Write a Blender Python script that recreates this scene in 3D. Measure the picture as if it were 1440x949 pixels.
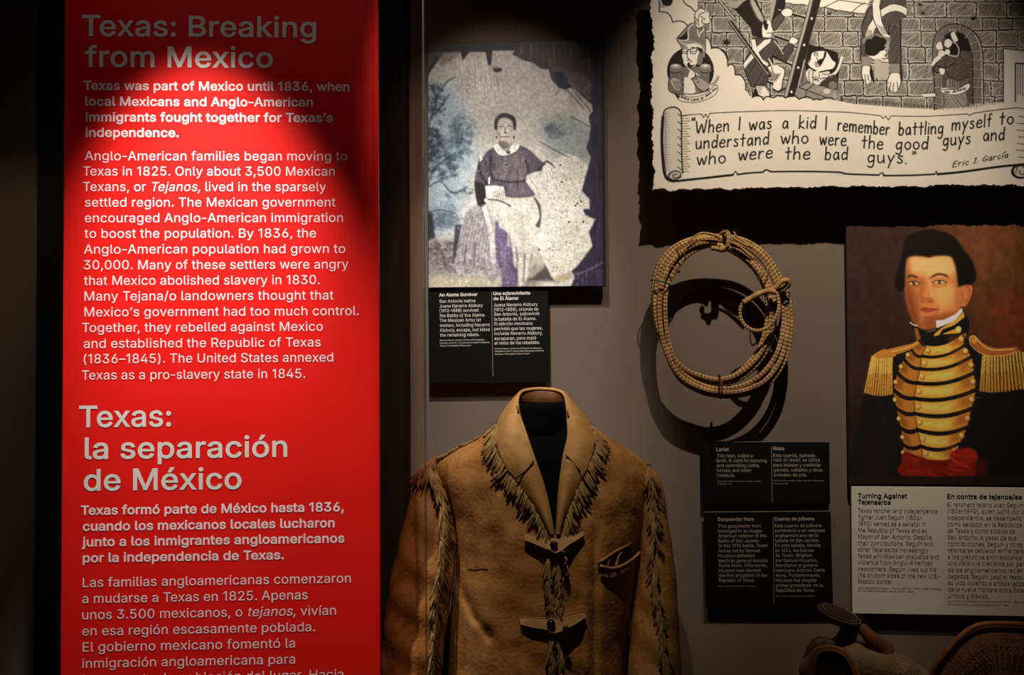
import bpy, bmesh, math, random
import numpy as np
from mathutils import Vector, Matrix
from mathutils.geometry import tessellate_polygon

for o_ in list(bpy.data.objects): bpy.data.objects.remove(o_)
SC = bpy.context.scene; COL = SC.collection
random.seed(3); np.random.seed(3)

# ------------------------------------------------------------------ camera
F_PX = 1500.0; YAW, PITCH, ROLL = .0635, .0357, -.0082
CAM = np.array([0., -2.15, 1.5])
_f = np.array([-math.sin(YAW)*math.cos(PITCH), math.cos(YAW)*math.cos(PITCH), math.sin(PITCH)])
_r0 = np.array([math.cos(YAW), math.sin(YAW), 0.]); _u0 = np.cross(_r0, _f)
_r = math.cos(ROLL)*_r0+math.sin(ROLL)*_u0; _u = -math.sin(ROLL)*_r0+math.cos(ROLL)*_u0
cd = bpy.data.cameras.new('camera'); cam = bpy.data.objects.new('camera', cd); COL.objects.link(cam)
cd.sensor_width = 36; cd.lens = F_PX/1440*36; cd.clip_start = .02
cam.matrix_world = Matrix(((_r[0], _u[0], -_f[0], CAM[0]), (_r[1], _u[1], -_f[1], CAM[1]), (_r[2], _u[2], -_f[2], CAM[2]), (0, 0, 0, 1)))
SC.camera = cam
def ray(px, py): return _f+(px-720)/F_PX*_r-(py-474.5)/F_PX*_u
def at(px, py, y):
    """point of the place seen at photograph position (px, py), on the upright plane at depth y"""
    d = ray(px, py); t = (y-CAM[1])/d[1]; return CAM+d*t
def to_px(p):
    q = np.asarray(p, float)-CAM; z = q@_f; return 720+F_PX*(q@_r)/z, 474.5-F_PX*(q@_u)/z

# ------------------------------------------------------------------ view, world, gallery lights
SC.view_settings.view_transform = 'Standard'; SC.view_settings.look = 'None'; SC.view_settings.gamma = 1; SC.view_settings.use_curve_mapping = False
SC.view_settings.exposure = 0.0
try:
    SC.cycles.use_denoising = True; SC.cycles.denoiser = 'OPENIMAGEDENOISE'; SC.cycles.denoising_input_passes = 'RGB_ALBEDO_NORMAL'; SC.cycles.denoising_prefilter = 'ACCURATE'
except Exception: pass
wd = bpy.data.worlds.new('world'); SC.world = wd; wd.use_nodes = True
wd.node_tree.nodes['Background'].inputs[0].default_value = (1, .82, .66, 1); wd.node_tree.nodes['Background'].inputs[1].default_value = .008
def spot(name, pos, target, power, deg, blend=.6, size=.012, col=(1, .83, .64)):
    l = bpy.data.lights.new(name, 'SPOT'); l.energy = power; l.spot_size = math.radians(deg); l.spot_blend = blend; l.shadow_soft_size = size; l.color = col
    o = bpy.data.objects.new(name, l); COL.objects.link(o); o.location = pos
    o.rotation_euler = (Vector(target)-Vector(pos)).to_track_quat('-Z', 'Y').to_euler(); return o
WARM, COOL = (1, .87, .73), (1, .95, .90)
spot('case_spot_right', (.40, -1.02, 2.95), (.46, -.05, 1.85), 134, 42, 1, col=WARM)
spot('case_spot_centre', (-.17, -.80, 2.80), (-.165, -.03, 1.56), 116, 27, 1, col=COOL)
spot('case_spot_upper', (-.17, -.92, 2.80), (-.16, -.03, 1.93), 48, 26, 1, col=COOL)
spot('case_spot_jacket', (-.12, -1.0, 2.75), (-.115, -.25, 1.36), 62, 27, 1, col=(1, .87, .70))
spot('panel_spot', (-.63, -.75, 2.48), (-.625, -.40, 1.55), 118, 42, 1, col=(1, .90, .86))
spot('panel_fill', (-.45, -1.0, 2.9), (-.60, -.38, 1.7), 5.2, 80, 1, size=.05, col=(1, .88, .80))  # added soft fill that lifts the dim parts of the red panel
spot('panel_edge_spot', (-.05, -1.1, 2.75), (-.262, -.345, 1.79), 4, 9, 1, col=(1, .88, .80))
spot('wall_spot', (-1.05, -.6, 2.4), (-1.2, 0, 1.2), 5, 60, .8, col=WARM)
spot('saddle_fill', (.62, -1.0, 2.6), (.60, -.22, .98), 22, 17, 1, col=WARM)  # added fill, not a known lamp: brightens the saddle


# ------------------------------------------------------------------ helpers
def lin(c):
    c = np.asarray(c, float)/255; return np.where(c <= .04045, c/12.92, ((c+.055)/1.055)**2.4)
def rgba(c): return (*[float(v) for v in lin(c)], 1)
def mat(name, col, rough=.6, col2=None, nscale=8, bump=0, bscale=60, bdist=.002, detail=5, metal=0, spec=.3, emit=None):
    m = bpy.data.materials.new(name); m.use_nodes = True; nt = m.node_tree; b = nt.nodes['Principled BSDF']
    b.inputs['Base Color'].default_value = rgba(col); b.inputs['Roughness'].default_value = rough; b.inputs['Metallic'].default_value = metal; b.inputs['Specular IOR Level'].default_value = spec
    tc = nt.nodes.new('ShaderNodeTexCoord')
    if col2 is not None:
        n = nt.nodes.new('ShaderNodeTexNoise'); n.inputs['Scale'].default_value = nscale; n.inputs['Detail'].default_value = detail; nt.links.new(tc.outputs['Object'], n.inputs['Vector'])
        r = nt.nodes.new('ShaderNodeValToRGB'); r.color_ramp.elements[0].position = .35; r.color_ramp.elements[1].position = .68
        r.color_ramp.elements[0].color = rgba(col); r.color_ramp.elements[1].color = rgba(col2); nt.links.new(n.outputs['Fac'], r.inputs['Fac']); nt.links.new(r.outputs['Color'], b.inputs['Base Color'])
    if bump:
        n = nt.nodes.new('ShaderNodeTexNoise'); n.inputs['Scale'].default_value = bscale; n.inputs['Detail'].default_value = 6; nt.links.new(tc.outputs['Object'], n.inputs['Vector'])
        k = nt.nodes.new('ShaderNodeBump'); k.inputs['Strength'].default_value = bump; k.inputs['Distance'].default_value = bdist
        nt.links.new(n.outputs['Fac'], k.inputs['Height']); nt.links.new(k.outputs['Normal'], b.inputs['Normal'])
    return m
def mesh_obj(name, verts, faces, m, parent=None, smooth_=False, uv=None):
    me = bpy.data.meshes.new(name); me.from_pydata([tuple(map(float, v)) for v in verts], [], [tuple(map(int, f)) for f in faces]); me.update()
    if m: me.materials.append(m)
    if smooth_: me.shade_smooth()
    if uv is not None:
        l = me.uv_layers.new(name='UVMap'); vi = np.empty(len(me.loops), int); me.loops.foreach_get('vertex_index', vi); l.data.foreach_set('uv', np.asarray(uv, float)[vi].ravel())
    o = bpy.data.objects.new(name, me); COL.objects.link(o)
    if parent: o.parent = parent; o.matrix_parent_inverse = Matrix.Translation(-parent.location)
    return o
def tag(o, label, cat, group=None, kind=None):
    o['label'] = label; o['category'] = cat
    if group: o['group'] = group
    if kind: o['kind'] = kind
    return o
def thing(name, loc, label, cat, group=None):
    o = bpy.data.objects.new(name, None); COL.objects.link(o); o.location = loc; o.empty_display_size = .05
    return tag(o, label, cat, group)
def struct(o): o['kind'] = 'structure'; return o
class Geo:
    """collects boxes, tubes and grids into one mesh"""
    def __init__(s): s.v = []; s.f = []; s.uv = []
    def add(s, v, f, uv=None):
        n = len(s.v); s.v += [tuple(p) for p in v]; s.f += [tuple(i+n for i in q) for q in f]; s.uv += list(uv) if uv is not None else [(0, 0)]*len(v)
    def box(s, lo, hi, bev=0):
        bm = bmesh.new(); bmesh.ops.create_cube(bm, size=1)
        c = [(a+b)/2 for a, b in zip(lo, hi)]; d = [b-a for a, b in zip(lo, hi)]
        for v in bm.verts: v.co = Vector([c[i]+v.co[i]*d[i] for i in range(3)])
        if bev: bmesh.ops.bevel(bm, geom=bm.edges[:], offset=bev, segments=2, affect='EDGES')
        bm.verts.index_update(); s.add([v.co[:] for v in bm.verts], [[v.index for v in f.verts] for f in bm.faces]); bm.free()
    def tube(s, pts, rad, n=8, closed=False, cap=True, vlen=1.0):
        P = np.array(pts, float); m = len(P); R = np.broadcast_to(np.asarray(rad, float), (m,)) if np.ndim(rad) < 2 else rad
        if closed: T = np.roll(P, -1, 0)-np.roll(P, 1, 0)
        else: T = np.gradient(P, axis=0)
        T /= np.linalg.norm(T, axis=1)[:, None]+1e-12
        up = np.array([0, 1., 0]) if abs(T[0][1]) < .9 else np.array([1., 0, 0]); N = []
        a = np.cross(T[0], up); a /= np.linalg.norm(a)
        for i in range(m):
            a = a-T[i]*(a@T[i]); a /= np.linalg.norm(a)+1e-12; N.append(a)
        L = np.concatenate([[0], np.cumsum(np.linalg.norm(np.diff(P, axis=0), axis=1))]); v = []; uv = []
        for i in range(m):
            b = np.cross(T[i], N[i])
            for k in range(n):
                t = 2*math.pi*k/n; v.append(P[i]+R[i]*(math.cos(t)*N[i]+math.sin(t)*b)); uv.append((k/n, L[i]/vlen))
        f = [(i*n+k, i*n+(k+1) % n, ((i+1) % m)*n+(k+1) % n, ((i+1) % m)*n+k) for i in range(m if closed else m-1) for k in range(n)]
        if cap and not closed: f += [tuple(range(n-1, -1, -1)), tuple((m-1)*n+k for k in range(n))]
        s.add(v, f, uv)
    def ball(s, c, r, nu=14, nv=9):
        r = np.broadcast_to(np.asarray(r, float), (3,)); v = []; f = []
        for j in range(nv+1):
            th = math.pi*j/nv
            for i in range(nu): ph = 2*math.pi*i/nu; v.append((c[0]+r[0]*math.sin(th)*math.cos(ph), c[1]+r[1]*math.sin(th)*math.sin(ph), c[2]+r[2]*math.cos(th)))
        for j in range(nv):
            for i in range(nu): f.append((j*nu+i, (j+1)*nu+i, (j+1)*nu+(i+1) % nu, j*nu+(i+1) % nu))
        s.add(v, f)
    def plate(s, pts_front, depth_vec):
        """solid slab from a front outline, thickness along depth_vec"""
        n = len(pts_front); d = np.array(depth_vec); v = [np.array(p) for p in pts_front]+[np.array(p)+d for p in pts_front]
        s.add(v, [tuple(range(n-1, -1, -1)), tuple(range(n, 2*n))]+[(i, (i+1) % n, n+(i+1) % n, n+i) for i in range(n)])
    def obj(s, name, m, parent=None, smooth_=False, uv=False): return mesh_obj(name, s.v, s.f, m, parent, smooth_, s.uv if uv else None)
def spline(P, n):
    """Catmull-Rom through rows of P, resampled to n"""
    P = np.array(P, float); m = len(P); t = np.linspace(0, m-1, n); out = []
    for q in t:
        i = min(int(q), m-2); u = q-i; a, b, c, d = P[max(i-1, 0)], P[i], P[i+1], P[min(i+2, m-1)]
        out.append(.5*(2*b+(-a+c)*u+(2*a-5*b+4*c-d)*u*u+(-a+3*b-3*c+d)*u**3))
    return np.array(out)

class Face:
    """an upright flat board face: origin, horizontal and vertical unit vectors, outward normal"""
    def __init__(s, y=0, yaw=0, roll=0, origin=None):
        s.e1 = np.array([math.cos(yaw), math.sin(yaw), 0]); s.n = np.array([math.sin(yaw), -math.cos(yaw), 0.]); s.e2 = np.array([0, 0, 1.])
        if roll: s.e1, s.e2 = s.e1*math.cos(roll)+s.e2*math.sin(roll), s.e2*math.cos(roll)-s.e1*math.sin(roll)
        s.o = np.array([0, y, 1.5]) if origin is None else np.array(origin)
    def uv(s, px, py):
        d = ray(px, py); t = ((s.o-CAM)@s.n)/(d@s.n); q = CAM+d*t-s.o; return q@s.e1, q@s.e2
    def w(s, u, v, lift=0): return s.o+s.e1*u+s.e2*v+s.n*lift
    def rect(s, corners):
        q = [s.uv(*c) for c in corners]  # TL TR BR BL
        return ((q[0][0]+q[3][0])/2, (q[1][0]+q[2][0])/2, (q[2][1]+q[3][1])/2, (q[0][1]+q[1][1])/2)
def fit_face(corners, y):
    f = Face(y); q = [np.array(f.uv(*c)) for c in corners]
    h = (q[1]-q[0])+(q[2]-q[3]); v = (q[0]-q[3])+(q[1]-q[2])
    return Face(y, 0, (math.atan2(h[1], h[0])*np.hypot(*h)+math.atan2(-v[0], v[1])*np.hypot(*v))/(np.hypot(*h)+np.hypot(*v)))
def slab(face, r, thick, bev=.0006, g=None):
    g = g or Geo(); u0, u1, v0, v1 = r; b = bev
    ring = lambda i, l: [face.w(u0+i, v0+i, l), face.w(u1-i, v0+i, l), face.w(u1-i, v1-i, l), face.w(u0+i, v1-i, l)]
    v = ring(b, 0)+ring(0, -b)+ring(0, -thick+b)+ring(b, -thick)
    f = [(0, 1, 2, 3), (15, 14, 13, 12)]+[(k*4+(i+1) % 4, k*4+i, k*4+4+i, k*4+4+(i+1) % 4) for k in range(3) for i in range(4)]
    g.add(v, f); return g
def ink_mat(name, rough=.55, spec=.25):
    m = bpy.data.materials.new(name); m.use_nodes = True; nt = m.node_tree; b = nt.nodes['Principled BSDF']; b.inputs['Roughness'].default_value = rough; b.inputs['Specular IOR Level'].default_value = spec
    a = nt.nodes.new('ShaderNodeVertexColor'); a.layer_name = 'ink'; nt.links.new(a.outputs['Color'], b.inputs['Base Color']); return m
def print_sheet(name, face, r, step, pr, m, parent, lift, left=None, bottom=None):
    u0, u1, v0, v1 = r; nx, ny = int((u1-u0)/step)+1, int((v1-v0)/step)+1
    V, U = np.meshgrid(np.linspace(v1, v0, ny), np.linspace(u0, u1, nx), indexing='ij')
    if left is not None: U = U+np.array([left(v) for v in V[:, 0]])[:, None]*np.clip((u1-U)/(u1-u0), 0, 1)**3
    if bottom is not None: V = V+np.array([bottom(u) for u in np.linspace(u0, u1, nx)])[None]*np.clip((v1-V)/(v1-v0), 0, 1)**3
    P = face.o+U[..., None]*face.e1+V[..., None]*face.e2+lift*face.n; P = P.reshape(-1, 3)
    q = P-CAM; z = q@_f; c = pr.sample(720+F_PX*(q@_r)/z, 474.5-F_PX*(q@_u)/z)
    me = bpy.data.meshes.new(name); me.vertices.add(len(P)); me.vertices.foreach_set('co', P.ravel())
    i = (np.arange(ny-1)[:, None]*nx+np.arange(nx-1)[None]).ravel(); F = np.stack([i, i+nx, i+nx+1, i+1], 1)
    me.loops.add(F.size); me.loops.foreach_set('vertex_index', F.ravel()); me.polygons.add(len(F)); me.polygons.foreach_set('loop_start', np.arange(len(F))*4)
    try: me.polygons.foreach_set('loop_total', np.full(len(F), 4))
    except Exception: pass
    me.update(); me.validate()
    a = me.color_attributes.new('ink', 'FLOAT_COLOR', 'POINT'); a.data.foreach_set('color', np.concatenate([lin(c*255), np.ones((len(c), 1))], 1).ravel())
    me.materials.append(m); o = bpy.data.objects.new(name, me); COL.objects.link(o); o.parent = parent; o.matrix_parent_inverse = Matrix.Translation(-parent.location); return o

# ------------------------------------------------------------------ lettering (outlines of a plain sans alphabet: advance | contours, units of 1/1000)
GLYPHS = '''A686|23,0 288,727 395,727 662,0 565,0 410,432 377,532 332,684 350,684 304,530 272,432 121,0|157,203 157,284 528,284 528,203
B652|86,0 86,727 344,727 414,721 470,701 513,671 544,632 563,585 569,534 565,492 553,457 534,430 509,409 481,393 450,381 450,375 485,368 519,351 550,325 575,290 592,247 597,195 591,142 572,95 539,56 492,26 430,6 352,0|178,81 350,81 423,90 471,114 499,150 508,195 503,231 489,263 467,290 437,312 399,325 355,330 178,330|178,408 340,408 378,412 412,423 440,442 462,466 476,497 480,532 472,576 447,613 404,637 343,646 178,646
C729|382,-10 293,2 215,36 149,91 100,165 68,256 58,363 68,470 100,562 149,636 215,691 293,725 382,737 436,733 486,721 533,701 575,673 611,639 640,598 662,551 676,498 584,498 573,533 556,564 536,590 511,612 482,629 451,642 417,649 382,651 319,643 262,618 215,576 179,520 156,449 148,363 156,278 179,207 215,150 263,109 319,84 382,76 417,78 451,86 482,98 511,115 536,137 556,163 573,194 584,229 676,229 662,177 640,130 611,89 575,54 533,27 487,7 436,-6
D718|313,0 137,0 137,81 307,81 388,90 454,115 505,157 542,213 563,283 570,365 563,446 542,515 506,571 457,612 393,637 316,646 133,646 133,727 322,727 421,716 504,684 570,631 619,559 650,470 660,365 650,259 619,170 569,97 501,44 415,11|178,727 178,0 86,0 86,727
E598|86,0 86,727 532,727 532,646 178,646 178,408 508,408 508,327 178,327 178,81 536,81 536,0
F586|86,0 86,727 527,727 527,646 178,646 178,398 495,398 495,316 178,316 178,0
G744|384,-10 293,2 213,36 148,91 99,165 68,256 58,363 68,470 99,562 148,636 213,691 291,725 379,737 434,732 486,720 534,699 576,671 612,636 642,595 664,549 678,498 583,498 570,532 553,562 533,588 509,610 481,628 451,641 417,649 379,651 317,643 262,618 215,577 179,520 156,449 148,363 156,278 179,207 215,151 263,109 320,84 384,76 442,82 493,102 535,133 566,176 586,229 593,289 621,284 404,284 404,365 683,365 683,286 673,202 644,130 598,71 538,27 466,-1
H739|86,0 86,727 178,727 178,413 561,413 561,727 653,727 653,0 561,0 561,331 178,331 178,0
I429|44,0 44,81 169,81 169,646 44,646 44,727 385,727 385,646 261,646 261,81 385,81 385,0
J566|264,-10 204,-3 152,15 108,47 74,90 54,144 47,208 47,247 140,247 140,208 148,149 174,106 213,80 264,71 315,80 354,106 380,149 388,208 388,727 481,727 481,208 474,144 454,90 420,47 376,15 324,-3
K667|149,208 149,309 199,373 249,434 303,492 520,727 641,727 330,394 325,395|86,0 86,727 178,727 178,478 177,322 178,276 178,0|532,0 268,370 326,442 641,0
L562|86,0 86,727 178,727 178,81 516,81 516,0
M898|86,0 86,727 217,727 396,267 411,227 428,175 445,120 460,70 439,70 454,118 472,173 489,226 504,267 681,727 811,727 811,0 721,0 721,416 721,467 722,527 723,590 725,653 733,653 711,585 689,518 668,460 651,416 488,0 409,0 243,416 227,459 207,516 184,583 160,653 170,653 172,595 173,531 174,469 174,416 174,0
N748|86,0 86,727 195,727 490,261 518,215 554,152 591,79 579,77 573,155 570,225 570,279 570,727 662,727 662,0 553,0 289,415 253,473 212,545 154,646 170,648 175,548 178,469 179,416 179,0
O762|382,-10 293,2 215,36 150,91 100,165 68,256 58,363 68,470 100,562 150,636 215,691 293,725 382,737 470,725 548,691 613,636 663,562 694,470 705,363 694,256 663,165 613,91 548,36 470,2|382,76 443,84 499,109 547,149 584,206 607,277 615,363 607,449 584,521 547,578 499,618 443,643 382,651 319,643 263,618 216,577 179,521 156,449 148,363 156,277 179,206 216,150 263,109 319,84
P635|86,0 86,727 336,727 413,719 475,697 523,661 557,614 577,559 584,497 577,435 557,379 523,332 475,296 413,273 336,265 156,265 156,346 332,346 384,351 424,366 455,389 476,420 488,456 492,497 488,538 476,574 455,604 424,627 383,641 332,646 178,646 178,0
Q762|350,227 447,227 528,121 548,93 669,-68 573,-68 494,38 473,65|382,-10 293,2 215,36 150,91 100,165 68,256 58,363 68,470 100,562 150,636 215,691 293,725 382,737 470,725 548,691 613,636 663,562 694,470 705,363 694,256 663,165 613,91 548,36 470,2|382,76 443,84 499,109 547,149 584,206 607,277 615,363 607,449 584,521 547,578 499,618 443,643 382,651 319,643 263,618 216,577 179,521 156,449 148,363 156,277 179,206 216,150 263,109 319,84
R642|86,0 86,727 337,727 414,720 476,698 524,664 558,619 578,565 585,503 578,442 558,388 524,344 476,310 414,289 337,283 138,283 138,364 334,364 385,369 425,381 456,402 477,429 489,463 493,503 489,544 477,578 456,607 425,628 384,642 333,646 178,646 178,0|505,0 329,327 433,327 611,0
S638|320,-13 246,-6 182,13 130,44 91,86 66,137 55,195 149,195 158,157 176,125 204,101 238,84 277,74 320,70 367,74 409,86 444,105 471,131 488,163 494,199 489,231 475,256 452,276 423,292 350,318 263,342 183,372 123,413 86,466 74,532 82,590 107,640 146,681 197,711 257,730 324,737 392,730 452,711 501,681 539,641 563,594 573,540 482,540 467,589 432,625 382,648 322,655 278,651 239,640 207,622 184,598 169,569 164,537 170,503 187,477 212,456 242,440 303,419 378,399 445,377 480,360 513,340 541,314 564,282 579,244 584,198 576,141 552,91 514,48 462,15 397,-6
T641|45,646 45,727 596,727 596,646 367,646 367,0 275,0 275,646
U739|370,-12 289,-3 220,22 163,62 121,114 95,177 86,247 86,727 178,727 178,255 183,205 201,162 229,125 267,97 314,80 370,74 426,80 473,97 510,125 538,162 555,205 561,255 561,727 653,727 653,247 645,177 618,114 576,62 519,22 450,-3
V686|291,0 23,727 121,727 275,295 308,196 354,44 335,44 382,197 414,295 564,727 662,727 397,0
W981|222,0 23,727 118,727 233,280 251,208 267,134 282,57 270,57 285,134 302,208 320,280 438,727 543,727 660,280 678,208 695,134 710,57 698,57 713,134 729,208 747,280 862,727 957,727 758,0 651,0 525,462 502,559 480,679 500,679 479,564 454,462 329,0
X678|26,0 310,406 310,338 42,727 149,727 254,572 292,516 319,470 348,417 332,417 360,470 388,516 426,572 534,727 638,727 370,342 370,410 651,0 545,0 418,185 384,236 357,279 329,330 349,330 322,281 295,237 260,185 131,0
Y674|291,0 291,298 23,727 130,727 275,492 318,417 357,329 320,329 359,419 401,492 545,727 650,727 383,298 383,0
Z626|60,0 60,66 391,550 437,615 487,680 497,649 408,646 319,646 58,646 58,727 567,727 567,660 241,184 191,115 139,47 129,78 217,81 306,81 571,81 571,0
a556|228,-12 179,-7 135,7 97,31 68,64 50,105 43,154 48,197 62,230 83,256 111,276 143,291 179,301 255,314 334,324 361,329 379,336 390,347 394,364 394,367 391,398 381,424 365,445 343,460 314,470 280,473 244,470 213,461 188,447 168,430 153,411 143,391 59,416 81,460 112,495 149,520 190,536 233,546 277,549 308,548 342,542 376,532 408,515 437,491 461,458 476,414 481,359 481,0 395,0 395,74 389,74 377,55 360,35 337,17 308,1 272,-9|243,65 288,70 326,84 355,106 376,133 389,164 394,197 394,271 385,265 371,260 331,251 286,245 251,240 192,227 167,215 148,199 135,178 131,150 135,124 146,103 163,87 185,75 213,67
b606|328,-12 283,-7 246,5 218,24 197,45 169,84 160,84 160,0 75,0 75,727 162,727 162,456 169,456 196,494 217,515 245,533 281,545 327,549 391,541 447,515 493,474 528,418 550,350 558,270 550,190 529,121 494,65 448,23 392,-3|315,67 361,74 399,94 430,125 451,167 464,216 469,271 465,325 452,373 430,414 400,445 361,465 315,471 268,465 230,446 200,416 179,376 165,327 161,271 165,214 179,164 201,124 231,93 269,73
c565|296,-12 227,-3 167,23 117,66 80,121 57,190 49,268 57,347 80,416 117,472 167,514 227,541 296,549 335,547 372,539 405,526 436,509 463,487 486,460 504,430 517,396 433,374 425,395 415,413 402,430 386,444 367,456 346,464 322,470 296,471 247,464 207,443 177,411 155,369 142,321 138,268 142,216 155,168 177,126 207,94 247,73 296,66 323,68 347,74 368,83 387,94 403,109 417,127 427,146 435,167 519,146 506,111 488,80 465,53 438,30 407,12 373,-1 336,-9
d606|279,-12 215,-3 159,23 113,65 78,121 56,190 49,270 56,350 78,418 113,474 160,515 216,541 280,549 325,545 362,533 389,515 411,494 438,456 444,456 444,727 531,727 531,0 447,0 447,84 438,84 410,45 389,24 361,5 325,-7|292,67 338,73 376,93 406,124 428,164 441,214 445,271 441,327 428,376 407,416 376,446 338,465 292,471 245,465 207,445 177,414 155,373 142,325 138,271 142,216 155,167 177,125 207,94 246,74
e577|303,-12 230,-3 167,23 117,65 80,121 56,189 49,267 56,345 79,414 116,471 164,514 224,540 293,549 337,546 380,535 420,515 456,487 487,450 510,403 525,345 530,277 530,242 107,242 107,316 483,316 443,289 438,339 425,384 404,421 375,448 338,466 293,472 248,466 209,448 178,420 156,385 142,345 137,302 137,254 142,198 158,152 183,115 216,88 256,71 303,66 335,68 363,75 387,87 408,104 425,125 437,151 522,130 505,90 479,56 445,28 404,6 356,-7
f363|326,542 326,467 9,467 9,542|115,0 115,617 121,659 137,694 162,722 193,741 229,753 268,757 318,753 347,745 325,669 307,675 278,677 244,672 221,657 207,632 202,598 202,0
g607|296,-215 240,-211 191,-200 151,-181 118,-157 92,-129 72,-99 145,-58 174,-94 194,-112 221,-126 254,-136 296,-139 356,-131 403,-107 435,-67 445,-8 445,98 438,98 410,59 388,39 361,22 324,11 279,7 217,15 161,38 114,76 79,129 56,195 49,273 56,352 79,419 114,474 161,515 217,541 280,549 326,545 362,533 390,515 412,494 440,456 447,456 447,542 532,542 532,-13 524,-77 501,-128 463,-167 415,-194 358,-210|293,84 339,90 377,107 407,135 429,173 442,220 446,275 442,330 429,377 407,416 377,446 339,465 293,471 246,465 207,445 177,415 155,375 142,328 138,275 142,222 155,175 177,137 208,108 246,90
h586|162,324 162,0 75,0 75,727 162,727 162,411 146,411 177,475 217,517 267,541 325,549 377,544 422,527 459,498 487,458 505,407 510,343 510,0 423,0 423,336 415,393 390,435 351,462 300,470 263,466 230,454 202,433 181,404 167,368
i238|75,0 75,542 162,542 162,0|120,633 96,637 77,650 63,668 59,690 63,713 77,732 96,744 120,748 143,744 163,732 176,713 181,690 176,668 163,650 143,637
j238|75,542 162,542 162,-43 158,-89 145,-129 123,-161 92,-185 53,-199 5,-204 -14,-204 -14,-124 3,-124 35,-119 58,-103 71,-77 75,-41|119,633 96,637 76,650 63,668 59,690 63,713 76,732 96,744 119,748 143,744 162,732 176,713 180,690 176,668 162,650 143,637
k544|157,195 157,303 172,303 406,542 515,542 263,285 253,285|75,0 75,727 162,727 162,0|420,0 211,265 273,327 532,0
l270|199,-3 144,5 106,29 83,68 75,121 75,727 162,727 162,141 165,109 172,89 186,78 209,74 229,75 242,78 258,4 231,-1
m871|75,0 75,542 160,542 161,422 154,422 168,462 189,494 216,519 246,537 279,548 313,552 368,543 411,515 441,474 459,421 446,421 460,458 482,490 510,516 544,536 582,548 624,552 669,547 710,531 745,506 773,469 790,422 796,364 796,0 708,0 708,363 700,413 675,447 639,466 598,472 564,468 535,457 511,439 494,415 483,386 479,353 479,0 392,0 392,371 384,412 362,444 327,465 285,472 254,469 225,457 200,439 180,413 167,380 162,340 162,0
n586|162,324 162,0 75,0 75,542 160,542 160,411 146,411 177,475 217,517 267,541 325,549 377,544 422,527 459,498 487,458 504,407 510,343 510,0 423,0 423,336 415,393 390,435 351,462 300,470 263,466 230,454 202,433 181,404 167,368
o593|296,-12 227,-3 167,23 117,66 80,121 57,190 49,268 57,347 80,416 117,472 167,514 227,541 296,549 366,541 427,514 476,472 514,416 537,347 545,268 537,190 514,121 476,66 427,23 366,-3|296,66 346,73 386,94 417,126 439,168 452,216 456,268 452,320 439,369 417,411 386,443 346,464 296,471 247,464 207,443 177,411 155,369 142,321 138,268 142,216 155,168 177,126 207,94 247,73
p606|75,-204 75,542 160,542 160,456 169,456 196,494 217,515 245,533 281,545 327,549 391,541 447,515 493,474 528,418 550,350 558,270 550,190 529,121 494,65 448,23 392,-3 328,-12 283,-7 247,5 219,24 197,45 169,84 162,84 162,-204|315,67 361,74 399,94 430,125 451,167 464,216 469,271 465,325 452,373 430,414 400,445 361,465 315,471 268,465 230,446 200,416 179,376 165,327 161,271 165,214 179,164 201,124 231,93 269,73
q606|531,-204 444,-204 444,84 438,84 410,45 389,24 361,5 325,-7 279,-12 215,-3 159,23 113,65 78,121 56,190 49,270 56,350 78,418 113,474 160,515 216,541 280,549 325,545 362,533 389,515 411,494 438,456 447,456 447,542 531,542|292,67 338,73 376,93 406,124 428,164 441,214 445,271 441,327 428,376 407,416 376,446 338,465 292,471 245,465 207,445 177,414 155,373 142,325 138,271 142,216 155,167 177,125 207,94 246,74
r370|75,0 75,542 160,542 160,459 165,459 186,496 218,525 258,544 304,550 328,549 348,548 348,461 329,464 296,465 260,462 227,450 200,431 180,405 167,374 162,339 162,0
s522|260,-12 207,-8 160,5 120,25 88,54 65,91 51,135 134,152 150,113 177,86 214,70 259,65 310,71 349,89 375,116 383,147 378,173 363,194 338,210 303,222 213,243 149,265 103,297 76,339 67,391 73,435 93,474 124,505 164,529 213,544 267,549 319,545 363,532 399,512 427,485 448,452 463,414 383,396 369,425 347,451 314,469 268,475 223,470 187,453 163,427 155,396 161,369 177,348 205,331 245,319 328,299 392,277 438,245 464,203 473,152 467,107 446,67 414,34 371,9 319,-6
t325|291,542 291,467 9,467 9,542|93,673 180,673 180,140 184,109 194,88 214,75 243,71 265,73 288,77 304,2 274,-4 241,-6 178,3 131,30 102,74 93,133
u586|261,-7 209,-2 164,15 127,44 99,84 81,136 75,199 75,542 162,542 162,206 171,149 196,107 235,81 286,72 323,76 356,89 384,109 405,138 419,175 423,218 423,542 510,542 510,0 426,0 426,131 439,131 409,67 367,24 318,1
v556|232,0 25,542 121,542 236,222 267,124 294,30 263,30 290,124 320,222 436,542 531,542 323,0
w810|197,0 32,542 124,542 191,305 220,195 250,59 236,59 265,192 295,305 360,542 452,542 517,305 545,194 575,59 559,59 590,193 620,305 686,542 778,542 614,0 526,0 456,245 435,322 415,401 395,483 415,483 395,401 375,321 354,245 284,0
x541|30,0 245,312 244,244 41,542 143,542 211,437 256,362 296,294 251,294 289,362 333,437 403,542 503,542 298,241 298,306 511,0 410,0 330,122 286,194 247,260 292,260 255,194 212,122 131,0
y556|68,-198 88,-122 102,-125 126,-128 148,-127 168,-120 186,-106 202,-83 215,-51 232,-2 25,542 121,542 236,222 267,124 294,30 263,30 289,124 320,222 436,542 531,542 292,-83 274,-122 252,-153 227,-177 199,-194 167,-204 131,-207 92,-204
z544|60,0 60,65 363,457 363,462 68,462 68,542 475,542 475,473 180,86 180,81 484,81 484,0
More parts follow.
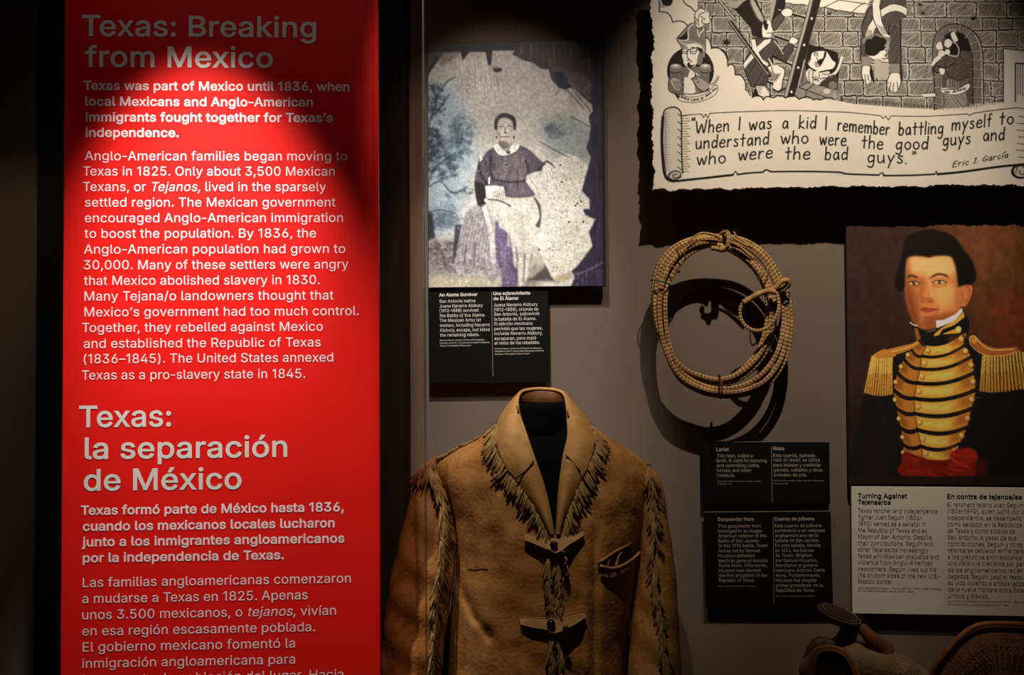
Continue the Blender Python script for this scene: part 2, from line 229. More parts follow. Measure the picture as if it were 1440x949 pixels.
0647|324,-10 249,1 186,34 135,88 98,162 76,254 68,363 76,472 99,564 136,638 186,692 249,726 324,737 399,726 462,692 512,638 549,564 572,472 579,363 572,254 549,162 512,88 462,34 399,1|324,71 373,79 415,105 448,148 472,205 486,278 491,363 486,449 472,522 448,579 415,622 373,648 324,657 274,648 233,622 200,579 176,522 161,449 156,363 161,278 176,205 200,148 233,105 274,79
1455|334,727 334,0 243,0 243,641 239,641 63,511 63,610 223,727
2647|91,0 91,68 335,327 403,404 427,436 444,467 454,498 458,531 453,567 440,598 418,623 390,642 357,653 320,657 280,652 246,639 219,619 198,591 186,557 182,517 94,517 101,579 123,632 158,676 204,709 260,730 322,737 383,730 437,710 482,678 516,636 537,587 545,532 541,492 530,454 510,414 480,370 438,318 382,257 218,86 218,81 556,81 556,0
3647|311,-10 248,-4 190,14 140,43 100,82 74,131 62,188 156,188 164,154 181,124 205,101 236,85 272,75 312,71 355,75 393,87 425,106 450,133 465,166 470,207 466,245 452,280 427,310 393,334 346,349 287,354 224,354 224,427 411,641 411,646 100,646 100,727 532,727 532,658 302,398 302,413 377,412 441,394 492,362 530,318 554,265 562,207 554,147 529,94 491,51 441,18 381,-3
4647|57,151 57,226 353,727 444,727 155,237 155,232 590,232 590,151|403,0 403,173 403,209 403,454 490,454 490,0
5647|316,-10 255,-3 200,16 154,46 118,86 95,133 85,186 175,186 182,155 197,127 220,104 248,86 280,75 316,71 358,76 395,92 426,117 449,149 464,188 468,232 463,276 448,316 424,349 393,374 355,390 311,396 275,393 239,384 208,369 183,351 96,361 137,727 524,727 524,646 215,646 191,431 195,431 221,450 254,464 290,474 328,477 376,472 420,459 459,437 493,408 521,372 541,330 554,284 559,233 551,167 527,108 490,59 441,22 383,-2
6647|323,-10 260,-2 203,21 156,58 121,106 98,165 91,231 97,285 114,342 146,407 196,486 361,727 460,727 216,373 208,373 220,393 236,411 256,427 280,439 306,446 336,449 398,442 451,421 495,388 528,343 549,288 556,224 548,160 525,104 490,56 443,20 387,-2|323,69 363,74 398,90 427,114 449,145 463,182 468,224 463,268 449,305 427,336 398,359 363,374 323,379 283,374 248,360 219,336 197,306 183,269 179,226 183,183 197,145 219,114 248,90 283,74
7647|139,0 462,641 462,646 89,646 89,727 558,727 558,641 236,0
8647|323,-10 254,-3 194,16 144,47 106,88 82,137 74,193 79,238 93,279 115,315 144,344 179,366 218,378 218,382 170,403 132,440 109,488 101,544 108,596 129,643 163,682 208,712 262,730 323,737 384,730 437,712 482,682 516,643 538,596 545,544 538,489 514,440 477,403 429,382 429,378 467,366 502,344 531,315 554,279 568,238 573,193 565,137 541,88 503,47 453,16 392,-3|323,70 369,74 407,86 438,105 462,131 476,162 481,198 476,236 461,270 436,297 404,318 366,332 323,336 280,332 242,318 210,297 185,270 170,236 165,198 170,162 184,131 208,105 239,86 278,74|323,414 360,418 392,429 418,448 439,472 452,502 456,537 452,571 440,600 420,624 393,642 361,654 323,657 286,654 253,642 227,624 207,600 194,571 190,537 194,502 207,472 227,448 254,429 287,418
9647|323,737 387,729 443,706 490,669 526,621 548,562 556,496 550,442 533,385 500,320 450,241 286,0 186,0 431,354 439,354 427,334 411,316 391,300 367,288 340,281 311,278 250,285 196,306 152,339 119,384 98,439 91,503 98,567 121,624 157,671 204,707 260,729|323,658 284,653 249,637 220,613 198,582 184,545 179,503 184,460 198,422 220,391 249,368 284,353 323,348 363,353 398,367 427,391 449,422 463,459 468,501 463,544 449,582 427,613 398,637 363,653
.268|136,-6 111,-2 90,13 76,34 71,59 76,84 90,105 111,119 136,124 161,119 182,105 197,84 202,59 197,34 182,13 161,-2
,268|54,-171 97,101 196,101 121,-171
:268|136,-6 111,-2 90,13 76,34 71,59 76,84 90,105 111,119 136,124 161,119 182,105 197,84 202,59 197,34 182,13 161,-2|136,387 111,392 90,406 76,427 71,452 76,477 90,498 111,512 136,517 161,512 182,498 197,477 202,452 197,427 182,406 161,392
;268|54,-171 97,101 196,101 121,-171|148,387 123,392 102,406 87,427 82,452 87,477 102,498 123,512 148,517 173,512 194,498 208,477 213,452 208,427 194,406 173,392
-450|392,349 392,268 58,268 58,349
–500|500,349 500,268 0,268 0,349
’253|74,455 117,727 216,727 141,455
'295|111,454 101,727 194,727 183,454
(390|127,295 131,377 144,463 163,548 188,630 218,706 252,770 337,770 303,693 273,612 249,529 231,448 220,369 216,295 219,230 229,164 245,95 269,23 299,-54 337,-137 252,-137 198,-31 159,78 135,187
)390|53,-137 92,-52 123,26 146,98 162,166 171,231 174,295 171,369 160,448 142,529 118,612 88,693 53,770 138,770 172,706 202,630 228,548 247,462 259,377 263,295 255,186 231,76 192,-32 138,-137
/356|336,761 101,-109 20,-109 255,761
_456|456,0 456,-81 0,-81 0,0
“429|74,455 149,727 216,727 173,455|250,455 325,727 392,727 349,455
”429|74,455 117,727 216,727 141,455|250,455 293,727 392,727 317,455
á556|228,-12 179,-7 135,7 97,31 68,64 50,105 43,154 48,197 62,230 83,256 111,276 143,291 179,301 255,314 334,324 361,329 379,336 390,347 394,364 394,367 391,398 381,424 365,445 343,460 314,470 280,473 244,470 213,461 188,447 168,430 153,411 143,391 59,416 81,460 112,495 149,520 190,536 233,546 277,549 308,548 342,542 376,532 408,515 437,491 461,458 476,414 481,359 481,0 395,0 395,74 389,74 377,55 360,35 337,17 308,1 272,-9|243,65 288,70 326,84 355,106 376,133 389,164 394,197 394,271 385,265 371,260 331,251 286,245 251,240 192,227 167,215 148,199 135,178 131,150 135,124 146,103 163,87 185,75 213,67|232,613 300,756 398,756 303,613
é577|303,-12 230,-3 167,23 117,65 80,121 56,189 49,267 56,345 79,414 116,471 164,514 224,540 293,549 337,546 380,535 420,515 456,487 487,450 510,403 525,345 530,277 530,242 107,242 107,316 483,316 443,289 438,339 425,384 404,421 375,448 338,466 293,472 248,466 209,448 178,420 156,385 142,345 137,302 137,254 142,198 158,152 183,115 216,88 256,71 303,66 335,68 363,75 387,87 408,104 425,125 437,151 522,130 505,90 479,56 445,28 404,6 356,-7|253,613 321,756 419,756 324,613
í238|75,0 75,542 162,542 162,0|81,613 149,756 247,756 153,613
ó593|296,-12 227,-3 167,23 117,66 80,121 57,190 49,268 57,347 80,416 117,472 167,514 227,541 296,549 366,541 427,514 476,472 514,416 537,347 545,268 537,190 514,121 476,66 427,23 366,-3|296,66 346,73 386,94 417,126 439,168 452,216 456,268 452,320 439,369 417,411 386,443 346,464 296,471 247,464 207,443 177,411 155,369 142,321 138,268 142,216 155,168 177,126 207,94 247,73|258,613 326,756 424,756 330,613
ú586|261,-7 209,-2 164,15 127,44 99,84 81,136 75,199 75,542 162,542 162,206 171,149 196,107 235,81 286,72 323,76 356,89 384,109 405,138 419,175 423,218 423,542 510,542 510,0 426,0 426,131 439,131 409,67 367,24 318,1|254,613 323,756 420,756 326,613
ñ586|162,324 162,0 75,0 75,542 160,542 160,411 146,411 177,475 217,517 267,541 325,549 377,544 422,527 459,498 487,458 504,407 510,343 510,0 423,0 423,336 415,393 390,435 351,462 300,470 263,466 230,454 202,433 181,404 167,368|357,638 321,644 289,658 260,672 238,678 227,675 219,666 212,640 151,640 157,680 172,712 196,734 230,741 248,739 265,735 295,720 322,706 347,700 358,702 366,709 371,721 375,739 434,739 428,698 413,666 389,645
Á686|23,0 288,727 395,727 662,0 565,0 410,432 377,532 332,684 350,684 304,530 272,432 121,0|157,203 157,284 528,284 528,203|304,798 372,941 470,941 376,798
É598|86,0 86,727 532,727 532,646 178,646 178,408 508,408 508,327 178,327 178,81 536,81 536,0|273,798 341,941 439,941 344,798
 268|'''
GL = {}
for ln in GLYPHS.split('\n'):
    a, *cs = ln[1:].split('|'); GL[ln[0]] = (float(a), [[tuple(map(int, p.split(','))) for p in c.split()] for c in cs if c])
KERN = {k: -v for ks, v in (('Te To Ta Tr Ty', 85), ('r, y, w, y. r.', 60), ('Av AV LT Pa', 40), ('T.', 80), ('xo xe ex ya ve vo wo we av va ov ow ev', 12)) for k in ks.split()}
CACHE = {}
def clean(Q):
    """drop the small loops where an outline crosses itself"""
    Q = [np.array(q) for q in Q]; more = []
    for _ in range(12):
        n = len(Q); hit = None
        for i in range(n):
            a, b = Q[i], Q[(i+1) % n]
            for j in range(i+2, n):
                if i == 0 and j == n-1: continue
                c, d = Q[j], Q[(j+1) % n]; r, s = b-a, d-c; k = r[0]*s[1]-r[1]*s[0]
                if abs(k) < 1e-12: continue
                e = c-a; t = (e[0]*s[1]-e[1]*s[0])/k; u = (e[0]*r[1]-e[1]*r[0])/k
                if 1e-6 < t < 1-1e-6 and 1e-6 < u < 1-1e-6: hit = (i, j, a+t*r); break
            if hit: break
        if not hit: break
        i, j, p = hit; A = [p]+Q[i+1:j+1]; B = [p]+Q[j+1:]+Q[:i+1]
        ar = lambda L: sum(L[k-1][0]*L[k][1]-L[k-1][1]*L[k][0] for k in range(len(L)))
        if abs(ar(A)) < abs(ar(B)): A, B = B, A
        if ar(A)*ar(B) < 0 and abs(ar(B)) > .006: more.append(np.array(B))
        Q = A
    return [np.array(Q)]+more
def glyph(ch, bold):
    if (ch, bold) in CACHE: return CACHE[ch, bold]
    loops = []; area = []
    for P in [q for c in GL[ch][1] for q in clean(np.array(c, float)/1000)]:
        P = P[np.linalg.norm(P-np.roll(P, 1, 0), axis=1) > .0075]; d = np.roll(P, -1, 0)-P; d /= np.linalg.norm(d, axis=1)[:, None]; n2 = np.stack([-d[:, 1], d[:, 0]], 1); n1 = np.roll(n2, 1, 0)
        Q = P+bold*(n1+n2)/np.maximum(1+(n1*n2).sum(1), .35)[:, None]; Q[:, 1] -= bold*.6*np.sign(Q[:, 1]-.27)
        loops.append(clean(Q)[0]); area.append(.5*float(np.sum(P[:, 0]*np.roll(P[:, 1], -1)-P[:, 1]*np.roll(P[:, 0], -1))))
    out = [i for i in range(len(loops)) if area[i] < 0]; v = []; f = []
    for i in out:   # each solid contour with the counters that lie inside it
        lo, hi = loops[i].min(0), loops[i].max(0); grp = [loops[i]]+[loops[k] for k in range(len(loops)) if area[k] > 0 and (loops[k].min(0) >= lo).all() and (loops[k].max(0) <= hi).all()]
        pts = [tuple(p) for q in grp for p in q]; n = len(v)
        for t in tessellate_polygon([[Vector((p[0], p[1], 0)) for p in q] for q in grp]):
            p = [np.array(pts[k]) for k in t]; z = (p[1]-p[0])[0]*(p[2]-p[0])[1]-(p[1]-p[0])[1]*(p[2]-p[0])[0]
            if abs(z) > 1e-12: f.append(tuple(k+n for k in (t if z > 0 else t[::-1])))
        v += [(*p, out.index(i)*2e-5) for p in pts]
    v = np.array(v).reshape(-1, 3)
    CACHE[ch, bold] = (v, f); return v, f
def set_line(g, face, text, xl, xr, yl, cap, bold=0, yr=None, lift=.0006, kx=None):
    """one line of lettering whose ink runs from xl to xr on the baseline; * toggles italics. returns the width factor"""
    x = 0.; it = 0; items = []; prev = ''
    for ch in text:
        if ch == '*': it = 1-it; continue
        x += KERN.get(prev+ch, 0)/1000; items.append((ch, x, it)); x += GL[ch][0]/1000+.012; prev = ch
    ink = [(i, j) for i, j, _ in items if GL[i][1]]
    x0 = ink[0][1]+min(p[0] for c in GL[ink[0][0]][1] for p in c)/1000; x1 = ink[-1][1]+max(p[0] for c in GL[ink[-1][0]][1] for p in c)/1000
    u0, v0 = face.uv(xl, yl)
    if xr is None: sx = kx*cap; v1 = v0; u1 = u0+(x1-x0)*sx
    else:
        u1, v1 = face.uv(xr, yl if yr is None else yr)
        if yr is None: v1 = v0
        sx = (u1-u0)/(x1-x0)
    sy = cap/.727
    for ch, xx, i in items:
        if not GL[ch][1]: continue
        v, f = glyph(ch, bold); X = u0+(xx-x0+v[:, 0]+(.2*v[:, 1] if i else 0))*sx; Y = v0+(v1-v0)*((X-u0)/(u1-u0))+v[:, 1]*sy
        n = len(g.v); P = face.o+X[:, None]*face.e1+Y[:, None]*face.e2+(lift+v[:, 2:])*face.n
        g.v += [tuple(p) for p in P]; g.uv += [(0, 0)]*len(P); g.f += [tuple(k+n for k in q) for q in f]
    return sx/cap

# ------------------------------------------------------------------ print painter (ink layers for the printed boards)
def smooth(pts, n=6, closed=True):
    P = [np.array(p[:2], float) for p in pts]; m = len(P); out = []
    rng = range(m) if closed else range(m - 1)
    for i in rng:
        if closed: a, b, c, d = P[i-1], P[i], P[(i+1) % m], P[(i+2) % m]
        else: a, b, c, d = P[max(i-1, 0)], P[i], P[i+1], P[min(i+2, m-1)]
        for k in range(n):
            t = k / n
            out.append(.5*((2*b) + (-a+c)*t + (2*a-5*b+4*c-d)*t*t + (-a+3*b-3*c+d)*t**3))
    if not closed: out.append(P[-1])
    return [tuple(p) for p in out]

def box_blur(a, r):
    r = int(round(r))
    if r < 1: return a
    for ax in (0, 1):
        for _ in range(2):
            n = a.shape[ax]
            p = np.pad(a, [(r+1, r) if k == ax else (0, 0) for k in range(a.ndim)], mode='edge')
            c = np.cumsum(p, axis=ax, dtype=np.float64)
            a = ((np.take(c, np.arange(2*r+1, 2*r+1+n), axis=ax) - np.take(c, np.arange(0, n), axis=ax)) / (2*r+1)).astype(np.float32)
    return a

class Print:
    def __init__(s, x0, y0, x1, y1, scale, col):
        s.x0, s.y0, s.s = x0, y0, scale
        s.w, s.h = int((x1-x0)*scale)+1, int((y1-y0)*scale)+1
        s.a = np.empty((s.h, s.w, 3), np.float32); s.a[:] = np.array(col, np.float32)/255
        s.clip = None; s.rs = np.random.RandomState(7)
    def _p(s, pts): return np.array([((p[0]-s.x0)*s.s, (p[1]-s.y0)*s.s) for p in pts], np.float32)
    def mask(s, pts, pad=0):
        P = s._p(pts)
        x0, y0 = np.floor(P.min(0)).astype(int)-1-pad; x1, y1 = np.ceil(P.max(0)).astype(int)+2+pad
        x0, y0, x1, y1 = max(x0, 0), max(y0, 0), min(x1, s.w), min(y1, s.h)
        if x1 <= x0 or y1 <= y0: return None
        m = np.zeros((y1-y0, x1-x0), np.float32); SS = 4; nx = x1-x0
        Q = np.roll(P, -1, 0)
        for r in range(y1-y0):
            row = m[r]
            for k in range(SS):
                y = y0+r+(k+.5)/SS-.5
                c = ((P[:, 1] <= y) != (Q[:, 1] <= y))
                if not c.any(): continue
                xs = np.sort(P[c, 0]+(y-P[c, 1])/(Q[c, 1]-P[c, 1])*(Q[c, 0]-P[c, 0]))
                for a, b in zip(xs[::2], xs[1::2]):
                    a = min(max(a-x0+.5, 0), nx); b = min(max(b-x0+.5, 0), nx)
                    ia, ib = int(a), int(b)
                    if ia == ib:
                        if ia < nx: row[ia] += (b-a)/SS
                    else:
                        row[ia] += (ia+1-a)/SS
                        row[ia+1:ib] += 1/SS
                        if ib < nx: row[ib] += (b-ib)/SS
        return x0, y0, m
    def comp(s, x0, y0, m, col, alpha=1):
        h, w = m.shape; m = m*alpha
        if s.clip is not None: m = m*s.clip[y0:y0+h, x0:x0+w]
        t = s.a[y0:y0+h, x0:x0+w]
        t += m[..., None]*(np.array(col, np.float32)/255-t)
    def fill(s, pts, col, alpha=1, blur=0, sm=0, tex=0):
        if sm: pts = smooth(pts, sm)
        b = blur*s.s
        r = s.mask(pts, int(b*3))
        if r is None: return
        x0, y0, m = r
        if b: m = box_blur(m, b)
        if tex: m = m*np.clip(1-tex+2*tex*s.noise(m.shape, 3), 0, 1)
        s.comp(x0, y0, m, col, alpha)
    def ell(s, cx, cy, rx, ry, col, alpha=1, blur=0, rot=0):
        t = np.linspace(0, 2*math.pi, 33)[:-1]; c, q = math.cos(rot), math.sin(rot)
        s.fill([(cx+rx*math.cos(u)*c-ry*math.sin(u)*q, cy+rx*math.cos(u)*q+ry*math.sin(u)*c) for u in t], col, alpha, blur)
    def line(s, pts, w, col, alpha=1, sm=0, taper=0, blur=0, w1=None):
        if sm: pts = smooth(pts, sm, False)
        P = s._p(pts); n = len(P); R = w*s.s/2
        R1 = R if w1 is None else w1*s.s/2
        pad = int(max(R, R1)+2+blur*s.s*3)
        x0, y0 = np.floor(P.min(0)).astype(int)-pad; x1, y1 = np.ceil(P.max(0)).astype(int)+pad+1
        x0, y0, x1, y1 = max(x0, 0), max(y0, 0), min(x1, s.w), min(y1, s.h)
        if x1 <= x0 or y1 <= y0: return
        m = np.zeros((y1-y0, x1-x0), np.float32)
        for i in range(n-1):
            a, b = P[i], P[i+1]
            u0, v0 = np.floor(np.minimum(a, b)).astype(int)-pad; u1, v1 = np.ceil(np.maximum(a, b)).astype(int)+pad+1
            u0, v0, u1, v1 = max(u0, x0), max(v0, y0), min(u1, x1), min(v1, y1)
            if u1 <= u0 or v1 <= v0: continue
            X, Y = np.meshgrid(np.arange(u0, u1), np.arange(v0, v1))
            d = b-a; L = float(d@d) or 1e-9
            t = np.clip(((X-a[0])*d[0]+(Y-a[1])*d[1])/L, 0, 1)
            D = np.hypot(X-a[0]-t*d[0], Y-a[1]-t*d[1])
            g = (i+t)/(n-1); r = R+(R1-R)*g
            if taper: r = r*np.clip(np.minimum(g, 1-g)*4, .25, 1) if taper == 2 else r*(1-.8*g)
            k = np.clip(r-D+.5, 0, 1)*np.clip(2*r+.15, 0, 1)
            sub = m[v0-y0:v1-y0, u0-x0:u1-x0]; np.maximum(sub, k, out=sub)
        if blur: m = box_blur(m, blur*s.s)
        s.comp(x0, y0, m, col, alpha)
    def hatch(s, poly, ang, gap, w, col, alpha=1, jit=.3, cover=1.0):
        """parallel pen strokes inside poly"""
        r = s.mask(poly)
        if r is None: return
        old = s.clip; c = np.zeros((s.h, s.w), np.float32); x0, y0, m = r; c[y0:y0+m.shape[0], x0:x0+m.shape[1]] = m
        s.clip = c if old is None else c*old
        P = np.array([p[:2] for p in poly], float); cen = (P.max(0)+P.min(0))/2; rad = np.hypot(*(P.max(0)-P.min(0)))/2
        d = np.array([math.cos(ang), math.sin(ang)]); q = np.array([-d[1], d[0]]); o = -rad
        while o < rad:
            a = s.rs.uniform(-1, -.2) if cover < 1 else -1; b = s.rs.uniform(.2, 1) if cover < 1 else 1
            s.line([cen+q*o+d*rad*a, cen+q*(o+s.rs.uniform(-jit, jit)*.6)+d*rad*b], w, col, alpha)
            o += gap*(1+s.rs.uniform(-jit, jit))
        s.clip = old
    def noise(s, shape, cell, oct=1, stretch=1):
        out = np.zeros(shape, np.float32); amp = 1; tot = 0
        for _ in range(oct):
            ch, cw = max(1, cell*stretch), max(1, cell)
            g = s.rs.rand(int(shape[0]/ch)+3, int(shape[1]/cw)+3).astype(np.float32)
            y = np.arange(shape[0])/ch; x = np.arange(shape[1])/cw
            iy, ix = y.astype(int), x.astype(int); fy, fx = (y-iy)[:, None], (x-ix)[None]
            fy, fx = fy*fy*(3-2*fy), fx*fx*(3-2*fx)
            v = (g[iy][:, ix]*(1-fx)+g[iy][:, ix+1]*fx)*(1-fy)+(g[iy+1][:, ix]*(1-fx)+g[iy+1][:, ix+1]*fx)*fy
            out += amp*v; tot += amp; amp *= .5; cell = max(1, cell/2)
        return out/tot
    def grain(s, amt, cell=2, stretch=1, oct=2):
        n = s.noise((s.h, s.w), cell*s.s, oct, stretch)-.5
        s.a *= (1+amt*2*n)[..., None]
    def sample(s, X, Y):
        x = np.clip((X-s.x0)*s.s, 0, s.w-1.001); y = np.clip((Y-s.y0)*s.s, 0, s.h-1.001)
        i, j = x.astype(int), y.astype(int); fx, fy = (x-i)[:, None], (y-j)[:, None]
        a = s.a
        return np.clip((a[j, i]*(1-fx)+a[j, i+1]*fx)*(1-fy)+(a[j+1, i]*(1-fx)+a[j+1, i+1]*fx)*fy, 0, 1)

def zmap(ox, oy, sc): return lambda *p: [(ox+p[i]/sc, oy+p[i+1]/sc) for i in range(0, len(p), 2)]

# ------------------------------------------------------------------ the pen-and-ink drawing
HAND = {  # pen strokes of the hand lettering: x-height 1, ascender 1.75, descender -.7 ; width first
 'W': (1.5, [(0, 1.6, .3, 0, .75, 1.2, 1.1, 0, 1.45, 1.75)]), 'h': (.75, [(.05, 1.75, 0, 0), (0, .6, .3, .98, .6, .85, .65, 0)]),
 'e': (.75, [(.05, .55, .65, .6, .6, .95, .3, 1, .02, .6, .1, .1, .4, 0, .7, .15)]), 'n': (.75, [(0, 1, .02, 0), (.02, .6, .35, 1, .6, .85, .65, 0)]),
 'I': (.15, [(.07, 1.7, .03, -.05)]), 'w': (1., [(0, 1, .25, 0, .5, .85, .75, 0, 1., 1.05)]), 'a': (.75, [(.6, .85, .3, 1, .02, .5, .2, 0, .55, .3, .62, .95), (.62, .95, .7, 0)]),
 's': (.6, [(.5, .9, .2, 1, .08, .75, .45, .4, .45, .1, .2, 0, 0, .12)]), 'k': (.65, [(.05, 1.75, 0, 0), (.55, 1, .03, .45, .62, 0)]),
 'i': (.15, [(.07, 1, .05, 0), (.1, 1.4, .12, 1.42)]), 'd': (.75, [(.62, .8, .3, 1, .02, .5, .2, 0, .55, .25), (.72, 1.75, .65, 0)]),
 'r': (.55, [(.03, 1, 0, 0), (.02, .6, .25, .95, .5, .95)]), 'm': (1.15, [(0, 1, 0, 0), (0, .6, .25, 1, .5, .85, .52, 0), (.52, .6, .8, 1, 1.02, .85, 1.05, 0)]),
 'b': (.72, [(.05, 1.75, .02, 0), (.02, .6, .35, 1, .65, .6, .5, .05, .2, 0, .02, .2)]), 't': (.6, [(.3, 1.6, .27, 0), (0, .98, .58, 1.02)]),
 'l': (.12, [(.06, 1.75, .03, 0)]), 'g': (.75, [(.6, .85, .3, 1, .02, .55, .2, .05, .55, .3), (.65, 1, .6, -.3, .35, -.65, .02, -.5)]),
 'y': (.75, [(.02, 1, .3, .2), (.7, 1.05, .3, .1, .1, -.65)]), 'f': (.6, [(.6, 1.6, .4, 1.75, .27, 1.4, .22, 0), (0, .98, .5, 1.02)]),
 'u': (.75, [(0, 1, .05, .2, .3, 0, .58, .3), (.62, 1, .68, 0)]), 'o': (.72, [(.35, 1, .05, .8, .03, .3, .35, 0, .66, .3, .62, .8, .35, 1)]),
 '.': (.15, [(.05, .03, .1, .05)]), 'c': (.62, [(.55, .85, .3, 1, .03, .5, .25, 0, .58, .15)]),
 '“': (.45, [(.1, 1.75, .02, 1.5, .12, 1.45), (.38, 1.75, .3, 1.5, .4, 1.45)]), '”': (.5, [(.1, 1.75, .16, 1.6, .05, 1.4), (.4, 1.75, .46, 1.6, .35, 1.4)]),
 'E': (.8, [(.75, 1.5, .15, 1.45, .05, 0, .7, .05), (.1, .8, .6, .85)]), 'J': (.7, [(.1, 1.45, .7, 1.5), (.45, 1.5, .4, .2, .05, .1)]),
 'G': (1., [(.9, 1.3, .5, 1.5, .05, .7, .4, 0, .9, .3, .9, .6, .55, .62)]), 'í': (.2, [(.07, 1, .05, 0), (.05, 1.4, .4, 1.8)]),
 'z': (.6, [(.05, 1, .55, 1, .05, 0, .6, .05)]), 'p': (.7, [(.05, 1, 0, -.7), (.03, .7, .35, 1, .62, .6, .4, .05, .05, .2)]),
 'S': (.8, [(.7, 1.3, .3, 1.5, .1, 1.1, .6, .6, .5, .1, .05, .1)]), 'L': (.7, [(.1, 1.5, .05, 0, .65, .05)]), 'A': (.9, [(0, 0, .45, 1.5, .85, 0), (.2, .5, .7, .5)])}
def hand_words(pr, words, h, w, col, base=None, shear=.05):
    """words: (text, x_left, x_right, baseline_left, baseline_right)"""
    for t, xl, xr, bl, br in words:
        wid = sum(HAND[c][0] for c in t)+.32*(len(t)-1); k = (xr-xl)/max(wid, .2) if len(t) > 1 else h
        x = 0.
        for c in t:
            cw, st = HAND[c]
            for q in st:
                pts = []
                for i in range(0, len(q), 2):
                    X = xl+(x+q[i])*k; u = (X-xl)/max(xr-xl, 1)
                    pts.append((X+q[i+1]*h*shear, bl+(br-bl)*u-q[i+1]*h))
                pr.line(pts, w, col, sm=4 if len(pts) > 2 else 0)
            x += cw+.32

def stones(pr, region, rows, seed, gray, ink):
    """rows: (y_at_left, y_at_right) course lines over the region's x-range; irregular hatched blocks"""
    rs = random.Random(seed); old = pr.clip
    r = pr.mask(region); c = np.zeros((pr.h, pr.w), np.float32); c[r[1]:r[1]+r[2].shape[0], r[0]:r[0]+r[2].shape[1]] = r[2]; pr.clip = c
    xs = [p[0] for p in region]; xa, xb = min(xs)-10, max(xs)+10
    pr.fill(region, (186, 180, 171))
    for j in range(len(rows)-1):
        y = lambda x, k: rows[k][0]+(rows[k][1]-rows[k][0])*(x-xa)/(xb-xa)
        x = xa-rs.uniform(0, 25)
        while x < xb:
            w = rs.uniform(20, 46); j1 = lambda a=1.6: rs.uniform(-a, a)
            g = .7; x0, x1 = x+g, x+w-g
            q = [(x0+j1(1), y(x0, j)+g+abs(j1(1))), ((x0+x1)/2, y((x0+x1)/2, j)+g+j1(.8)), (x1-abs(j1(1)), y(x1, j)+g+j1(1)),
                 (x1+j1(.6), (y(x1, j)+y(x1, j+1))/2), (x1+j1(.8), y(x1, j+1)-g+j1(.8)), ((x0+x1)/2, y((x0+x1)/2, j+1)-g+j1(.8)),
                 (x0+j1(.8), y(x0, j+1)-g+j1(.8)), (x0+j1(.6), (y(x0, j)+y(x0, j+1))/2)]
            sp = smooth(q, 3)
            cx = sum(p[0] for p in q)/8; cy = sum(p[1] for p in q)/8
            inn = [(cx+(p[0]-cx)*.86, cy+(p[1]-cy)*.80) for p in sp]
            pr.fill(inn, gray, .72, blur=.5)
            pr.hatch(inn, 2.0+rs.uniform(-.15, .15), 2.3, .85, (36, 32, 26), .7, cover=.8)
            if rs.random() < .35: pr.hatch(inn, 2.6, 7, 1.2, (200, 194, 186), .5, cover=.8)
            pr.line(sp+[sp[0]], rs.uniform(.7, 1.3), ink)
            x += w
    pr.clip = old

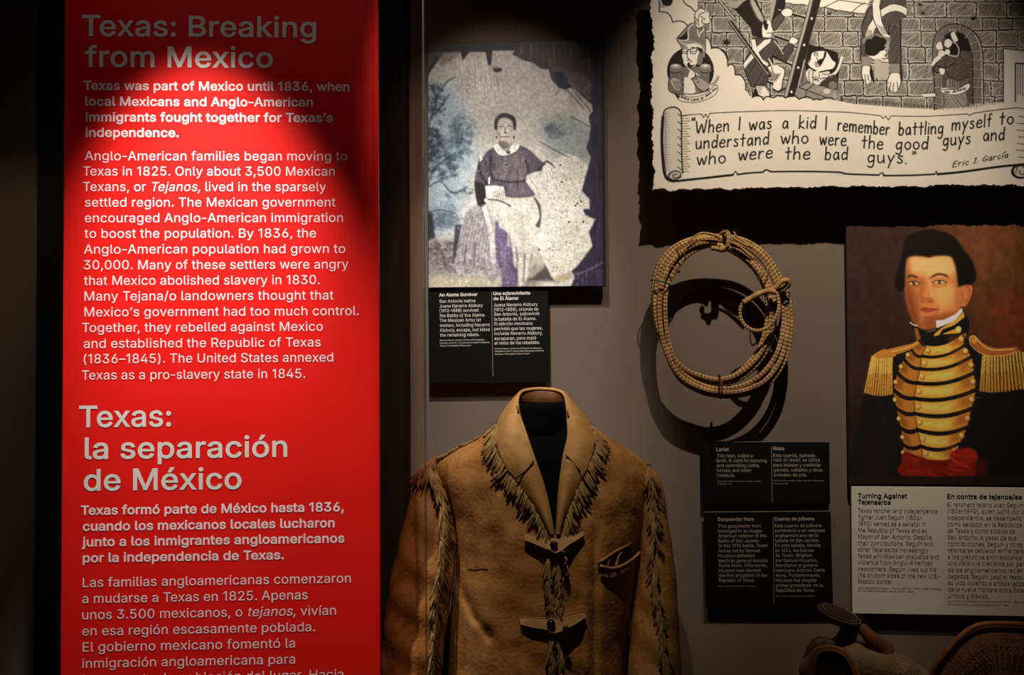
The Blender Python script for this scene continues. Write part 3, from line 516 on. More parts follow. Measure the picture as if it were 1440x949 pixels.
def paint_cartoon():
    PAP = (213, 204, 191); INK = (24, 20, 14); GR = (126, 121, 112); LT = (222, 215, 200)
    pr = Print(905, -40, 1450, 275, 2.0, PAP)
    # --- wall of stones
    wall = [(981, -40), (981, 8), (981, 14), (985, 30), (993, 52), (999, 60), (1000.5, 68), (1010, 68), (1018, 75), (1023, 86), (1024, 92), (1030, 91), (1034, 98), (1034, 106), (1042, 107),
            (1047, 114), (1049, 124), (1055, 130), (1058, 137), (1066, 136), (1075, 138), (1090, 136), (1105, 137), (1120, 136), (1135, 139), (1155, 138), (1180, 142), (1200, 146),
            (1240, 149), (1280, 152), (1318, 153), (1360, 150), (1385, 143), (1411, 144), (1411, 68), (1455, 72), (1455, -40)]
    rows = [(-40, -40), (-18, -20), (4, 2), (22, 26), (46, 42), (66, 66), (90, 88), (112, 114), (134, 136), (160, 162)]
    stones(pr, wall, rows, 5, GR, INK)
    # pale top of the parapet between the ladder and the hanging figure
    z3 = zmap(1180, 0, 10.286); z2 = zmap(1040, 0, 10.286); z2b = zmap(1040, 70, 10.286); z1 = zmap(925, 0, 11.077); z1b = zmap(925, 70, 11.077); z4 = zmap(1300, 20, 6.779)
    pr.fill([(1095, -40), (1098, 4), (1110, 4), (1125, 6), (1140, 8), (1158, 10), (1170, 12), (1180, 14.5), (1198, 17), (1215, 19), (1222, 6), (1228, -40)], LT)
    for l in ([(1098, 4), (1110, 4.5), (1118, 7), (1128, 6), (1138, 9)], [(1158, 10), (1168, 12), (1175, 15.5), (1180, 14.5), (1198, 17.5), (1216, 19.5)], [(1198, 17), (1206, 10), (1216, 4)], [(1180, 0), (1200, 3), (1215, 5), (1225, 6)], [(1160, 9.5), (1176, 2), (1186, -4)]):
        pr.line(l, 1., INK, sm=4)
    # edge of the cloud of smoke
    for l in ([(927, -10), (927, 16.5)], z1(20, 185, 120, 190, 190, 240, 235, 345), z1(235, 345, 330, 325, 410, 350, 475, 405), z1(390, -20, 410, 35, 440, 65, 480, 95, 520, 110, 545, 150, 590, 180),
              z1(755, 585, 800, 625, 825, 690, 835, 755), z1(835, 755, 900, 745, 980, 765, 1040, 830, 1090, 920), z1b(1010, 0, 1060, 50, 1085, 120, 1090, 255), z1b(1090, 255, 1140, 225, 1180, 250, 1200, 310, 1205, 390),
              z1b(1205, 390, 1270, 385, 1330, 440, 1365, 520, 1370, 625), z1b(1370, 625, 1410, 650, 1440, 710)):
        pr.line(l, 1.5, INK, sm=5)
    pr.fill(z1(60, -60, 65, 40, 100, 80, 160, 95, 210, 70, 235, 0, 235, -60), INK, sm=3)
    pr.fill(z1(30, 20, 70, 60, 140, 110, 60, 120, 25, 130), (150, 143, 134), .8)
    # --- medallion
    pr.ell(971, 99.5, 33, 33.5, INK)
    coat = (120, 114, 107)
    pr.fill(z1b(190, 330, 200, 250, 280, 215, 360, 250, 420, 270, 560, 265, 670, 260, 740, 220, 815, 260, 830, 330, 800, 400, 805, 560, 780, 640, 560, 690, 420, 690, 250, 680, 170, 630, 160, 520, 190, 420), coat, sm=3)
    pr.hatch(z1b(190, 330, 360, 250, 670, 260, 830, 330, 800, 640, 250, 680, 160, 560), 1.4, 1.6, .6, INK, .55)
    pr.fill(z1b(415, 430, 500, 450, 560, 520, 590, 640, 560, 680, 420, 680, 410, 560), (214, 207, 197), sm=3)
    for e in ((280, 255, 85, 38), (740, 255, 80, 36)):
        c = z1b(e[0], e[1])[0]; pr.ell(c[0], c[1]+4, 7.6, 5.6, (108, 103, 97)); pr.ell(c[0], c[1], 7.6, 3.4, (150, 144, 135)); pr.ell(c[0], c[1]-1, 3.6, 1.5, (214, 207, 197))
        pr.line([(c[0]-7.6, c[1]+8), (c[0], c[1]+9.5), (c[0]+7.4, c[1]+8)], 1., INK, sm=4)
    pr.fill(z1b(560, 470, 640, 440, 780, 520, 800, 600, 760, 650, 700, 640, 600, 560), (150, 144, 135), sm=3); pr.line(z1b(560, 500, 620, 590, 700, 650, 790, 630), 1.1, INK, sm=4)
    pr.fill(z1b(470, 430, 500, 330, 540, 310, 575, 370, 570, 420, 530, 450), (214, 207, 197), sm=3); pr.line(z1b(460, 290, 540, 330, 640, 400), 1.4, (214, 207, 197), sm=3); pr.line(z1b(455, 280, 520, 300, 580, 360, 575, 420, 520, 450), .9, INK, sm=4)
    pr.fill(z1b(200, 480, 250, 440, 340, 480, 350, 600, 300, 640, 230, 560), (165, 158, 149), sm=3); pr.hatch(z1b(210, 480, 340, 480, 350, 600, 290, 630), 1.5, 1.4, .6, INK, .6)
    pr.line(z1b(180, 440, 165, 560, 190, 650, 300, 690, 420, 690, 560, 690, 700, 660, 800, 600), 1.2, INK, sm=4)
    for b in ((380, 380), (395, 460), (390, 540), (385, 620), (600, 460), (630, 500)): pr.ell(*z1b(*b)[0], 1.1, 1.1, INK)
    # head
    pr.fill(z1(375, 800, 370, 880, 400, 980, 450, 1040, 500, 1050, 580, 1030, 630, 930, 650, 830, 620, 720, 500, 700, 400, 730), (218, 211, 201), sm=4)
    pr.fill(z1(600, 730, 700, 770, 700, 860, 640, 880, 650, 800), INK, sm=3); pr.fill(z1(640, 820, 690, 830, 700, 960, 650, 1010, 610, 980), (110, 105, 99), sm=3)
    pr.fill(z1b(455, 230, 480, 200, 520, 240, 590, 230, 520, 275, 470, 265), INK, sm=3); pr.ell(*z1b(488, 215)[0], 1.3, 2.2, INK)
    for q in (z1(380, 770, 380, 830, 440, 835, 465, 800, 470, 760, 380, 765), z1(505, 765, 510, 830, 580, 840, 610, 790, 600, 745, 505, 765), z1(470, 780, 505, 770), z1(605, 770, 650, 790), z1(465, 780, 455, 890, 490, 930), z1b(455, 165, 490, 155, 530, 190), z1(390, 745, 460, 735), z1(520, 735, 590, 745), z1(375, 800, 372, 880, 400, 960)):
        pr.line(q, 1.1, INK)
    pr.line(z1(385, 800, 450, 800), .9, INK); pr.line(z1(515, 800, 600, 800), .9, INK)
    # hat and plume
    pr.fill(z1(295, 600, 480, 390, 580, 350, 700, 400, 740, 480, 745, 700, 740, 880, 700, 885, 690, 760, 620, 690, 480, 690, 380, 760, 350, 700), (126, 120, 113), sm=3)
    pr.fill(z1(310, 610, 420, 530, 490, 400, 470, 560, 440, 620), INK, sm=2)
    pr.hatch(z1(480, 600, 520, 430, 700, 420, 740, 700, 600, 640), 1.35, 1.5, .6, INK, .5)
    pr.line(z1(300, 620, 440, 630, 475, 590, 470, 480, 500, 410, 560, 370), 1.5, (205, 198, 188), sm=4); pr.line(z1(310, 640, 440, 690, 600, 680, 690, 730, 735, 800), 1.6, (190, 183, 173), sm=4)
    pr.line(z1(295, 600, 480, 390, 560, 360), 1.2, INK, sm=4); pr.line(z1(295, 610, 350, 700, 380, 770), 1.1, INK, sm=4); pr.line(z1(740, 420, 745, 700, 740, 880), 1., INK)
    pr.fill(z1(570, 330, 590, 200, 650, 130, 720, 140, 790, 180, 810, 260, 830, 320, 780, 370, 720, 380, 640, 440, 590, 400), (214, 208, 197), sm=4)
    for l in (z1(580, 200, 570, 300, 590, 400, 640, 440), z1(590, 190, 650, 130, 730, 150, 740, 190), z1(640, 400, 630, 300, 660, 220, 720, 200), z1(760, 180, 810, 200, 800, 280, 830, 320, 780, 370, 700, 360, 690, 310, 740, 300), z1(575, 260, 620, 330), z1(580, 320, 610, 380), z1(670, 250, 720, 290)):
        pr.line(l, 1., INK, sm=4)
    pr.line(z1(650, 530, 720, 450), 1.6, LT); pr.line(z1(620, 460, 630, 540, 660, 570), 1.2, LT, sm=3); pr.line(z1(640, 440, 680, 430, 690, 460), 1, INK, sm=3)
    # ribbon
    pr.fill(z1b(820, 560, 860, 500, 900, 440, 920, 380, 960, 430, 930, 520, 880, 560), (176, 169, 159), sm=3)
    pr.line(z1b(830, 540, 900, 500, 950, 420), .8, INK, sm=3)
    pr.fill(z1b(300, 700, 340, 690, 480, 730, 640, 720, 770, 660, 880, 550, 940, 590, 900, 680, 780, 760, 600, 815, 440, 810, 320, 770), (208, 201, 191), sm=4)
    pr.fill(z1b(260, 690, 340, 680, 345, 740, 310, 770), INK, .8)
    for l in (z1b(340, 690, 480, 735, 640, 722, 770, 665, 890, 550, 940, 590, 900, 690, 780, 765, 600, 820, 440, 815, 320, 775, 300, 720),): pr.line(l, .8, INK, sm=4)
    hand_words(pr, [('General', 957, 968.5, 136.8, 141.5), ('Lopez', 971.5, 983, 141.8, 140.6), ('de', 985.5, 989, 139.8, 139), ('Santa', 992, 1000, 137, 131), ('Ana', 1001.5, 1007.5, 129.5, 125)], 2.1, .7, INK)
    # --- shot marks
    for c, r in ((z1(1070, 660)[0], 4.2), (z3(1165, 65)[0], 2.2), (z3(1210, 190)[0], 2.4), (z4(465, 40)[0], 3.2), (z2(1295, 200)[0], 2.)):
        for k in range(9):
            a = k*.7+.2; pr.line([c, (c[0]+math.cos(a)*r*1.9, c[1]+math.sin(a)*r*1.4)], r*.5, INK, taper=1)
        pr.ell(c[0], c[1], r*.9, r*.75, INK)
    # --- soldier climbing the ladder
    BK = (30, 25, 18); ST = (104, 99, 93)
    pr.fill(z2(500, -60, 420, 300, 560, 260, 660, 90, 665, -60), BK)                      # far rail
    pr.fill(z2(470, -60, 545, -60, 470, 290, 430, 290), (150, 144, 135)); pr.line(z2(545, -60, 520, 120, 470, 290), 1, INK)
    for l in (z2(560, 155, 660, 190), z2(730, 190, 950, 255), z2(515, 520, 720, 590), z2(430, 790, 760, 940), z2b(370, 440, 560, 520)):
        pr.line(l, 3.6, INK); pr.line([(p[0], p[1]-1.6) for p in l], 1., (200, 194, 183))
    pr.fill(z2(0, 0, -130, 40, -180, 60, -60, 150, 160, 400, 180, 510, 330, 560, 350, 420, 340, 330, 370, 280, 220, -60, 20, -60), INK)                # tall hat
    pr.fill(z2(150, -60, 215, 0, 360, 280, 330, 330, 250, 250, 160, 60), (190, 183, 172), .85, blur=1.2)
    pr.line(z2(210, -20, 300, 150, 370, 270), 1.2, INK); pr.line(z2(-200, 50, -60, 110, 20, 40, 90, -10), 2.4, (150, 144, 135), sm=3)
    pr.fill(z2(-170, 60, -100, 10, -40, 20, 10, -20, 60, 0, -60, 110), (150, 144, 135), sm=3)
    pr.fill(z2(330, 370, 400, 280, 470, 360, 470, 460, 430, 540, 340, 540), (218, 211, 201), sm=3); pr.fill(z2(350, 300, 420, 300, 410, 390, 390, 440, 350, 390), INK, sm=2); pr.ell(*z2(420, 320)[0], 2.6, 2.8, (218, 211, 201))
    pr.line(z2(400, 480, 470, 480), 1, INK); pr.fill(z2(450, 470, 500, 470, 510, 530, 470, 540), (120, 114, 107))
    # near arm upwards, other arm bent
    def cloth(q, a=2.0):
        s_ = smooth(q, 4); pr.fill(s_, ST); pr.hatch(s_, a, 1.5, .75, BK, .75); pr.hatch(s_, a+.7, 2.6, .6, BK, .45); pr.line(s_+[s_[0]], 1.1, INK)
    cloth(z2(470, 300, 580, 200, 640, 240, 640, 290, 570, 360, 530, 430, 480, 420))
    pr.fill(z2(600, 180, 640, 130, 720, 120, 770, 170, 730, 240, 660, 240), (220, 213, 203), sm=4); pr.line(z2(600, 180, 640, 130, 720, 120, 775, 170, 740, 235, 660, 245), 1.1, INK, sm=4)
    body = z2(180, 560, 340, 545, 480, 560, 540, 600, 600, 760, 640, 700, 720, 620, 780, 660, 760, 760, 680, 880, 600, 870, 480, 800, 470, 900, 440, 960, 420, 1100, 380, 1230, 240, 1230, 230, 1260, 160, 1240, 90, 1060, 60, 960, 100, 820, 180, 680)
    pr.fill(body, ST); pr.hatch(body, 2.1, 1.4, .8, BK, .8); pr.hatch(body, .9, 2.2, .7, BK, .5); pr.line(smooth(body, 2)+[body[0]], 1.1, INK)
    pr.line(z2(500, 590, 570, 680, 630, 780), 1.3, (200, 194, 183), sm=3)
    pr.fill(z2(720, 560, 760, 530, 850, 580, 800, 640, 770, 650, 720, 610), (220, 213, 203), sm=3); pr.line(z2(715, 590, 760, 530, 850, 580, 800, 645, 740, 630), 1.1, INK, sm=3)
    pr.fill(z2(460, 560, 360, 580, 240, 690, 60, 920, 70, 1000, 110, 940, 280, 750, 440, 610), (216, 209, 199)); pr.fill(z2(170, 570, 225, 570, 250, 720, 330, 860, 420, 920, 400, 960, 280, 880, 190, 740), (216, 209, 199))
    # legs
    pr.fill(z2b(420, 250, 560, 220, 640, 270, 650, 340, 620, 440, 600, 560, 520, 590, 480, 520, 540, 400, 510, 340, 440, 300), (218, 211, 201), sm=4); pr.line(z2b(560, 225, 640, 270, 655, 340, 625, 450, 610, 570), 1.2, INK, sm=4); pr.fill(z2b(520, 350, 600, 340, 560, 400, 520, 470), (90, 85, 79), .8, blur=.4)
    pr.line(z2b(490, 570, 560, 605, 650, 560), 2.2, INK, sm=3); pr.fill(z2b(240, 520, 370, 540, 430, 640, 420, 690, 280, 660), (214, 207, 197)); pr.hatch(z2b(240, 520, 330, 540, 300, 660), .8, 1.6, .6, INK, .6)
    pr.fill(z2b(180, 690, 210, 570, 240, 560, 280, 660, 220, 680), INK); pr.line(z2b(380, 520, 440, 600, 440, 690), 1.1, INK, sm=3)
    pr.fill(z2b(360, 320, 430, 300, 520, 340, 510, 450, 420, 400), (130, 124, 117)); pr.line(z2b(420, 130, 470, 220, 500, 320), 2, (200, 194, 183), sm=3); pr.line(z2b(400, 130, 450, 220, 480, 320), .9, INK, sm=3)
    # musket
    pr.line([(1005, -8), (1033, 26.5)], 4.2, INK); pr.line([(1005, -8), (1033, 26.5)], 2.2, (176, 169, 159)); pr.line([(1027, 31), (1082, 106)], 5.4, INK); pr.line([(1027, 31), (1080, 104)], 2.6, (140, 134, 125)); pr.line([(1028, 31), (1079, 101)], .9, INK)
    # near rail of the ladder
    pr.fill(z2(1060, -60, 1190, -60, 1170, 30, 1100, 280, 1000, 640, 930, 950, 790, 1400, 660, 1410, 800, 930, 990, 250), BK)
    pr.fill(z2(1040, -60, 1075, -60, 1000, 250, 870, 720, 690, 1390, 645, 1410, 770, 930, 960, 240), (158, 151, 142)); pr.line(z2(1030, -60, 955, 240, 765, 930, 640, 1400), 1, INK)
    for p in ((1042, 268), (935, 650), (848, 977), (750, 1327)): pr.ell(*z2(*p)[0], 1.5, 1.9, (220, 213, 203))
    # --- hole in the wall with the kerchiefed figure
    pr.fill(z2(1000, 640, 1280, 710, 1420, 760, 1440, 1000, 1420, 1300, 1160, 1240, 880, 1250, 930, 1000), INK)
    pr.fill(z2b(840, 530, 930, 130, 960, 300, 990, 460, 870, 540), (110, 104, 98)); pr.line(z2b(850, 520, 940, 150), 1, (190, 183, 173)); pr.line(z2b(900, 480, 940, 250), 1, INK)
    pr.fill(z2b(860, 540, 980, 470, 1070, 490, 1400, 600, 1400, 690, 1300, 700, 970, 585), (158, 151, 142)); pr.fill(z2b(830, 550, 960, 590, 960, 690, 860, 720, 800, 650), (130, 124, 117)); pr.fill(z2b(970, 590, 1260, 690, 1160, 720, 1060, 720, 970, 680), (130, 124, 117))
    for l in (z2b(870, 545, 970, 585, 1280, 700), z2b(970, 585, 1080, 500), z2b(965, 590, 960, 690), z2b(860, 540, 980, 470, 1080, 490)): pr.line(l, 1.1, INK)
    pr.hatch(z2b(860, 540, 980, 470, 1070, 490, 1400, 600, 1300, 700, 970, 585), 2.6, 1.7, .6, INK, .5)
    pr.fill(z2b(1060, 40, 1220, 15, 1250, 60, 1240, 150, 1170, 250, 1140, 300, 1040, 260, 990, 190, 1030, 120), (220, 213, 203), sm=3)
    pr.fill(z2b(1220, 20, 1270, 40, 1340, 150, 1390, 190, 1350, 270, 1260, 290, 1140, 320, 1060, 370, 1150, 250, 1230, 130), (222, 216, 206), sm=3); pr.fill(z2b(1230, 10, 1260, 60, 1230, 130, 1160, 250, 1120, 200, 1150, 140, 1210, 120), INK, sm=2)
    pr.ell(*z2b(1105, 65)[0], 3, 2.6, INK); pr.ell(*z2b(1105, 68)[0], 1.8, 1.5, (220, 213, 203)); pr.ell(*z2b(1120, 225)[0], 3.4, 3, (150, 143, 134)); pr.line(z2b(1120, 110, 1130, 170), 1., INK); pr.line(z2b(1090, 185, 1130, 185), 1.2, INK); pr.line(z2b(1030, 130, 1000, 190), 1, INK)
    pr.fill(z2b(960, 330, 1010, 270, 1060, 300, 1160, 330, 1290, 310, 1290, 360, 1160, 500, 1080, 490, 1010, 470, 970, 400), (208, 201, 191), sm=3)
    for l in (z2b(1010, 300, 1000, 400, 1020, 470), z2b(1060, 300, 1060, 480), z2b(1040, 400, 1130, 400, 1140, 470), z2b(1150, 350, 1170, 420, 1260, 400)): pr.line(l, .9, INK, sm=3)
    pr.fill(z2b(1080, 410, 1130, 420, 1120, 450, 1070, 440), (70, 66, 62))
    pr.fill(z2b(1170, 470, 1290, 400, 1400, 370, 1420, 480, 1400, 570, 1200, 530), (60, 50, 40), sm=2); pr.ell(*z2b(1350, 510)[0], 6, 5.2, (112, 106, 100))
    pr.line(z2b(1200, 380, 1330, 370, 1420, 290, 1480, 120), 4.6, (210, 203, 193), sm=4); pr.line(z2b(1210, 405, 1340, 395, 1440, 300, 1500, 140), .9, INK, sm=4); pr.line(z2b(1200, 355, 1320, 345, 1400, 270, 1450, 120), .9, INK, sm=4)
    hand_words(pr, [('Suzana', 1163.5, 1170, 109.5, 107.5), ('D', 1172, 1173, 106.5, 105.5)] if 'D' in HAND else [('Susana', 1163.5, 1173, 109.3, 106.2)], 1.6, .6, INK)
    pr.ell(*z2b(1260, 600)[0], 5, 3.5, (205, 198, 188), .8)
    # scalloped smoke under the scene
    for l in (z2b(180, 690, 240, 665, 300, 670, 350, 730), z2b(350, 710, 400, 675, 470, 690, 490, 695), z2b(490, 695, 560, 660, 620, 665, 660, 695), z2b(660, 695, 740, 670, 800, 670, 860, 715), z2b(860, 715, 960, 680, 1020, 690, 1070, 725), z2b(1070, 725, 1120, 710, 1160, 725, 1240, 700, 1320, 690, 1360, 715)): pr.line(l, 1.7, INK, sm=4)
    for k in range(150):
        x = 1178+k*1.57; y0 = 141+min(1, (x-1178)/120)*11 - max(0, (x-1370))*.22
        pr.line([(x+pr.rs.uniform(-.6, .6), y0-4), (x-1.2, y0+pr.rs.uniform(-.5, 3.5))], .9, (60, 52, 40), .8, taper=1)
    # --- figure hanging over the parapet
    jac = z3(470, 80, 400, 180, 330, 380, 320, 560, 300, 640, 310, 830, 450, 830, 440, 760, 500, 560, 620, 540, 720, 620, 720, 900, 880, 910, 890, 280, 970, 250, 970, -60, 500, -60)
    pr.fill(jac, (112, 107, 100)); pr.hatch(jac, 1.9, 1.35, .75, BK, .75); pr.hatch(jac, .8, 2.2, .6, BK, .45)
    for l in (z3(480, 70, 400, 180, 330, 370, 330, 470, 370, 560), z3(310, 560, 310, 830, 340, 940), z3(740, 360, 720, 450, 720, 900)): pr.line(l, 1.3, INK, sm=4)
    pr.fill(z3(735, 920, 730, 480, 750, 380, 800, 335, 860, 400, 875, 600, 870, 910), (112, 107, 100), sm=3); pr.hatch(z3(735, 920, 730, 480, 750, 380, 800, 335, 860, 400, 875, 600, 870, 910), 2.1, 1.2, .8, BK, .7)
    pr.fill(z3(880, 290, 900, 270, 905, 950, 920, 1150, 870, 1250, 850, 1180, 880, 900), INK)
    pr.fill(z3(400, 540, 380, 480, 430, 350, 490, 280, 530, 200, 620, 120, 750, 60, 880, 70, 970, 110, 965, 220, 920, 200, 830, 170, 720, 190, 630, 250, 560, 350, 500, 450, 480, 540), (218, 211, 201), sm=3)
    pr.fill(z3(480, 80, 530, -40, 600, -40, 580, 100, 610, 260, 640, 370, 700, 480, 740, 530, 690, 560, 620, 510, 540, 380, 490, 250), (222, 216, 206), sm=3)
    for l in (z3(480, 80, 490, 250, 540, 380, 620, 510, 690, 550), z3(590, 60, 610, 260, 640, 360, 720, 510), z3(600, 140, 750, 60, 880, 70, 970, 110), z3(620, 250, 720, 185, 830, 165, 930, 200, 965, 250), z3(480, 290, 420, 380, 385, 500)): pr.line(l, 1.1, INK, sm=4)
    for k in range(4): pr.line(z3(560+25*k, 360+10*k, 640+20*k, 500), .6, INK)
    for k in range(4): pr.line(z3(420+18*k, 440, 410+18*k, 530), .6, INK)
    pr.fill(z3(345, 560, 460, 500, 560, 490, 640, 530, 740, 540, 740, 600, 680, 640, 370, 640), (120, 114, 107), sm=3)
    pr.fill(z3(420, 810, 540, 790, 570, 720, 640, 720, 680, 760, 640, 830, 560, 870, 470, 850), (220, 213, 203), sm=3); pr.line(z3(430, 820, 500, 865, 580, 850, 640, 830, 680, 780), 1, INK, sm=3)
    pr.fill(z3(370, 640, 400, 570, 470, 560, 520, 510, 590, 540, 650, 550, 690, 600, 660, 660, 655, 720, 600, 740, 560, 780, 500, 810, 430, 800, 370, 760, 380, 700), INK, sm=4)
    pr.fill(z3(690, 600, 720, 600, 720, 720, 680, 700), (150, 143, 134), sm=2)
    pr.fill(z3(510, 860, 600, 840, 640, 830, 700, 850, 720, 920, 720, 1130, 510, 1130), (170, 163, 153)); 
    for c in ((600, 855, 30, 14), (650, 830, 30, 14), (690, 880, 30, 20), (630, 880, 22, 14)): pr.ell(*z3(c[0], c[1])[0], c[2]/10.286, c[3]/10.286, (222, 216, 206)); pr.line([(z3(c[0], c[1])[0][0]-c[2]/10.3, z3(c[0], c[1])[0][1]+c[3]/10), (z3(c[0], c[1])[0][0]+c[2]/10.3, z3(c[0], c[1])[0][1]+c[3]/10)], .8, INK)
    pr.fill(z3(320, 820, 450, 820, 460, 960, 330, 960), (130, 124, 117)); pr.line(z3(320, 950, 390, 965, 460, 950), 1, INK, sm=3)
    pr.fill(z3(730, 910, 880, 910, 880, 1060, 730, 1060), (130, 124, 117)); pr.line(z3(730, 1060, 800, 1080, 880, 1060), 1.1, INK, sm=3); pr.line(z3(735, 915, 870, 915), .9, INK)
    pr.fill(z3(340, 960, 450, 960, 480, 1010, 470, 1100, 440, 1190, 400, 1210, 350, 1130, 330, 1030), (220, 213, 203), sm=3); pr.fill(z3(460, 940, 500, 1100, 510, 1200, 470, 1150, 440, 1050), INK, sm=2)
    for l in (z3(335, 970, 320, 1080, 350, 1200), z3(370, 1080, 390, 1200), z3(410, 1080, 430, 1170), z3(450, 960, 480, 1060, 470, 1130)): pr.line(l, 1., INK, sm=3)
    pr.fill(z3(740, 1070, 880, 1070, 890, 1180, 860, 1290, 800, 1330, 740, 1290, 700, 1200), (220, 213, 203), sm=3)
    for l in (z3(740, 1070, 690, 1190, 720, 1200), z3(750, 1190, 730, 1290), z3(790, 1200, 780, 1320), z3(840, 1190, 850, 1300), z3(880, 1080, 895, 1190, 860, 1290)): pr.line(l, 1., INK, sm=3)
    # --- arched doorway with the figure and baby
    arch = z4(80, 900, 75, 430, 90, 240, 150, 140, 250, 95, 350, 100, 450, 150, 520, 230, 550, 340, 560, 500, 565, 850, 460, 850, 90, 915)
    pr.fill(arch, (126, 120, 113)); pr.hatch(arch, 1.7, 1.7, .7, BK, .5)
    dk = z4(150, 700, 160, 350, 190, 210, 270, 165, 350, 180, 410, 240, 440, 340, 460, 450, 465, 850, 300, 850)
    pr.fill(dk, (92, 86, 81)); pr.hatch(dk, .1, 2., .8, INK, .6); pr.fill(z4(180, 350, 195, 210, 270, 165, 350, 180, 410, 240, 440, 355, 350, 345, 330, 430, 240, 390), INK)
    for l in (z4(75, 560, 75, 430, 90, 240, 150, 140, 250, 95, 350, 100, 450, 150, 520, 230, 550, 340, 560, 500, 565, 850), z4(440, 340, 460, 450, 465, 850), z4(190, 210, 270, 165, 350, 180, 410, 240, 440, 340), z4(75, 430, 95, 600, 95, 910)): pr.line(l, 1.3, INK, sm=4)
    pr.line(z4(480, 200, 530, 300, 545, 450, 552, 840), 1.2, (200, 194, 183), sm=4)
    for l in (z4(130, 155, 190, 215), z4(235, 110, 250, 165), z4(340, 105, 345, 175), z4(440, 165, 390, 225), z4(510, 260, 440, 290), z4(545, 355, 445, 360), z4(555, 440, 455, 435), z4(560, 535, 462, 525), z4(560, 620, 462, 610), z4(563, 705, 464, 695), z4(565, 800, 465, 795), z4(95, 600, 170, 615), z4(95, 700, 170, 700), z4(95, 790, 200, 800), z4(165, 600, 175, 910), z4(95, 850, 170, 870)): pr.line(l, 1., (196, 190, 179)); pr.line([(p[0]+.6, p[1]+.6) for p in l], .7, INK)
    skirt = z4(210, 900, 200, 770, 215, 620, 250, 615, 400, 600, 420, 680, 395, 740, 410, 860, 330, 890); pr.fill(skirt, (176, 169, 159)); pr.hatch(skirt, .95, 1.6, .7, INK, .8); pr.hatch(z4(240, 620, 400, 600, 420, 690, 230, 700), 1.7, 3, 1.2, INK, .8)
    cloth(z4(90, 500, 180, 400, 330, 390, 390, 520, 400, 600, 330, 630, 240, 600, 200, 540, 120, 560), 1.8)
    pr.line(z4(110, 490, 200, 510, 280, 470), 1.2, INK, sm=3)
    pr.fill(z4(330, 380, 350, 400, 385, 560, 400, 600, 420, 560, 380, 440), (70, 66, 62), sm=2)
    pr.ell(*z4(222, 278)[0], 5.6, 6.4, (214, 207, 197), rot=.4); pr.fill(z4(170, 240, 200, 230, 190, 300, 250, 330, 200, 340, 165, 300), (70, 66, 62), sm=2)
    pr.fill(z4(110, 300, 150, 260, 170, 300, 170, 340, 130, 340), (218, 211, 201), sm=3); pr.fill(z4(120, 400, 140, 340, 190, 350, 200, 390, 160, 420, 110, 460, 75, 500, 70, 470, 90, 430), (214, 207, 197), sm=3); pr.line(z4(120, 400, 140, 340, 190, 350, 200, 385, 160, 415), .9, INK, sm=3)
    pr.ell(*z4(150, 370)[0], .7, .7, INK); pr.fill(z4(250, 190, 280, 165, 300, 200, 320, 250, 280, 260), (218, 211, 201), sm=3); pr.line(z4(240, 160, 270, 145, 300, 170), 2, (150, 143, 134), sm=3)
    pr.line(z4(250, 260, 300, 280, 330, 340, 310, 400, 230, 390), 1.4, (190, 183, 173), sm=3); pr.fill(z4(200, 340, 240, 340, 240, 380, 200, 380), (218, 211, 201), sm=2)
    pr.fill(z4(140, 520, 190, 520, 190, 560, 160, 580), (218, 211, 201), sm=2)
    pr.fill(z4(150, 715, 200, 700, 300, 715, 420, 660, 430, 710, 330, 770, 200, 770), (214, 207, 197), sm=2); pr.line(z4(150, 720, 220, 715, 320, 710, 425, 650, 428, 710, 330, 765, 210, 765, 150, 740), 1, INK, sm=3)
    hand_words(pr, [('San', 1328, 1335, 131, 131), ('Antonio', 1340, 1358, 130.6, 125.5)], 2.2, .8, INK)
    pr.fill(z4(-30, 760, 100, 750, 110, 785, 0, 790), (214, 207, 197)); pr.line(z4(-10, 755, 100, 748, 115, 770, 100, 790, 0, 795), 1, INK)
    # --- pale doorframe at the far edge
    pr.fill([(1411, 68), (1455, 73), (1455, 150), (1411, 150)], (206, 199, 189)); pr.line([(1411, 144), (1411, 68), (1455, 73)], 1.4, INK); pr.line([(1428, 143), (1428, 89), (1455, 90)], 1.8, INK)
    for x in (1431.5, 1434.5, 1438, 1441): pr.line([(x, 90), (x, 130+(x % 3)*5)], .8, INK)
    # --- scroll
    zl = zmap(900, 140, 5.143); zr = zmap(1160, 140, 5.143); SH = (188, 181, 171)
    pr.line(zl(300, 115, 440, 105, 448, 105), 1., INK); pr.line(zl(445, 105, 460, 130, 475, 105, 490, 135, 505, 100), 1.1, INK); pr.line(zl(505, 100, 740, 88, 1080, 80, 1440, 90)+zr(160, 92, 300, 105, 405, 118), 1.1, INK, sm=5)
    pr.line(zr(405, 118, 420, 138, 438, 118, 460, 148, 478, 118), 1.1, INK); pr.line(zr(478, 118, 700, 122, 900, 112, 1030, 104), 1.1, INK, sm=4); pr.line(zr(1030, 104, 1048, 116, 1068, 100), 1.1, INK); pr.line(zr(1068, 100, 1220, 78, 1390, 60, 1450, 72), 1.2, INK, sm=4)
    pr.fill(zl(165, 130, 180, 75, 240, 52, 290, 80, 300, 150, 305, 500, 300, 560, 200, 580, 170, 520), (196, 189, 179), sm=3)
    pr.line(zl(168, 130, 180, 75, 240, 54, 285, 75, 300, 130, 300, 300, 305, 480, 310, 530), 1.9, INK, sm=4)
    pr.line(zl(165, 125, 158, 300, 172, 500, 195, 570, 240, 590), 4.2, INK, sm=4)
    pr.line(zl(240, 592, 400, 575, 670, 545), 3.2, INK, sm=4); pr.line(zl(670, 545, 690, 520, 712, 542), 1.5, INK); pr.line(zl(705, 542, 800, 530, 890, 525), 2.4, INK); pr.line(zl(890, 524, 910, 508, 935, 515, 940, 522), 2.2, INK, sm=3)
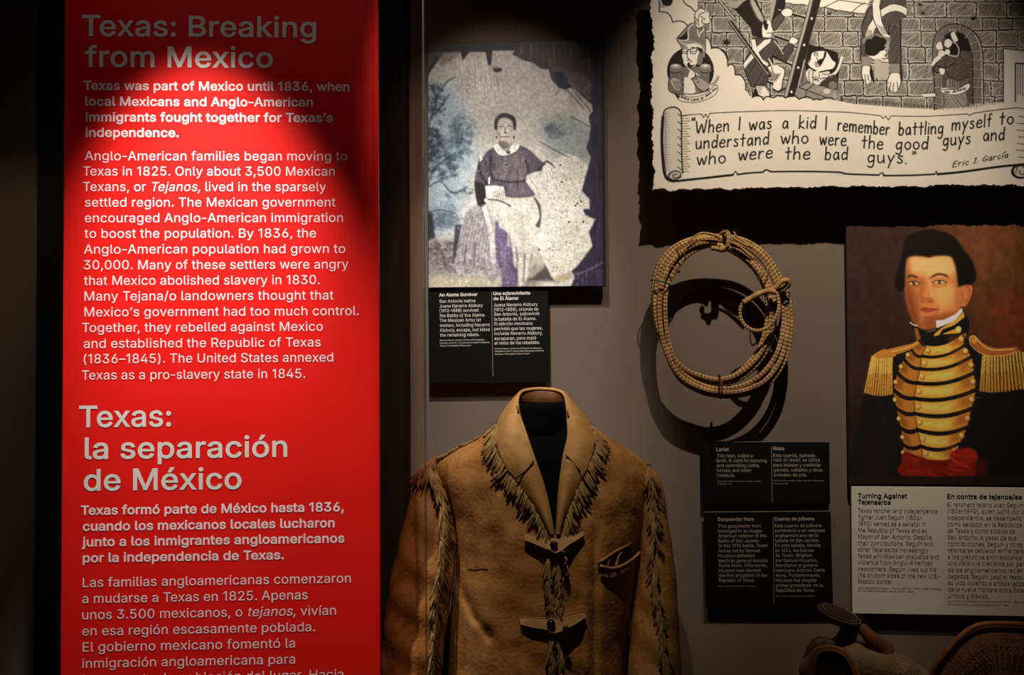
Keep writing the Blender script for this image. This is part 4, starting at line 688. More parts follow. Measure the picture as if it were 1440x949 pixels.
    pr.line(zl(940, 522, 1200, 520, 1440, 526)+zr(160, 538, 390, 546), 2.4, INK, sm=4); pr.line(zr(390, 544, 415, 528, 430, 548), 1.8, INK); pr.line(zr(425, 550, 620, 548, 790, 540), 2.4, INK, sm=3); pr.line(zr(795, 540, 806, 518, 818, 540), 1.4, INK); pr.line(zr(815, 540, 1000, 522, 1240, 488, 1440, 468), 3.2, INK, sm=4)
    pr.ell(*zl(250, 548)[0], 9.6, 6.8, INK, rot=-.25); pr.ell(*zl(252, 546)[0], 8.6, 5.8, (176, 169, 159), rot=-.25)
    for l in (zl(205, 560, 235, 520, 290, 525, 285, 560, 245, 565, 240, 545, 265, 540), zl(215, 570, 250, 580, 300, 560)): pr.line(l, 1.2, INK, sm=4)
    pr.ell(*zr(1415, 520)[0], 13.5, 10.5, INK); pr.ell(*zr(1420, 518)[0], 10.5, 8, (190, 183, 173)); pr.line(zr(1380, 530, 1400, 480, 1440, 490, 1440, 540, 1410, 535, 1412, 512), 1.3, INK, sm=4)
    for k in range(24):
        y = 82+k*18.3; pr.line(zl(178, y+28, 192, y+10, 212+4*(k % 3), y+4), .9, INK, taper=1, sm=3)
        if k < 23: pr.line(zl(303, y+38, 350+12*((k*7) % 3)-10, y+36), .8, INK, .85)
        if k % 3 == 0: pr.line(zl(272, y+20, 298, y+42), 1.1, INK)
    for k in range(7): pr.line(zr(1400-8*(k % 3), 122+k*49, 1445, 126+k*49), .9, INK)
    # hand lettering
    w = []
    def L(zz, t, a, b, y0, y1):
        p, q = zz(a, y0)[0], zz(b, y1)[0]; w.append((t, p[0], q[0], p[1], q[1]))
    L(zl, '“', 372, 400, 225, 225); L(zl, 'When', 405, 643, 245, 226); L(zl, 'I', 716, 728, 218, 216); L(zl, 'was', 790, 952, 222, 208); L(zl, 'a', 1032, 1084, 208, 208); L(zl, 'kid', 1152, 1272, 208, 208); L(zl, 'I', 1342, 1354, 215, 215)
    L(zr, 'remember', 95, 466, 222, 256); L(zr, 'battling', 535, 855, 256, 246); L(zr, 'myself', 920, 1205, 224, 192); L(zr, 'to', 1265, 1362, 180, 176)
    L(zl, 'understand', 405, 930, 357, 322); L(zl, 'who', 1020, 1215, 318, 316); L(zl, 'were', 1300, 1490, 325, 334); L(zr, 'the', 268, 420, 348, 360); L(zr, 'good', 515, 745, 362, 358); L(zr, 'guys', 855, 1052, 335, 318); L(zr, 'and', 1147, 1297, 298, 292)
    L(zl, 'who', 413, 617, 472, 458); L(zl, 'were', 713, 958, 440, 420); L(zl, 'the', 1052, 1230, 432, 430); L(zl, 'bad', 1340, 1500, 434, 434); L(zr, 'guys', 310, 565, 455, 460); L(zr, '.', 582, 594, 464, 464); L(zr, '”', 628, 676, 468, 468)
    hand_words(pr, w, 10.2, 2.05, INK)
    hand_words(pr, [('Eric', zr(922, 0)[0][0], zr(1037, 0)[0][0], zr(0, 488)[0][1], zr(0, 470)[0][1]), ('J', zr(1072, 0)[0][0], zr(1103, 0)[0][0], zr(0, 464)[0][1], zr(0, 460)[0][1]), ('.', zr(1100, 0)[0][0], zr(1105, 0)[0][0], zr(0, 458)[0][1], zr(0, 458)[0][1]), ('García', zr(1137, 0)[0][0], zr(1322, 0)[0][0], zr(0, 450)[0][1], zr(0, 418)[0][1])], 4.9, 1.25, INK, shear=.25)
    n = pr.noise((pr.h, pr.w), 60, 3)-.5; pr.a *= (1+.05*n)[..., None]
    return pr

# ------------------------------------------------------------------ the old studio photograph (a seated woman)
def paint_photo():
    z5 = zmap(590, 50, 5.274); z6 = zmap(590, 220, 4.996)
    pr = Print(596, 52, 858, 408, 1.6, (196, 186, 168)); rs = pr.rs
    pr.fill([(590, 45), (870, 45), (870, 140), (590, 140)], (176, 164, 148), .6, blur=25)
    pr.fill([(596, 210), (860, 210), (860, 410), (596, 410)], (226, 218, 200), .6, blur=22)
    # bluish backdrop with trees
    pr.fill([(590, 110), (640, 120), (668, 170), (672, 235), (655, 280), (640, 330), (590, 335)], (158, 174, 180), .75, blur=10)
    pr.fill([(755, 165), (800, 160), (835, 180), (838, 230), (800, 232), (770, 215)], (150, 158, 156), .7, blur=8)
    pr.fill([(642, 75), (690, 72), (705, 150), (660, 160)], (206, 192, 172), .5, blur=8)
    for k in range(70):
        x = rs.uniform(644, 708); y = rs.uniform(70, 120); pr.line([(x, y), (x+rs.uniform(0, 5), y+rs.uniform(15, 50))], .8, (238, 228, 208) if k % 2 else (120, 106, 92), .35, blur=.3)
    def smudge(cx, cy, rx, ry, n, col, al, r0=1.5, r1=5):
        for _ in range(n):
            a = rs.uniform(0, 6.28); q = math.sqrt(rs.rand()); r = rs.uniform(r0, r1)
            pr.ell(cx+rx*q*math.cos(a), cy+ry*q*math.sin(a), r*rs.uniform(.6, 1.5), r*rs.uniform(.5, 1), col, al*rs.uniform(.4, 1), blur=.7, rot=rs.uniform(0, 3))
    DB = (58, 66, 78)
    smudge(612, 140, 14, 22, 60, DB, .55); smudge(608, 205, 18, 24, 110, DB, .6); smudge(650, 185, 20, 22, 70, (84, 96, 108), .5); smudge(620, 235, 26, 18, 90, DB, .5)
    smudge(640, 210, 22, 16, 60, (84, 100, 116), .45); smudge(780, 185, 14, 10, 40, (96, 104, 106), .45); smudge(655, 268, 12, 5, 26, (70, 80, 90), .6, 1, 3); smudge(637, 275, 10, 5, 16, (70, 80, 90), .5, 1, 3)
    for l in ([(600, 200), (606, 165), (614, 140), (606, 120)], [(606, 165), (620, 150), (632, 132)], [(602, 262), (608, 240), (622, 228), (640, 215)], [(604, 262), (620, 255), (634, 270), (650, 268)], [(600, 300), (618, 295), (640, 300)], [(612, 140), (626, 118), (640, 108)]):
        pr.line(l, 1.7, (40, 44, 52), .8, sm=5, blur=.6)
    pr.fill([(598, 290), (640, 285), (650, 320), (598, 328)], (104, 114, 122), .5, blur=4, tex=.6); smudge(620, 310, 24, 10, 60, (92, 102, 112), .5)
    pr.fill([(596, 295), (608, 300), (612, 335), (600, 340), (594, 320)], (40, 38, 42), .9, blur=1.5)
    pr.line([(612, 325), (640, 328)], 1.5, (200, 205, 205), .6, blur=.5)
    # ground
    pr.fill([(596, 338), (660, 334), (760, 380), (760, 410), (596, 410)], (132, 126, 118), .85, blur=6, tex=.5)
    smudge(625, 355, 30, 18, 160, (70, 64, 66), .5, 1, 3.5); smudge(640, 372, 36, 10, 60, (110, 104, 108), .5, 1, 4)
    pr.fill([(596, 385), (650, 388), (704, 392), (704, 410), (596, 410)], (206, 192, 162), .85, blur=3, tex=.4)
    pr.fill([(745, 370), (790, 372), (784, 396), (742, 394)], (70, 62, 60), .85, blur=2)
    # chair-side drapery
    pr.fill(z6(250, 480, 235, 700, 270, 700, 300, 480), (58, 54, 66), .9, blur=.8)
    # skirt
    sk = z6(420, 330, 340, 380, 300, 480, 270, 640, 250, 780, 300, 830, 430, 840, 560, 890, 600, 915, 690, 915, 740, 890, 780, 800, 830, 690, 850, 560, 840, 470, 860, 360, 810, 270, 640, 280, 520, 320)
    pr.fill(sk, (214, 204, 184), sm=3, blur=.5)
    pr.fill(z6(430, 330, 340, 380, 300, 480, 270, 650, 250, 790, 360, 830, 430, 830, 520, 880, 560, 800, 530, 640, 480, 480), (140, 136, 138), .75, sm=3, blur=1.5, tex=.5)
    for k in range(200):
        t = rs.rand(); x = 641+t*60; y = 300+rs.uniform(0, 88); c = [(70, 64, 74), (226, 218, 204), (112, 104, 114)][k % 3]
        pr.ell(x, y, rs.uniform(1, 3.4), rs.uniform(.8, 2.6), c, .34, blur=.6, rot=rs.uniform(0, 3))
    for k in range(26): x = 645+k*2.3; pr.line([(x+8, 300+rs.uniform(0, 8)), (x, 340), (x-3, 340+rs.uniform(10, 46))], rs.uniform(.8, 1.6), (78, 70, 80) if k % 2 else (222, 214, 202), .3, blur=.5, sm=4)
    for l in (z6(430, 340, 460, 460, 500, 560, 530, 740), z6(470, 350, 510, 480, 530, 600), z6(390, 600, 380, 780), z6(330, 620, 310, 760)): pr.line(l, 2.4, (70, 62, 74), .6, sm=4, blur=.7)
    pr.fill(z6(430, 340, 470, 340, 530, 560, 540, 740, 500, 740, 490, 560), (236, 228, 210), .7, sm=2, blur=.7)
    for k in range(30):
        x = rs.uniform(690, 755); pr.line([(x, rs.uniform(280, 300)), (x+rs.uniform(-3, 6), rs.uniform(325, 370))], 1, (180, 168, 150) if k % 2 else (244, 238, 222), .4, blur=.4)
    for l in (z6(690, 690, 680, 860), z6(740, 690, 730, 880), z6(790, 690, 770, 800)): pr.line(l, 2.6, (116, 104, 96), .75, blur=.6)
    pr.line(z6(640, 680, 840, 680), 1.5, (150, 138, 120), .6, blur=.5); pr.fill(z6(770, 720, 860, 680, 880, 780, 800, 850, 760, 860), (190, 180, 160), .8, blur=1)
    pr.fill(z6(800, 280, 850, 340, 855, 480, 830, 500, 815, 480, 845, 430, 830, 350), (50, 42, 44), .8, blur=.8, sm=2)
    # purple stain
    pr.fill(z6(530, 455, 555, 455, 560, 505, 590, 510, 620, 540, 620, 630, 650, 640, 660, 760, 690, 800, 695, 960, 580, 960, 575, 800, 540, 740, 530, 600), (98, 82, 112), .9, blur=.8, tex=.35)
    for k in range(40): x = rs.uniform(700, 726); y = rs.uniform(330, 395); pr.line([(x, y), (x+1, y+rs.uniform(6, 22))], 1.2, (58, 48, 72) if k % 2 else (150, 138, 150), .5, blur=.4)
    # covered table
    pr.fill(z6(950, 40, 1050, -20, 1180, 60, 1170, 130, 1130, 250, 1200, 290, 1195, 370, 1170, 420, 1240, 430, 1185, 530, 1215, 620, 1110, 760, 1070, 800, 1080, 840, 960, 880, 900, 790, 855, 690, 840, 560, 860, 400, 890, 230), (224, 214, 194), sm=2, blur=.6)
    pr.fill(z6(930, 860, 1080, 800, 1060, 860, 970, 885), (176, 152, 112), .7, blur=1.5)
    for k in range(420):
        x = rs.uniform(768, 826); y = rs.uniform(228, 385); r = rs.uniform(.3, .9); pr.ell(x, y, r, r, (70, 62, 66), rs.uniform(.3, .9))
    for c in ((1110, 330), (1135, 315), (1095, 345), (1050, 460), (840, 655), (990, 60), (1000, 180), (1150, 460)): pr.ell(*z6(*c)[0], 1.5, 1.3, (50, 44, 48), blur=.2)
    # bodice, sleeves
    BD = (86, 78, 84)
    pr.fill(z5(440, 960, 490, 870, 560, 830, 640, 880, 740, 815, 830, 860, 900, 930, 950, 960)+z6(880, 60, 850, 130, 800, 160, 760, 130, 740, 165, 770, 200, 820, 270, 700, 290, 600, 280, 590, 220, 470, 210, 470, 330, 410, 345, 385, 200, 400, 100, 420, 0), BD, sm=2, blur=.5)
    pr.fill(z6(520, -40, 740, -40, 740, 160, 660, 170, 530, 175), (128, 118, 116), .7, blur=2, tex=.5)
    pr.fill(z6(600, 180, 740, 178, 800, 265, 640, 280), (116, 108, 110), .8, blur=1, tex=.3)
    pr.fill(z6(390, 190, 460, 200, 460, 320, 415, 345, 400, 280), (34, 28, 30), .9, blur=.8, sm=2)
    for k in range(120):
        x, y = rs.uniform(676, 748), rs.uniform(218, 262); pr.line([(x, y), (x+rs.uniform(-3, 3), y+rs.uniform(4, 14))], rs.uniform(.7, 1.6), (44, 38, 44) if k % 2 else (158, 148, 142), .45, blur=.35)
    for l in (z6(430, 0, 420, 100, 480, 200), z6(500, 0, 500, 100, 520, 170), z6(530, 165, 640, 180, 740, 170), z6(740, 165, 790, 120, 850, 90), z6(745, 30, 770, 120), z6(840, 90, 870, 50, 900, 35, 940, 70), z6(390, 180, 470, 205)): pr.line(l, 2.2, (34, 28, 34), .85, sm=4, blur=.4)
    pr.fill(z6(760, 130, 850, 100, 890, 160, 850, 320, 800, 250, 750, 180), (216, 206, 188), .9, blur=.8, sm=2); pr.line(z6(770, 150, 820, 220, 850, 300), 1.3, (150, 138, 128), .8, sm=3)
    pr.fill(z6(865, 70, 920, 55, 945, 90, 940, 140, 905, 175, 870, 130), (232, 222, 202), blur=.4, sm=2)
    for l in (z6(890, 110, 905, 170), z6(910, 100, 925, 150), z6(925, 90, 942, 135)): pr.line(l, .8, (110, 98, 92), .8)
    # paper and hand
    pr.fill(z6(460, 205, 590, 210, 600, 270, 575, 300, 470, 290), (238, 230, 210), blur=.4); pr.line(z6(470, 300, 560, 310, 640, 350), 2, (44, 36, 38), .8, sm=3, blur=.4)
    for k in range(6): pr.line(z6(520+14*k, 245, 512+14*k, 300), 1, (120, 106, 96), .8)
    pr.ell(*z6(467, 308)[0], 2.6, 2.6, (246, 240, 222)); pr.line(z6(490, 150, 488, 190), 2.4, (232, 224, 206))
    for k in range(26): x = rs.uniform(683, 708); y = rs.uniform(263, 276); pr.line([(x, y), (x+3, y+.4)], .6, (130, 118, 104), .5)
    # head
    FC = (206, 192, 172)
    pr.fill(z5(585, 770, 640, 800, 690, 790, 700, 860, 640, 880, 590, 850), (170, 156, 140), blur=.5)
    pr.fill(z5(565, 640, 600, 605, 690, 605, 708, 660, 700, 740, 670, 800, 630, 815, 595, 790, 568, 730), FC, sm=3, blur=.4)
    pr.fill(z5(555, 690, 560, 620, 600, 580, 650, 578, 700, 600, 716, 650, 712, 700, 696, 690, 690, 640, 650, 610, 600, 615, 580, 650, 575, 700), (50, 44, 42), sm=3, blur=.4)
    pr.line(z5(640, 585, 640, 612), .8, (150, 140, 128), .7)
    for q in (z5(590, 674, 622, 674), z5(654, 671, 684, 674)): pr.line(q, 1.3, (78, 66, 60), .8, blur=.3); pr.line([(p[0], p[1]-2.8) for p in q], .9, (140, 124, 112), .6, blur=.3)
    pr.line(z5(636, 680, 632, 715, 645, 722), 1.3, (120, 104, 94), .8, blur=.3); pr.ell(*z5(636, 722)[0], 1.5, .9, (70, 58, 54)); pr.line(z5(608, 750, 665, 750), 1.2, (70, 58, 54), .9, blur=.2)
    pr.fill(z5(590, 780, 650, 790, 660, 820, 620, 835, 590, 810), (90, 78, 72), .6, blur=.7, sm=2); pr.fill(z5(570, 700, 600, 720, 605, 790, 575, 750), (140, 124, 110), .6, blur=.8)
    pr.ell(*z5(570, 755)[0], 1, 1.8, (40, 34, 34)); pr.ell(*z5(700, 755)[0], 1, 2.2, (40, 34, 34))
    # collar and brooch
    pr.fill(z5(550, 830, 580, 800, 620, 850, 660, 855, 690, 800, 740, 810, 720, 855, 650, 885, 590, 885), (242, 234, 216), sm=2, blur=.3); pr.ell(*z5(658, 865)[0], 3, 2.3, (46, 36, 26)); pr.ell(*z5(656, 862)[0], 1.2, .9, (150, 128, 80))
    for k in range(5): pr.ell(*z5(640, 915+28*k)[0], .8, .8, (190, 180, 168))
    pr.fill(z6(420, -10, 440, -10, 440, 20, 425, 40), (226, 218, 200), blur=.3)
    # torn emulsion and dark borders
    DK = (30, 25, 27); PU = (52, 45, 62)
    pr.fill([(590, 45), (870, 45), (870, 64)]+z5(1000, 60, 760, 90, 690, 110, 540, 110, 530, 220, 510, 220, 490, 120, 370, 120, 320, 185, 305, 120, 180, 130, 90, 250, 60, 300, 30, 300), DK, blur=.6)
    pr.fill(z5(60, 130, 150, 120, 80, 230, 60, 260), (92, 82, 76), .8, blur=1); pr.fill(z5(130, 120, 310, 118, 240, 190, 150, 230), (120, 106, 96), .6, blur=1.5); pr.fill(z5(545, 240, 610, 240, 610, 262, 570, 275, 550, 265), (50, 42, 40), blur=.4)
    pr.fill(z5(690, 140, 760, 180, 840, 200, 900, 245, 960, 250, 980, 330, 1040, 390, 1080, 400, 1130, 380, 1090, 330, 1200, 440, 1290, 520, 1400, 520, 1400, 40, 740, 40), (48, 40, 42), .93, blur=.5)
    pr.fill(z5(960, 200, 1130, 130, 1280, 180, 1270, 460, 1190, 440, 1100, 330, 1060, 280, 980, 270), (104, 90, 90), .85, blur=2, tex=.4)
    pr.fill(z5(960, 130, 1270, 110, 1280, 300, 1100, 260, 980, 230), (58, 44, 38), .8, blur=3); pr.fill(z5(1000, 270, 1060, 270, 1130, 380, 1080, 398, 1030, 380), (36, 38, 52), .95, blur=.5)
    for k in range(14): x = 730+k*8.2; pr.line([(x, 62), (x+rs.uniform(-1, 1), 62+rs.uniform(8, 40))], rs.uniform(.8, 2.2), (92, 72, 60) if k % 3 else (150, 120, 90), .5, blur=.6)
    for l in (z5(760, 60, 755, 130), z5(830, 60, 830, 150), z5(970, 170, 968, 220)): pr.line(l, 1.6, (176, 138, 100), .6, blur=.5)
    for l in (z5(1110, 360, 1200, 480, 1270, 560), z5(1090, 400, 1220, 540), z5(1120, 600, 1200, 640, 1270, 680), z5(1280, 360, 1220, 400, 1230, 460, 1280, 480), z5(900, 790, 1100, 900), z5(1040, 400, 1010, 440), z5(1090, 340, 1180, 410)): pr.line(l, 1.5, (70, 58, 52), .8, sm=3, blur=.4); pr.line([(p[0]+1.5, p[1]-1.2) for p in l], 1.1, (216, 200, 178), .6, sm=3, blur=.4)
    pr.fill([(870, 60)]+z5(1330, 60, 1290, 300, 1275, 480, 1285, 560, 1255, 600, 1270, 680, 1260, 760, 1235, 830, 1270, 900)+z6(1190, 60, 1170, 130, 1140, 240, 1195, 300, 1195, 370, 1150, 380, 1190, 425, 1240, 440, 1190, 530, 1215, 630, 1110, 770, 1070, 800, 1090, 850, 1060, 920)+[(810, 408), (870, 408)], PU, .97, blur=.5)
    for k in range(90):
        x = rs.uniform(834, 850); y = rs.uniform(90, 390); pr.line([(x, y), (x+rs.uniform(-1, 1), y+rs.uniform(5, 30))], rs.uniform(.5, 1.6), (30, 24, 34) if k % 3 else (92, 80, 100), .5, blur=.4)
    for k in range(60):
        x = rs.uniform(806, 850); y = 402-(x-806)*.55+rs.uniform(-8, 14); pr.line([(x, y), (x+1.5, y-rs.uniform(4, 12))], 1, (150, 138, 150) if k % 3 == 0 else (40, 32, 50), .5, blur=.4)
    pr.line(z6(1085, 830, 1180, 800, 1290, 740), 2.4, (150, 132, 122), .6, sm=3, blur=.6); pr.fill(z6(1150, 370, 1185, 365, 1195, 410, 1165, 415), (44, 46, 84), .8, blur=.6)
    pr.fill([(846, 45), (870, 45), (870, 410), (848, 410)], (24, 18, 20), .9, blur=1.2)
    for k in range(350): pr.ell(rs.uniform(598, 850), rs.uniform(60, 402), rs.uniform(.3, .7), rs.uniform(.3, .7), (60, 52, 48) if k % 2 else (236, 228, 212), .4)
    smudge(612, 150, 14, 40, 40, (34, 36, 44), .5, .8, 3); smudge(606, 200, 12, 30, 50, (34, 36, 44), .5, .8, 3); smudge(648, 190, 16, 20, 40, (54, 62, 74), .45, .8, 2.5); smudge(622, 235, 24, 18, 50, (44, 48, 58), .45, .8, 2.5)
    for k in range(700): pr.ell(rs.uniform(600, 705), rs.uniform(110, 395), rs.uniform(.4, 1.2), rs.uniform(.4, 1), (52, 56, 64) if k % 3 else (232, 228, 216), .3, blur=.3)
    for k in range(120): x, y = rs.uniform(604, 830), rs.uniform(75, 230); pr.line([(x, y), (x+rs.uniform(-3, 3), y+rs.uniform(4, 16))], .6, (90, 80, 72) if k % 2 else (226, 216, 200), .2, blur=.3)
    pr.grain(.13, 1.2); pr.grain(.10, 4); pr.grain(.07, 14); pr.a = np.clip((pr.a-.42)*1.12+.42, 0, 1)*np.array([.985, 1.0, 1.05], np.float32)
    return pr

# ------------------------------------------------------------------ painted portrait of an officer in a braided coat
def paint_portrait():
    za = zmap(1180, 300, 4.746); zb = zmap(1180, 490, 4.746)
    pr = Print(1184, 308, 1462, 690, 1.6, (50, 32, 24)); rs = pr.rs
    pr.fill([(1300, 300), (1470, 300), (1470, 470), (1400, 500), (1330, 430)], (98, 56, 30), .9, blur=26)
    pr.fill([(1350, 320), (1400, 310), (1420, 350), (1380, 400)], (128, 76, 40), .6, blur=18); pr.fill([(1390, 420), (1470, 400), (1470, 500), (1400, 520)], (104, 44, 26), .8, blur=16)
    pr.fill([(1180, 300), (1250, 300), (1250, 500), (1180, 560)], (48, 28, 22), .7, blur=20); pr.fill([(1180, 560), (1240, 560), (1240, 690), (1180, 690)], (34, 20, 18), .9, blur=14)
    pr.grain(.18, 10, 1, 3); pr.grain(.07, 1.5, 4, 2)
    NV = (20, 19, 20); GO = (214, 156, 62); GD = (146, 88, 30); GL = (246, 204, 104)
    # coat
    pr.fill([(1205, 690), (1208, 600), (1216, 555), (1225, 520), (1250, 505), (1285, 490), (1300, 470), (1340, 465), (1362, 475), (1390, 495), (1420, 505), (1470, 520), (1470, 690)], NV, sm=3, blur=1)
    pr.fill([(1225, 560), (1245, 560), (1250, 670), (1215, 670)], (34, 22, 22), .6, blur=6)
    # neck stock and shirt collar
    pr.fill(za(480, 730, 520, 760, 600, 780, 680, 760, 830, 640, 860, 830, 600, 930, 540, 900), NV, sm=2)
    # face
    FS = (206, 132, 74); HI = (238, 188, 124); SH = (150, 78, 40)
    face = za(440, 300, 480, 260, 620, 255, 760, 280, 790, 380, 800, 480, 880, 480, 885, 520, 850, 610, 810, 620, 800, 660, 730, 710, 640, 760, 560, 770, 510, 740, 470, 660, 445, 560, 435, 430)
    pr.fill(face, FS, sm=3, blur=.4)
    pr.fill(za(500, 290, 740, 280, 770, 400, 700, 420, 600, 430, 560, 400, 470, 390, 460, 320), HI, .8, sm=2, blur=4); pr.fill(za(640, 480, 760, 470, 780, 580, 700, 640, 650, 600), (228, 160, 96), .75, sm=2, blur=4)
    pr.fill(za(440, 480, 500, 500, 540, 600, 540, 700, 500, 730, 450, 600), SH, .7, sm=2, blur=3); pr.fill(za(560, 690, 640, 680, 800, 650, 720, 720, 600, 770, 540, 750), (160, 84, 44), .75, sm=2, blur=3)
    pr.fill(za(770, 380, 800, 480, 820, 600, 800, 660, 760, 560), (176, 100, 54), .6, sm=2, blur=2.5)
    pr.fill(za(805, 500, 850, 475, 885, 490, 880, 550, 850, 610, 815, 610), (200, 118, 64), sm=3, blur=.3); pr.line(za(850, 490, 872, 510, 862, 570, 840, 600), 1.3, (140, 70, 36), .8, sm=3, blur=.4); pr.line(za(810, 520, 825, 560, 815, 605), 1.2, (150, 80, 42), .7, sm=3, blur=.4)
    pr.fill(za(445, 300, 470, 290, 480, 380, 470, 470, 450, 480, 440, 400), SH, .6, blur=2.5); pr.fill(za(440, 440, 470, 500, 520, 690, 560, 765, 500, 740, 455, 620), (112, 54, 28), .75, sm=2, blur=3); pr.fill(za(590, 700, 720, 680, 800, 640, 740, 710, 640, 765, 570, 770), (140, 70, 36), .6, sm=2, blur=2.5); pr.fill(za(640, 500, 720, 480, 770, 520, 720, 580, 660, 570), (240, 178, 112), .6, sm=2, blur=4); pr.fill(za(455, 440, 530, 435, 545, 480, 500, 500, 455, 490), (150, 82, 44), .6, sm=2, blur=2); pr.fill(za(605, 430, 730, 425, 735, 480, 680, 495, 620, 480), (190, 118, 68), .5, sm=2, blur=2)
    # hair
    pr.fill(za(400, 520, 370, 460, 420, 280, 440, 170, 520, 120, 640, 110, 760, 150, 830, 240, 890, 320, 915, 420, 890, 470, 820, 480, 795, 490, 785, 400, 765, 320, 735, 285, 640, 285, 600, 295, 540, 285, 470, 290, 445, 330, 438, 440, 430, 510), (18, 12, 9), sm=3, blur=1.1)
    pr.fill(za(425, 320, 438, 330, 436, 480, 405, 500), (18, 12, 9), blur=1)
    # brows, eyes, nose, mouth
    for q in (za(448, 432, 480, 415, 530, 430), za(595, 440, 650, 408, 700, 410, 735, 428)): pr.line(q, 2.6, (44, 22, 12), .95, sm=4, blur=.4, taper=2)
    for cx, cy, w in ((497, 466, 36), (668, 459, 42)):
        c = za(cx, cy)[0]; r = w/4.746*1.08
        pr.fill([(c[0]-r, c[1]+.6), (c[0]-r*.4, c[1]-2), (c[0]+r*.5, c[1]-1.8), (c[0]+r, c[1]+.5), (c[0]+r*.3, c[1]+2.3), (c[0]-r*.5, c[1]+2.2)], (216, 176, 136), sm=3); pr.ell(c[0]+.3, c[1], 2.3, 2.3, (54, 28, 14)); pr.ell(c[0]+.9, c[1]-.7, .55, .55, (236, 214, 180))
        pr.line([(c[0]-r, c[1]+.4), (c[0]-r*.3, c[1]-2.3), (c[0]+r*.5, c[1]-2.1), (c[0]+r*1.1, c[1]+.5)], 1.2, (52, 26, 14), .95, sm=4, blur=.2); pr.line([(c[0]-r, c[1]+1), (c[0], c[1]+2.8), (c[0]+r, c[1]+1)], .8, (120, 62, 34), .8, sm=4, blur=.3)
        pr.line([(c[0]-r*.8, c[1]+5), (c[0], c[1]+7), (c[0]+r, c[1]+4.5)], 1.2, (160, 92, 52), .5, sm=4, blur=.6)
    pr.fill(za(545, 430, 570, 440, 560, 540, 545, 580, 520, 570, 540, 500), (150, 80, 42), .6, sm=2, blur=1.6); pr.line(za(600, 440, 612, 520, 622, 555), 2.2, (244, 198, 138), .7, blur=1); pr.fill(za(540, 575, 570, 555, 620, 570, 640, 590, 600, 600, 560, 595), (170, 92, 50), .7, sm=3, blur=.9)
    for c in ((556, 592), (610, 590)): pr.ell(*za(*c)[0], 1.5, .8, (84, 36, 18), .9, blur=.3)
    pr.fill(za(545, 640, 570, 622, 600, 632, 660, 640, 600, 662, 560, 660), (176, 76, 50), sm=3, blur=.4); pr.line(za(545, 640, 590, 640, 660, 641), 1.1, (92, 36, 22), .9, sm=3, blur=.2); pr.line(za(655, 610, 665, 640, 655, 660), 1, (140, 72, 38), .6, sm=3, blur=.4); pr.line(za(560, 690, 600, 700, 640, 690), 1.6, (140, 70, 38), .5, sm=3, blur=.8)
    # white collar, embroidered collar
    pr.fill(za(645, 715, 700, 710, 780, 670, 820, 630, 825, 655, 770, 720, 650, 765), (226, 218, 208), blur=.3); pr.line(za(475, 730, 500, 745, 520, 750), 2, (210, 200, 190), .9); pr.line(za(590, 790, 640, 780), 1.3, (130, 124, 122), .8)
    pr.fill(za(830, 655, 838, 690, 770, 745, 690, 775, 640, 860, 600, 930, 570, 945, 640, 800, 690, 760, 780, 710), GO); pr.fill(za(500, 765, 525, 770, 575, 940, 545, 930, 520, 860), GD)
    pr.fill(za(700, 800, 800, 760, 815, 790, 790, 810, 690, 860, 655, 880, 665, 830), GO); pr.fill(za(640, 900, 850, 795, 850, 820, 640, 925), GD); pr.line(za(640, 895, 690, 800, 810, 750), 1.4, (20, 16, 14)); pr.ell(*za(797, 772)[0], 3.9, 4.1, GL)
    # chest braid: rows of gold bars between dark bands
    L = [(535, -60), (480, 10), (430, 75), (388, 170), (362, 285), (385, 405), (415, 540), (432, 650), (420, 740)]
    C = [(585, -30), (548, 55), (540, 140), (515, 235), (500, 340), (505, 440), (525, 550), (548, 660), (560, 740)]
    Rr = [(820, -105), (835, -15), (885, 60), (900, 170), (910, 285), (880, 410), (850, 535), (800, 640), (760, 740)]
    torso = zb(*[v for p in L for v in p])+zb(560, 760)+zb(*[v for p in Rr[::-1] for v in p])
    pr.fill(torso, NV, sm=2)
    for i in range(8):
        g0, g1 = (.06, .80) if i else (.1, .82)
        mix = lambda A, t: (A[i][0]+(A[i+1][0]-A[i][0])*t, A[i][1]+(A[i+1][1]-A[i][1])*t)
        l0, l1, c0, c1, r0, r1 = mix(L, g0), mix(L, g1), mix(C, g0), mix(C, g1), mix(Rr, g0), mix(Rr, g1)
        sag = lambda a, b, k: ((a[0]+b[0])/2, (a[1]+b[1])/2+k)
        m0, m1 = sag(c0, r0, 34), sag(c1, r1, 34); n0, n1 = sag(l0, c0, 20), sag(l1, c1, 20)
        arc_ = lambda a, m, b: [((1-t)**2*a[0]+2*t*(1-t)*(2*m[0]-(a[0]+b[0])/2)+t*t*b[0], (1-t)**2*a[1]+2*t*(1-t)*(2*m[1]-(a[1]+b[1])/2)+t*t*b[1]) for t in np.linspace(0, 1, 9)]; fl_ = lambda P: [v for q in P for v in q]
        pr.fill(zb(*fl_(arc_(l0, n0, c0)), *fl_(arc_(c1, n1, l1))), (186, 118, 46)); pr.fill(zb(*fl_(arc_(c0, m0, r0)), *fl_(arc_(r1, m1, c1))), (214, 152, 58))
        pr.fill(zb(c0[0]+20, c0[1]+25, m0[0], m0[1]+12, m0[0]+60, m0[1]+5, m1[0]+50, m1[1]-18, m1[0], m1[1]-12, c1[0]+20, c1[1]-12), GL, .75, blur=2.2)
        pr.fill(zb(r0[0]-90, r0[1]+20, *r0, *r1, r1[0]-90, r1[1]+10), (150, 84, 32), .65, blur=3); pr.fill(zb(*l0, l0[0]+50, l0[1]+25, l1[0]+50, l1[1]+20, *l1), (120, 68, 28), .6, blur=2)
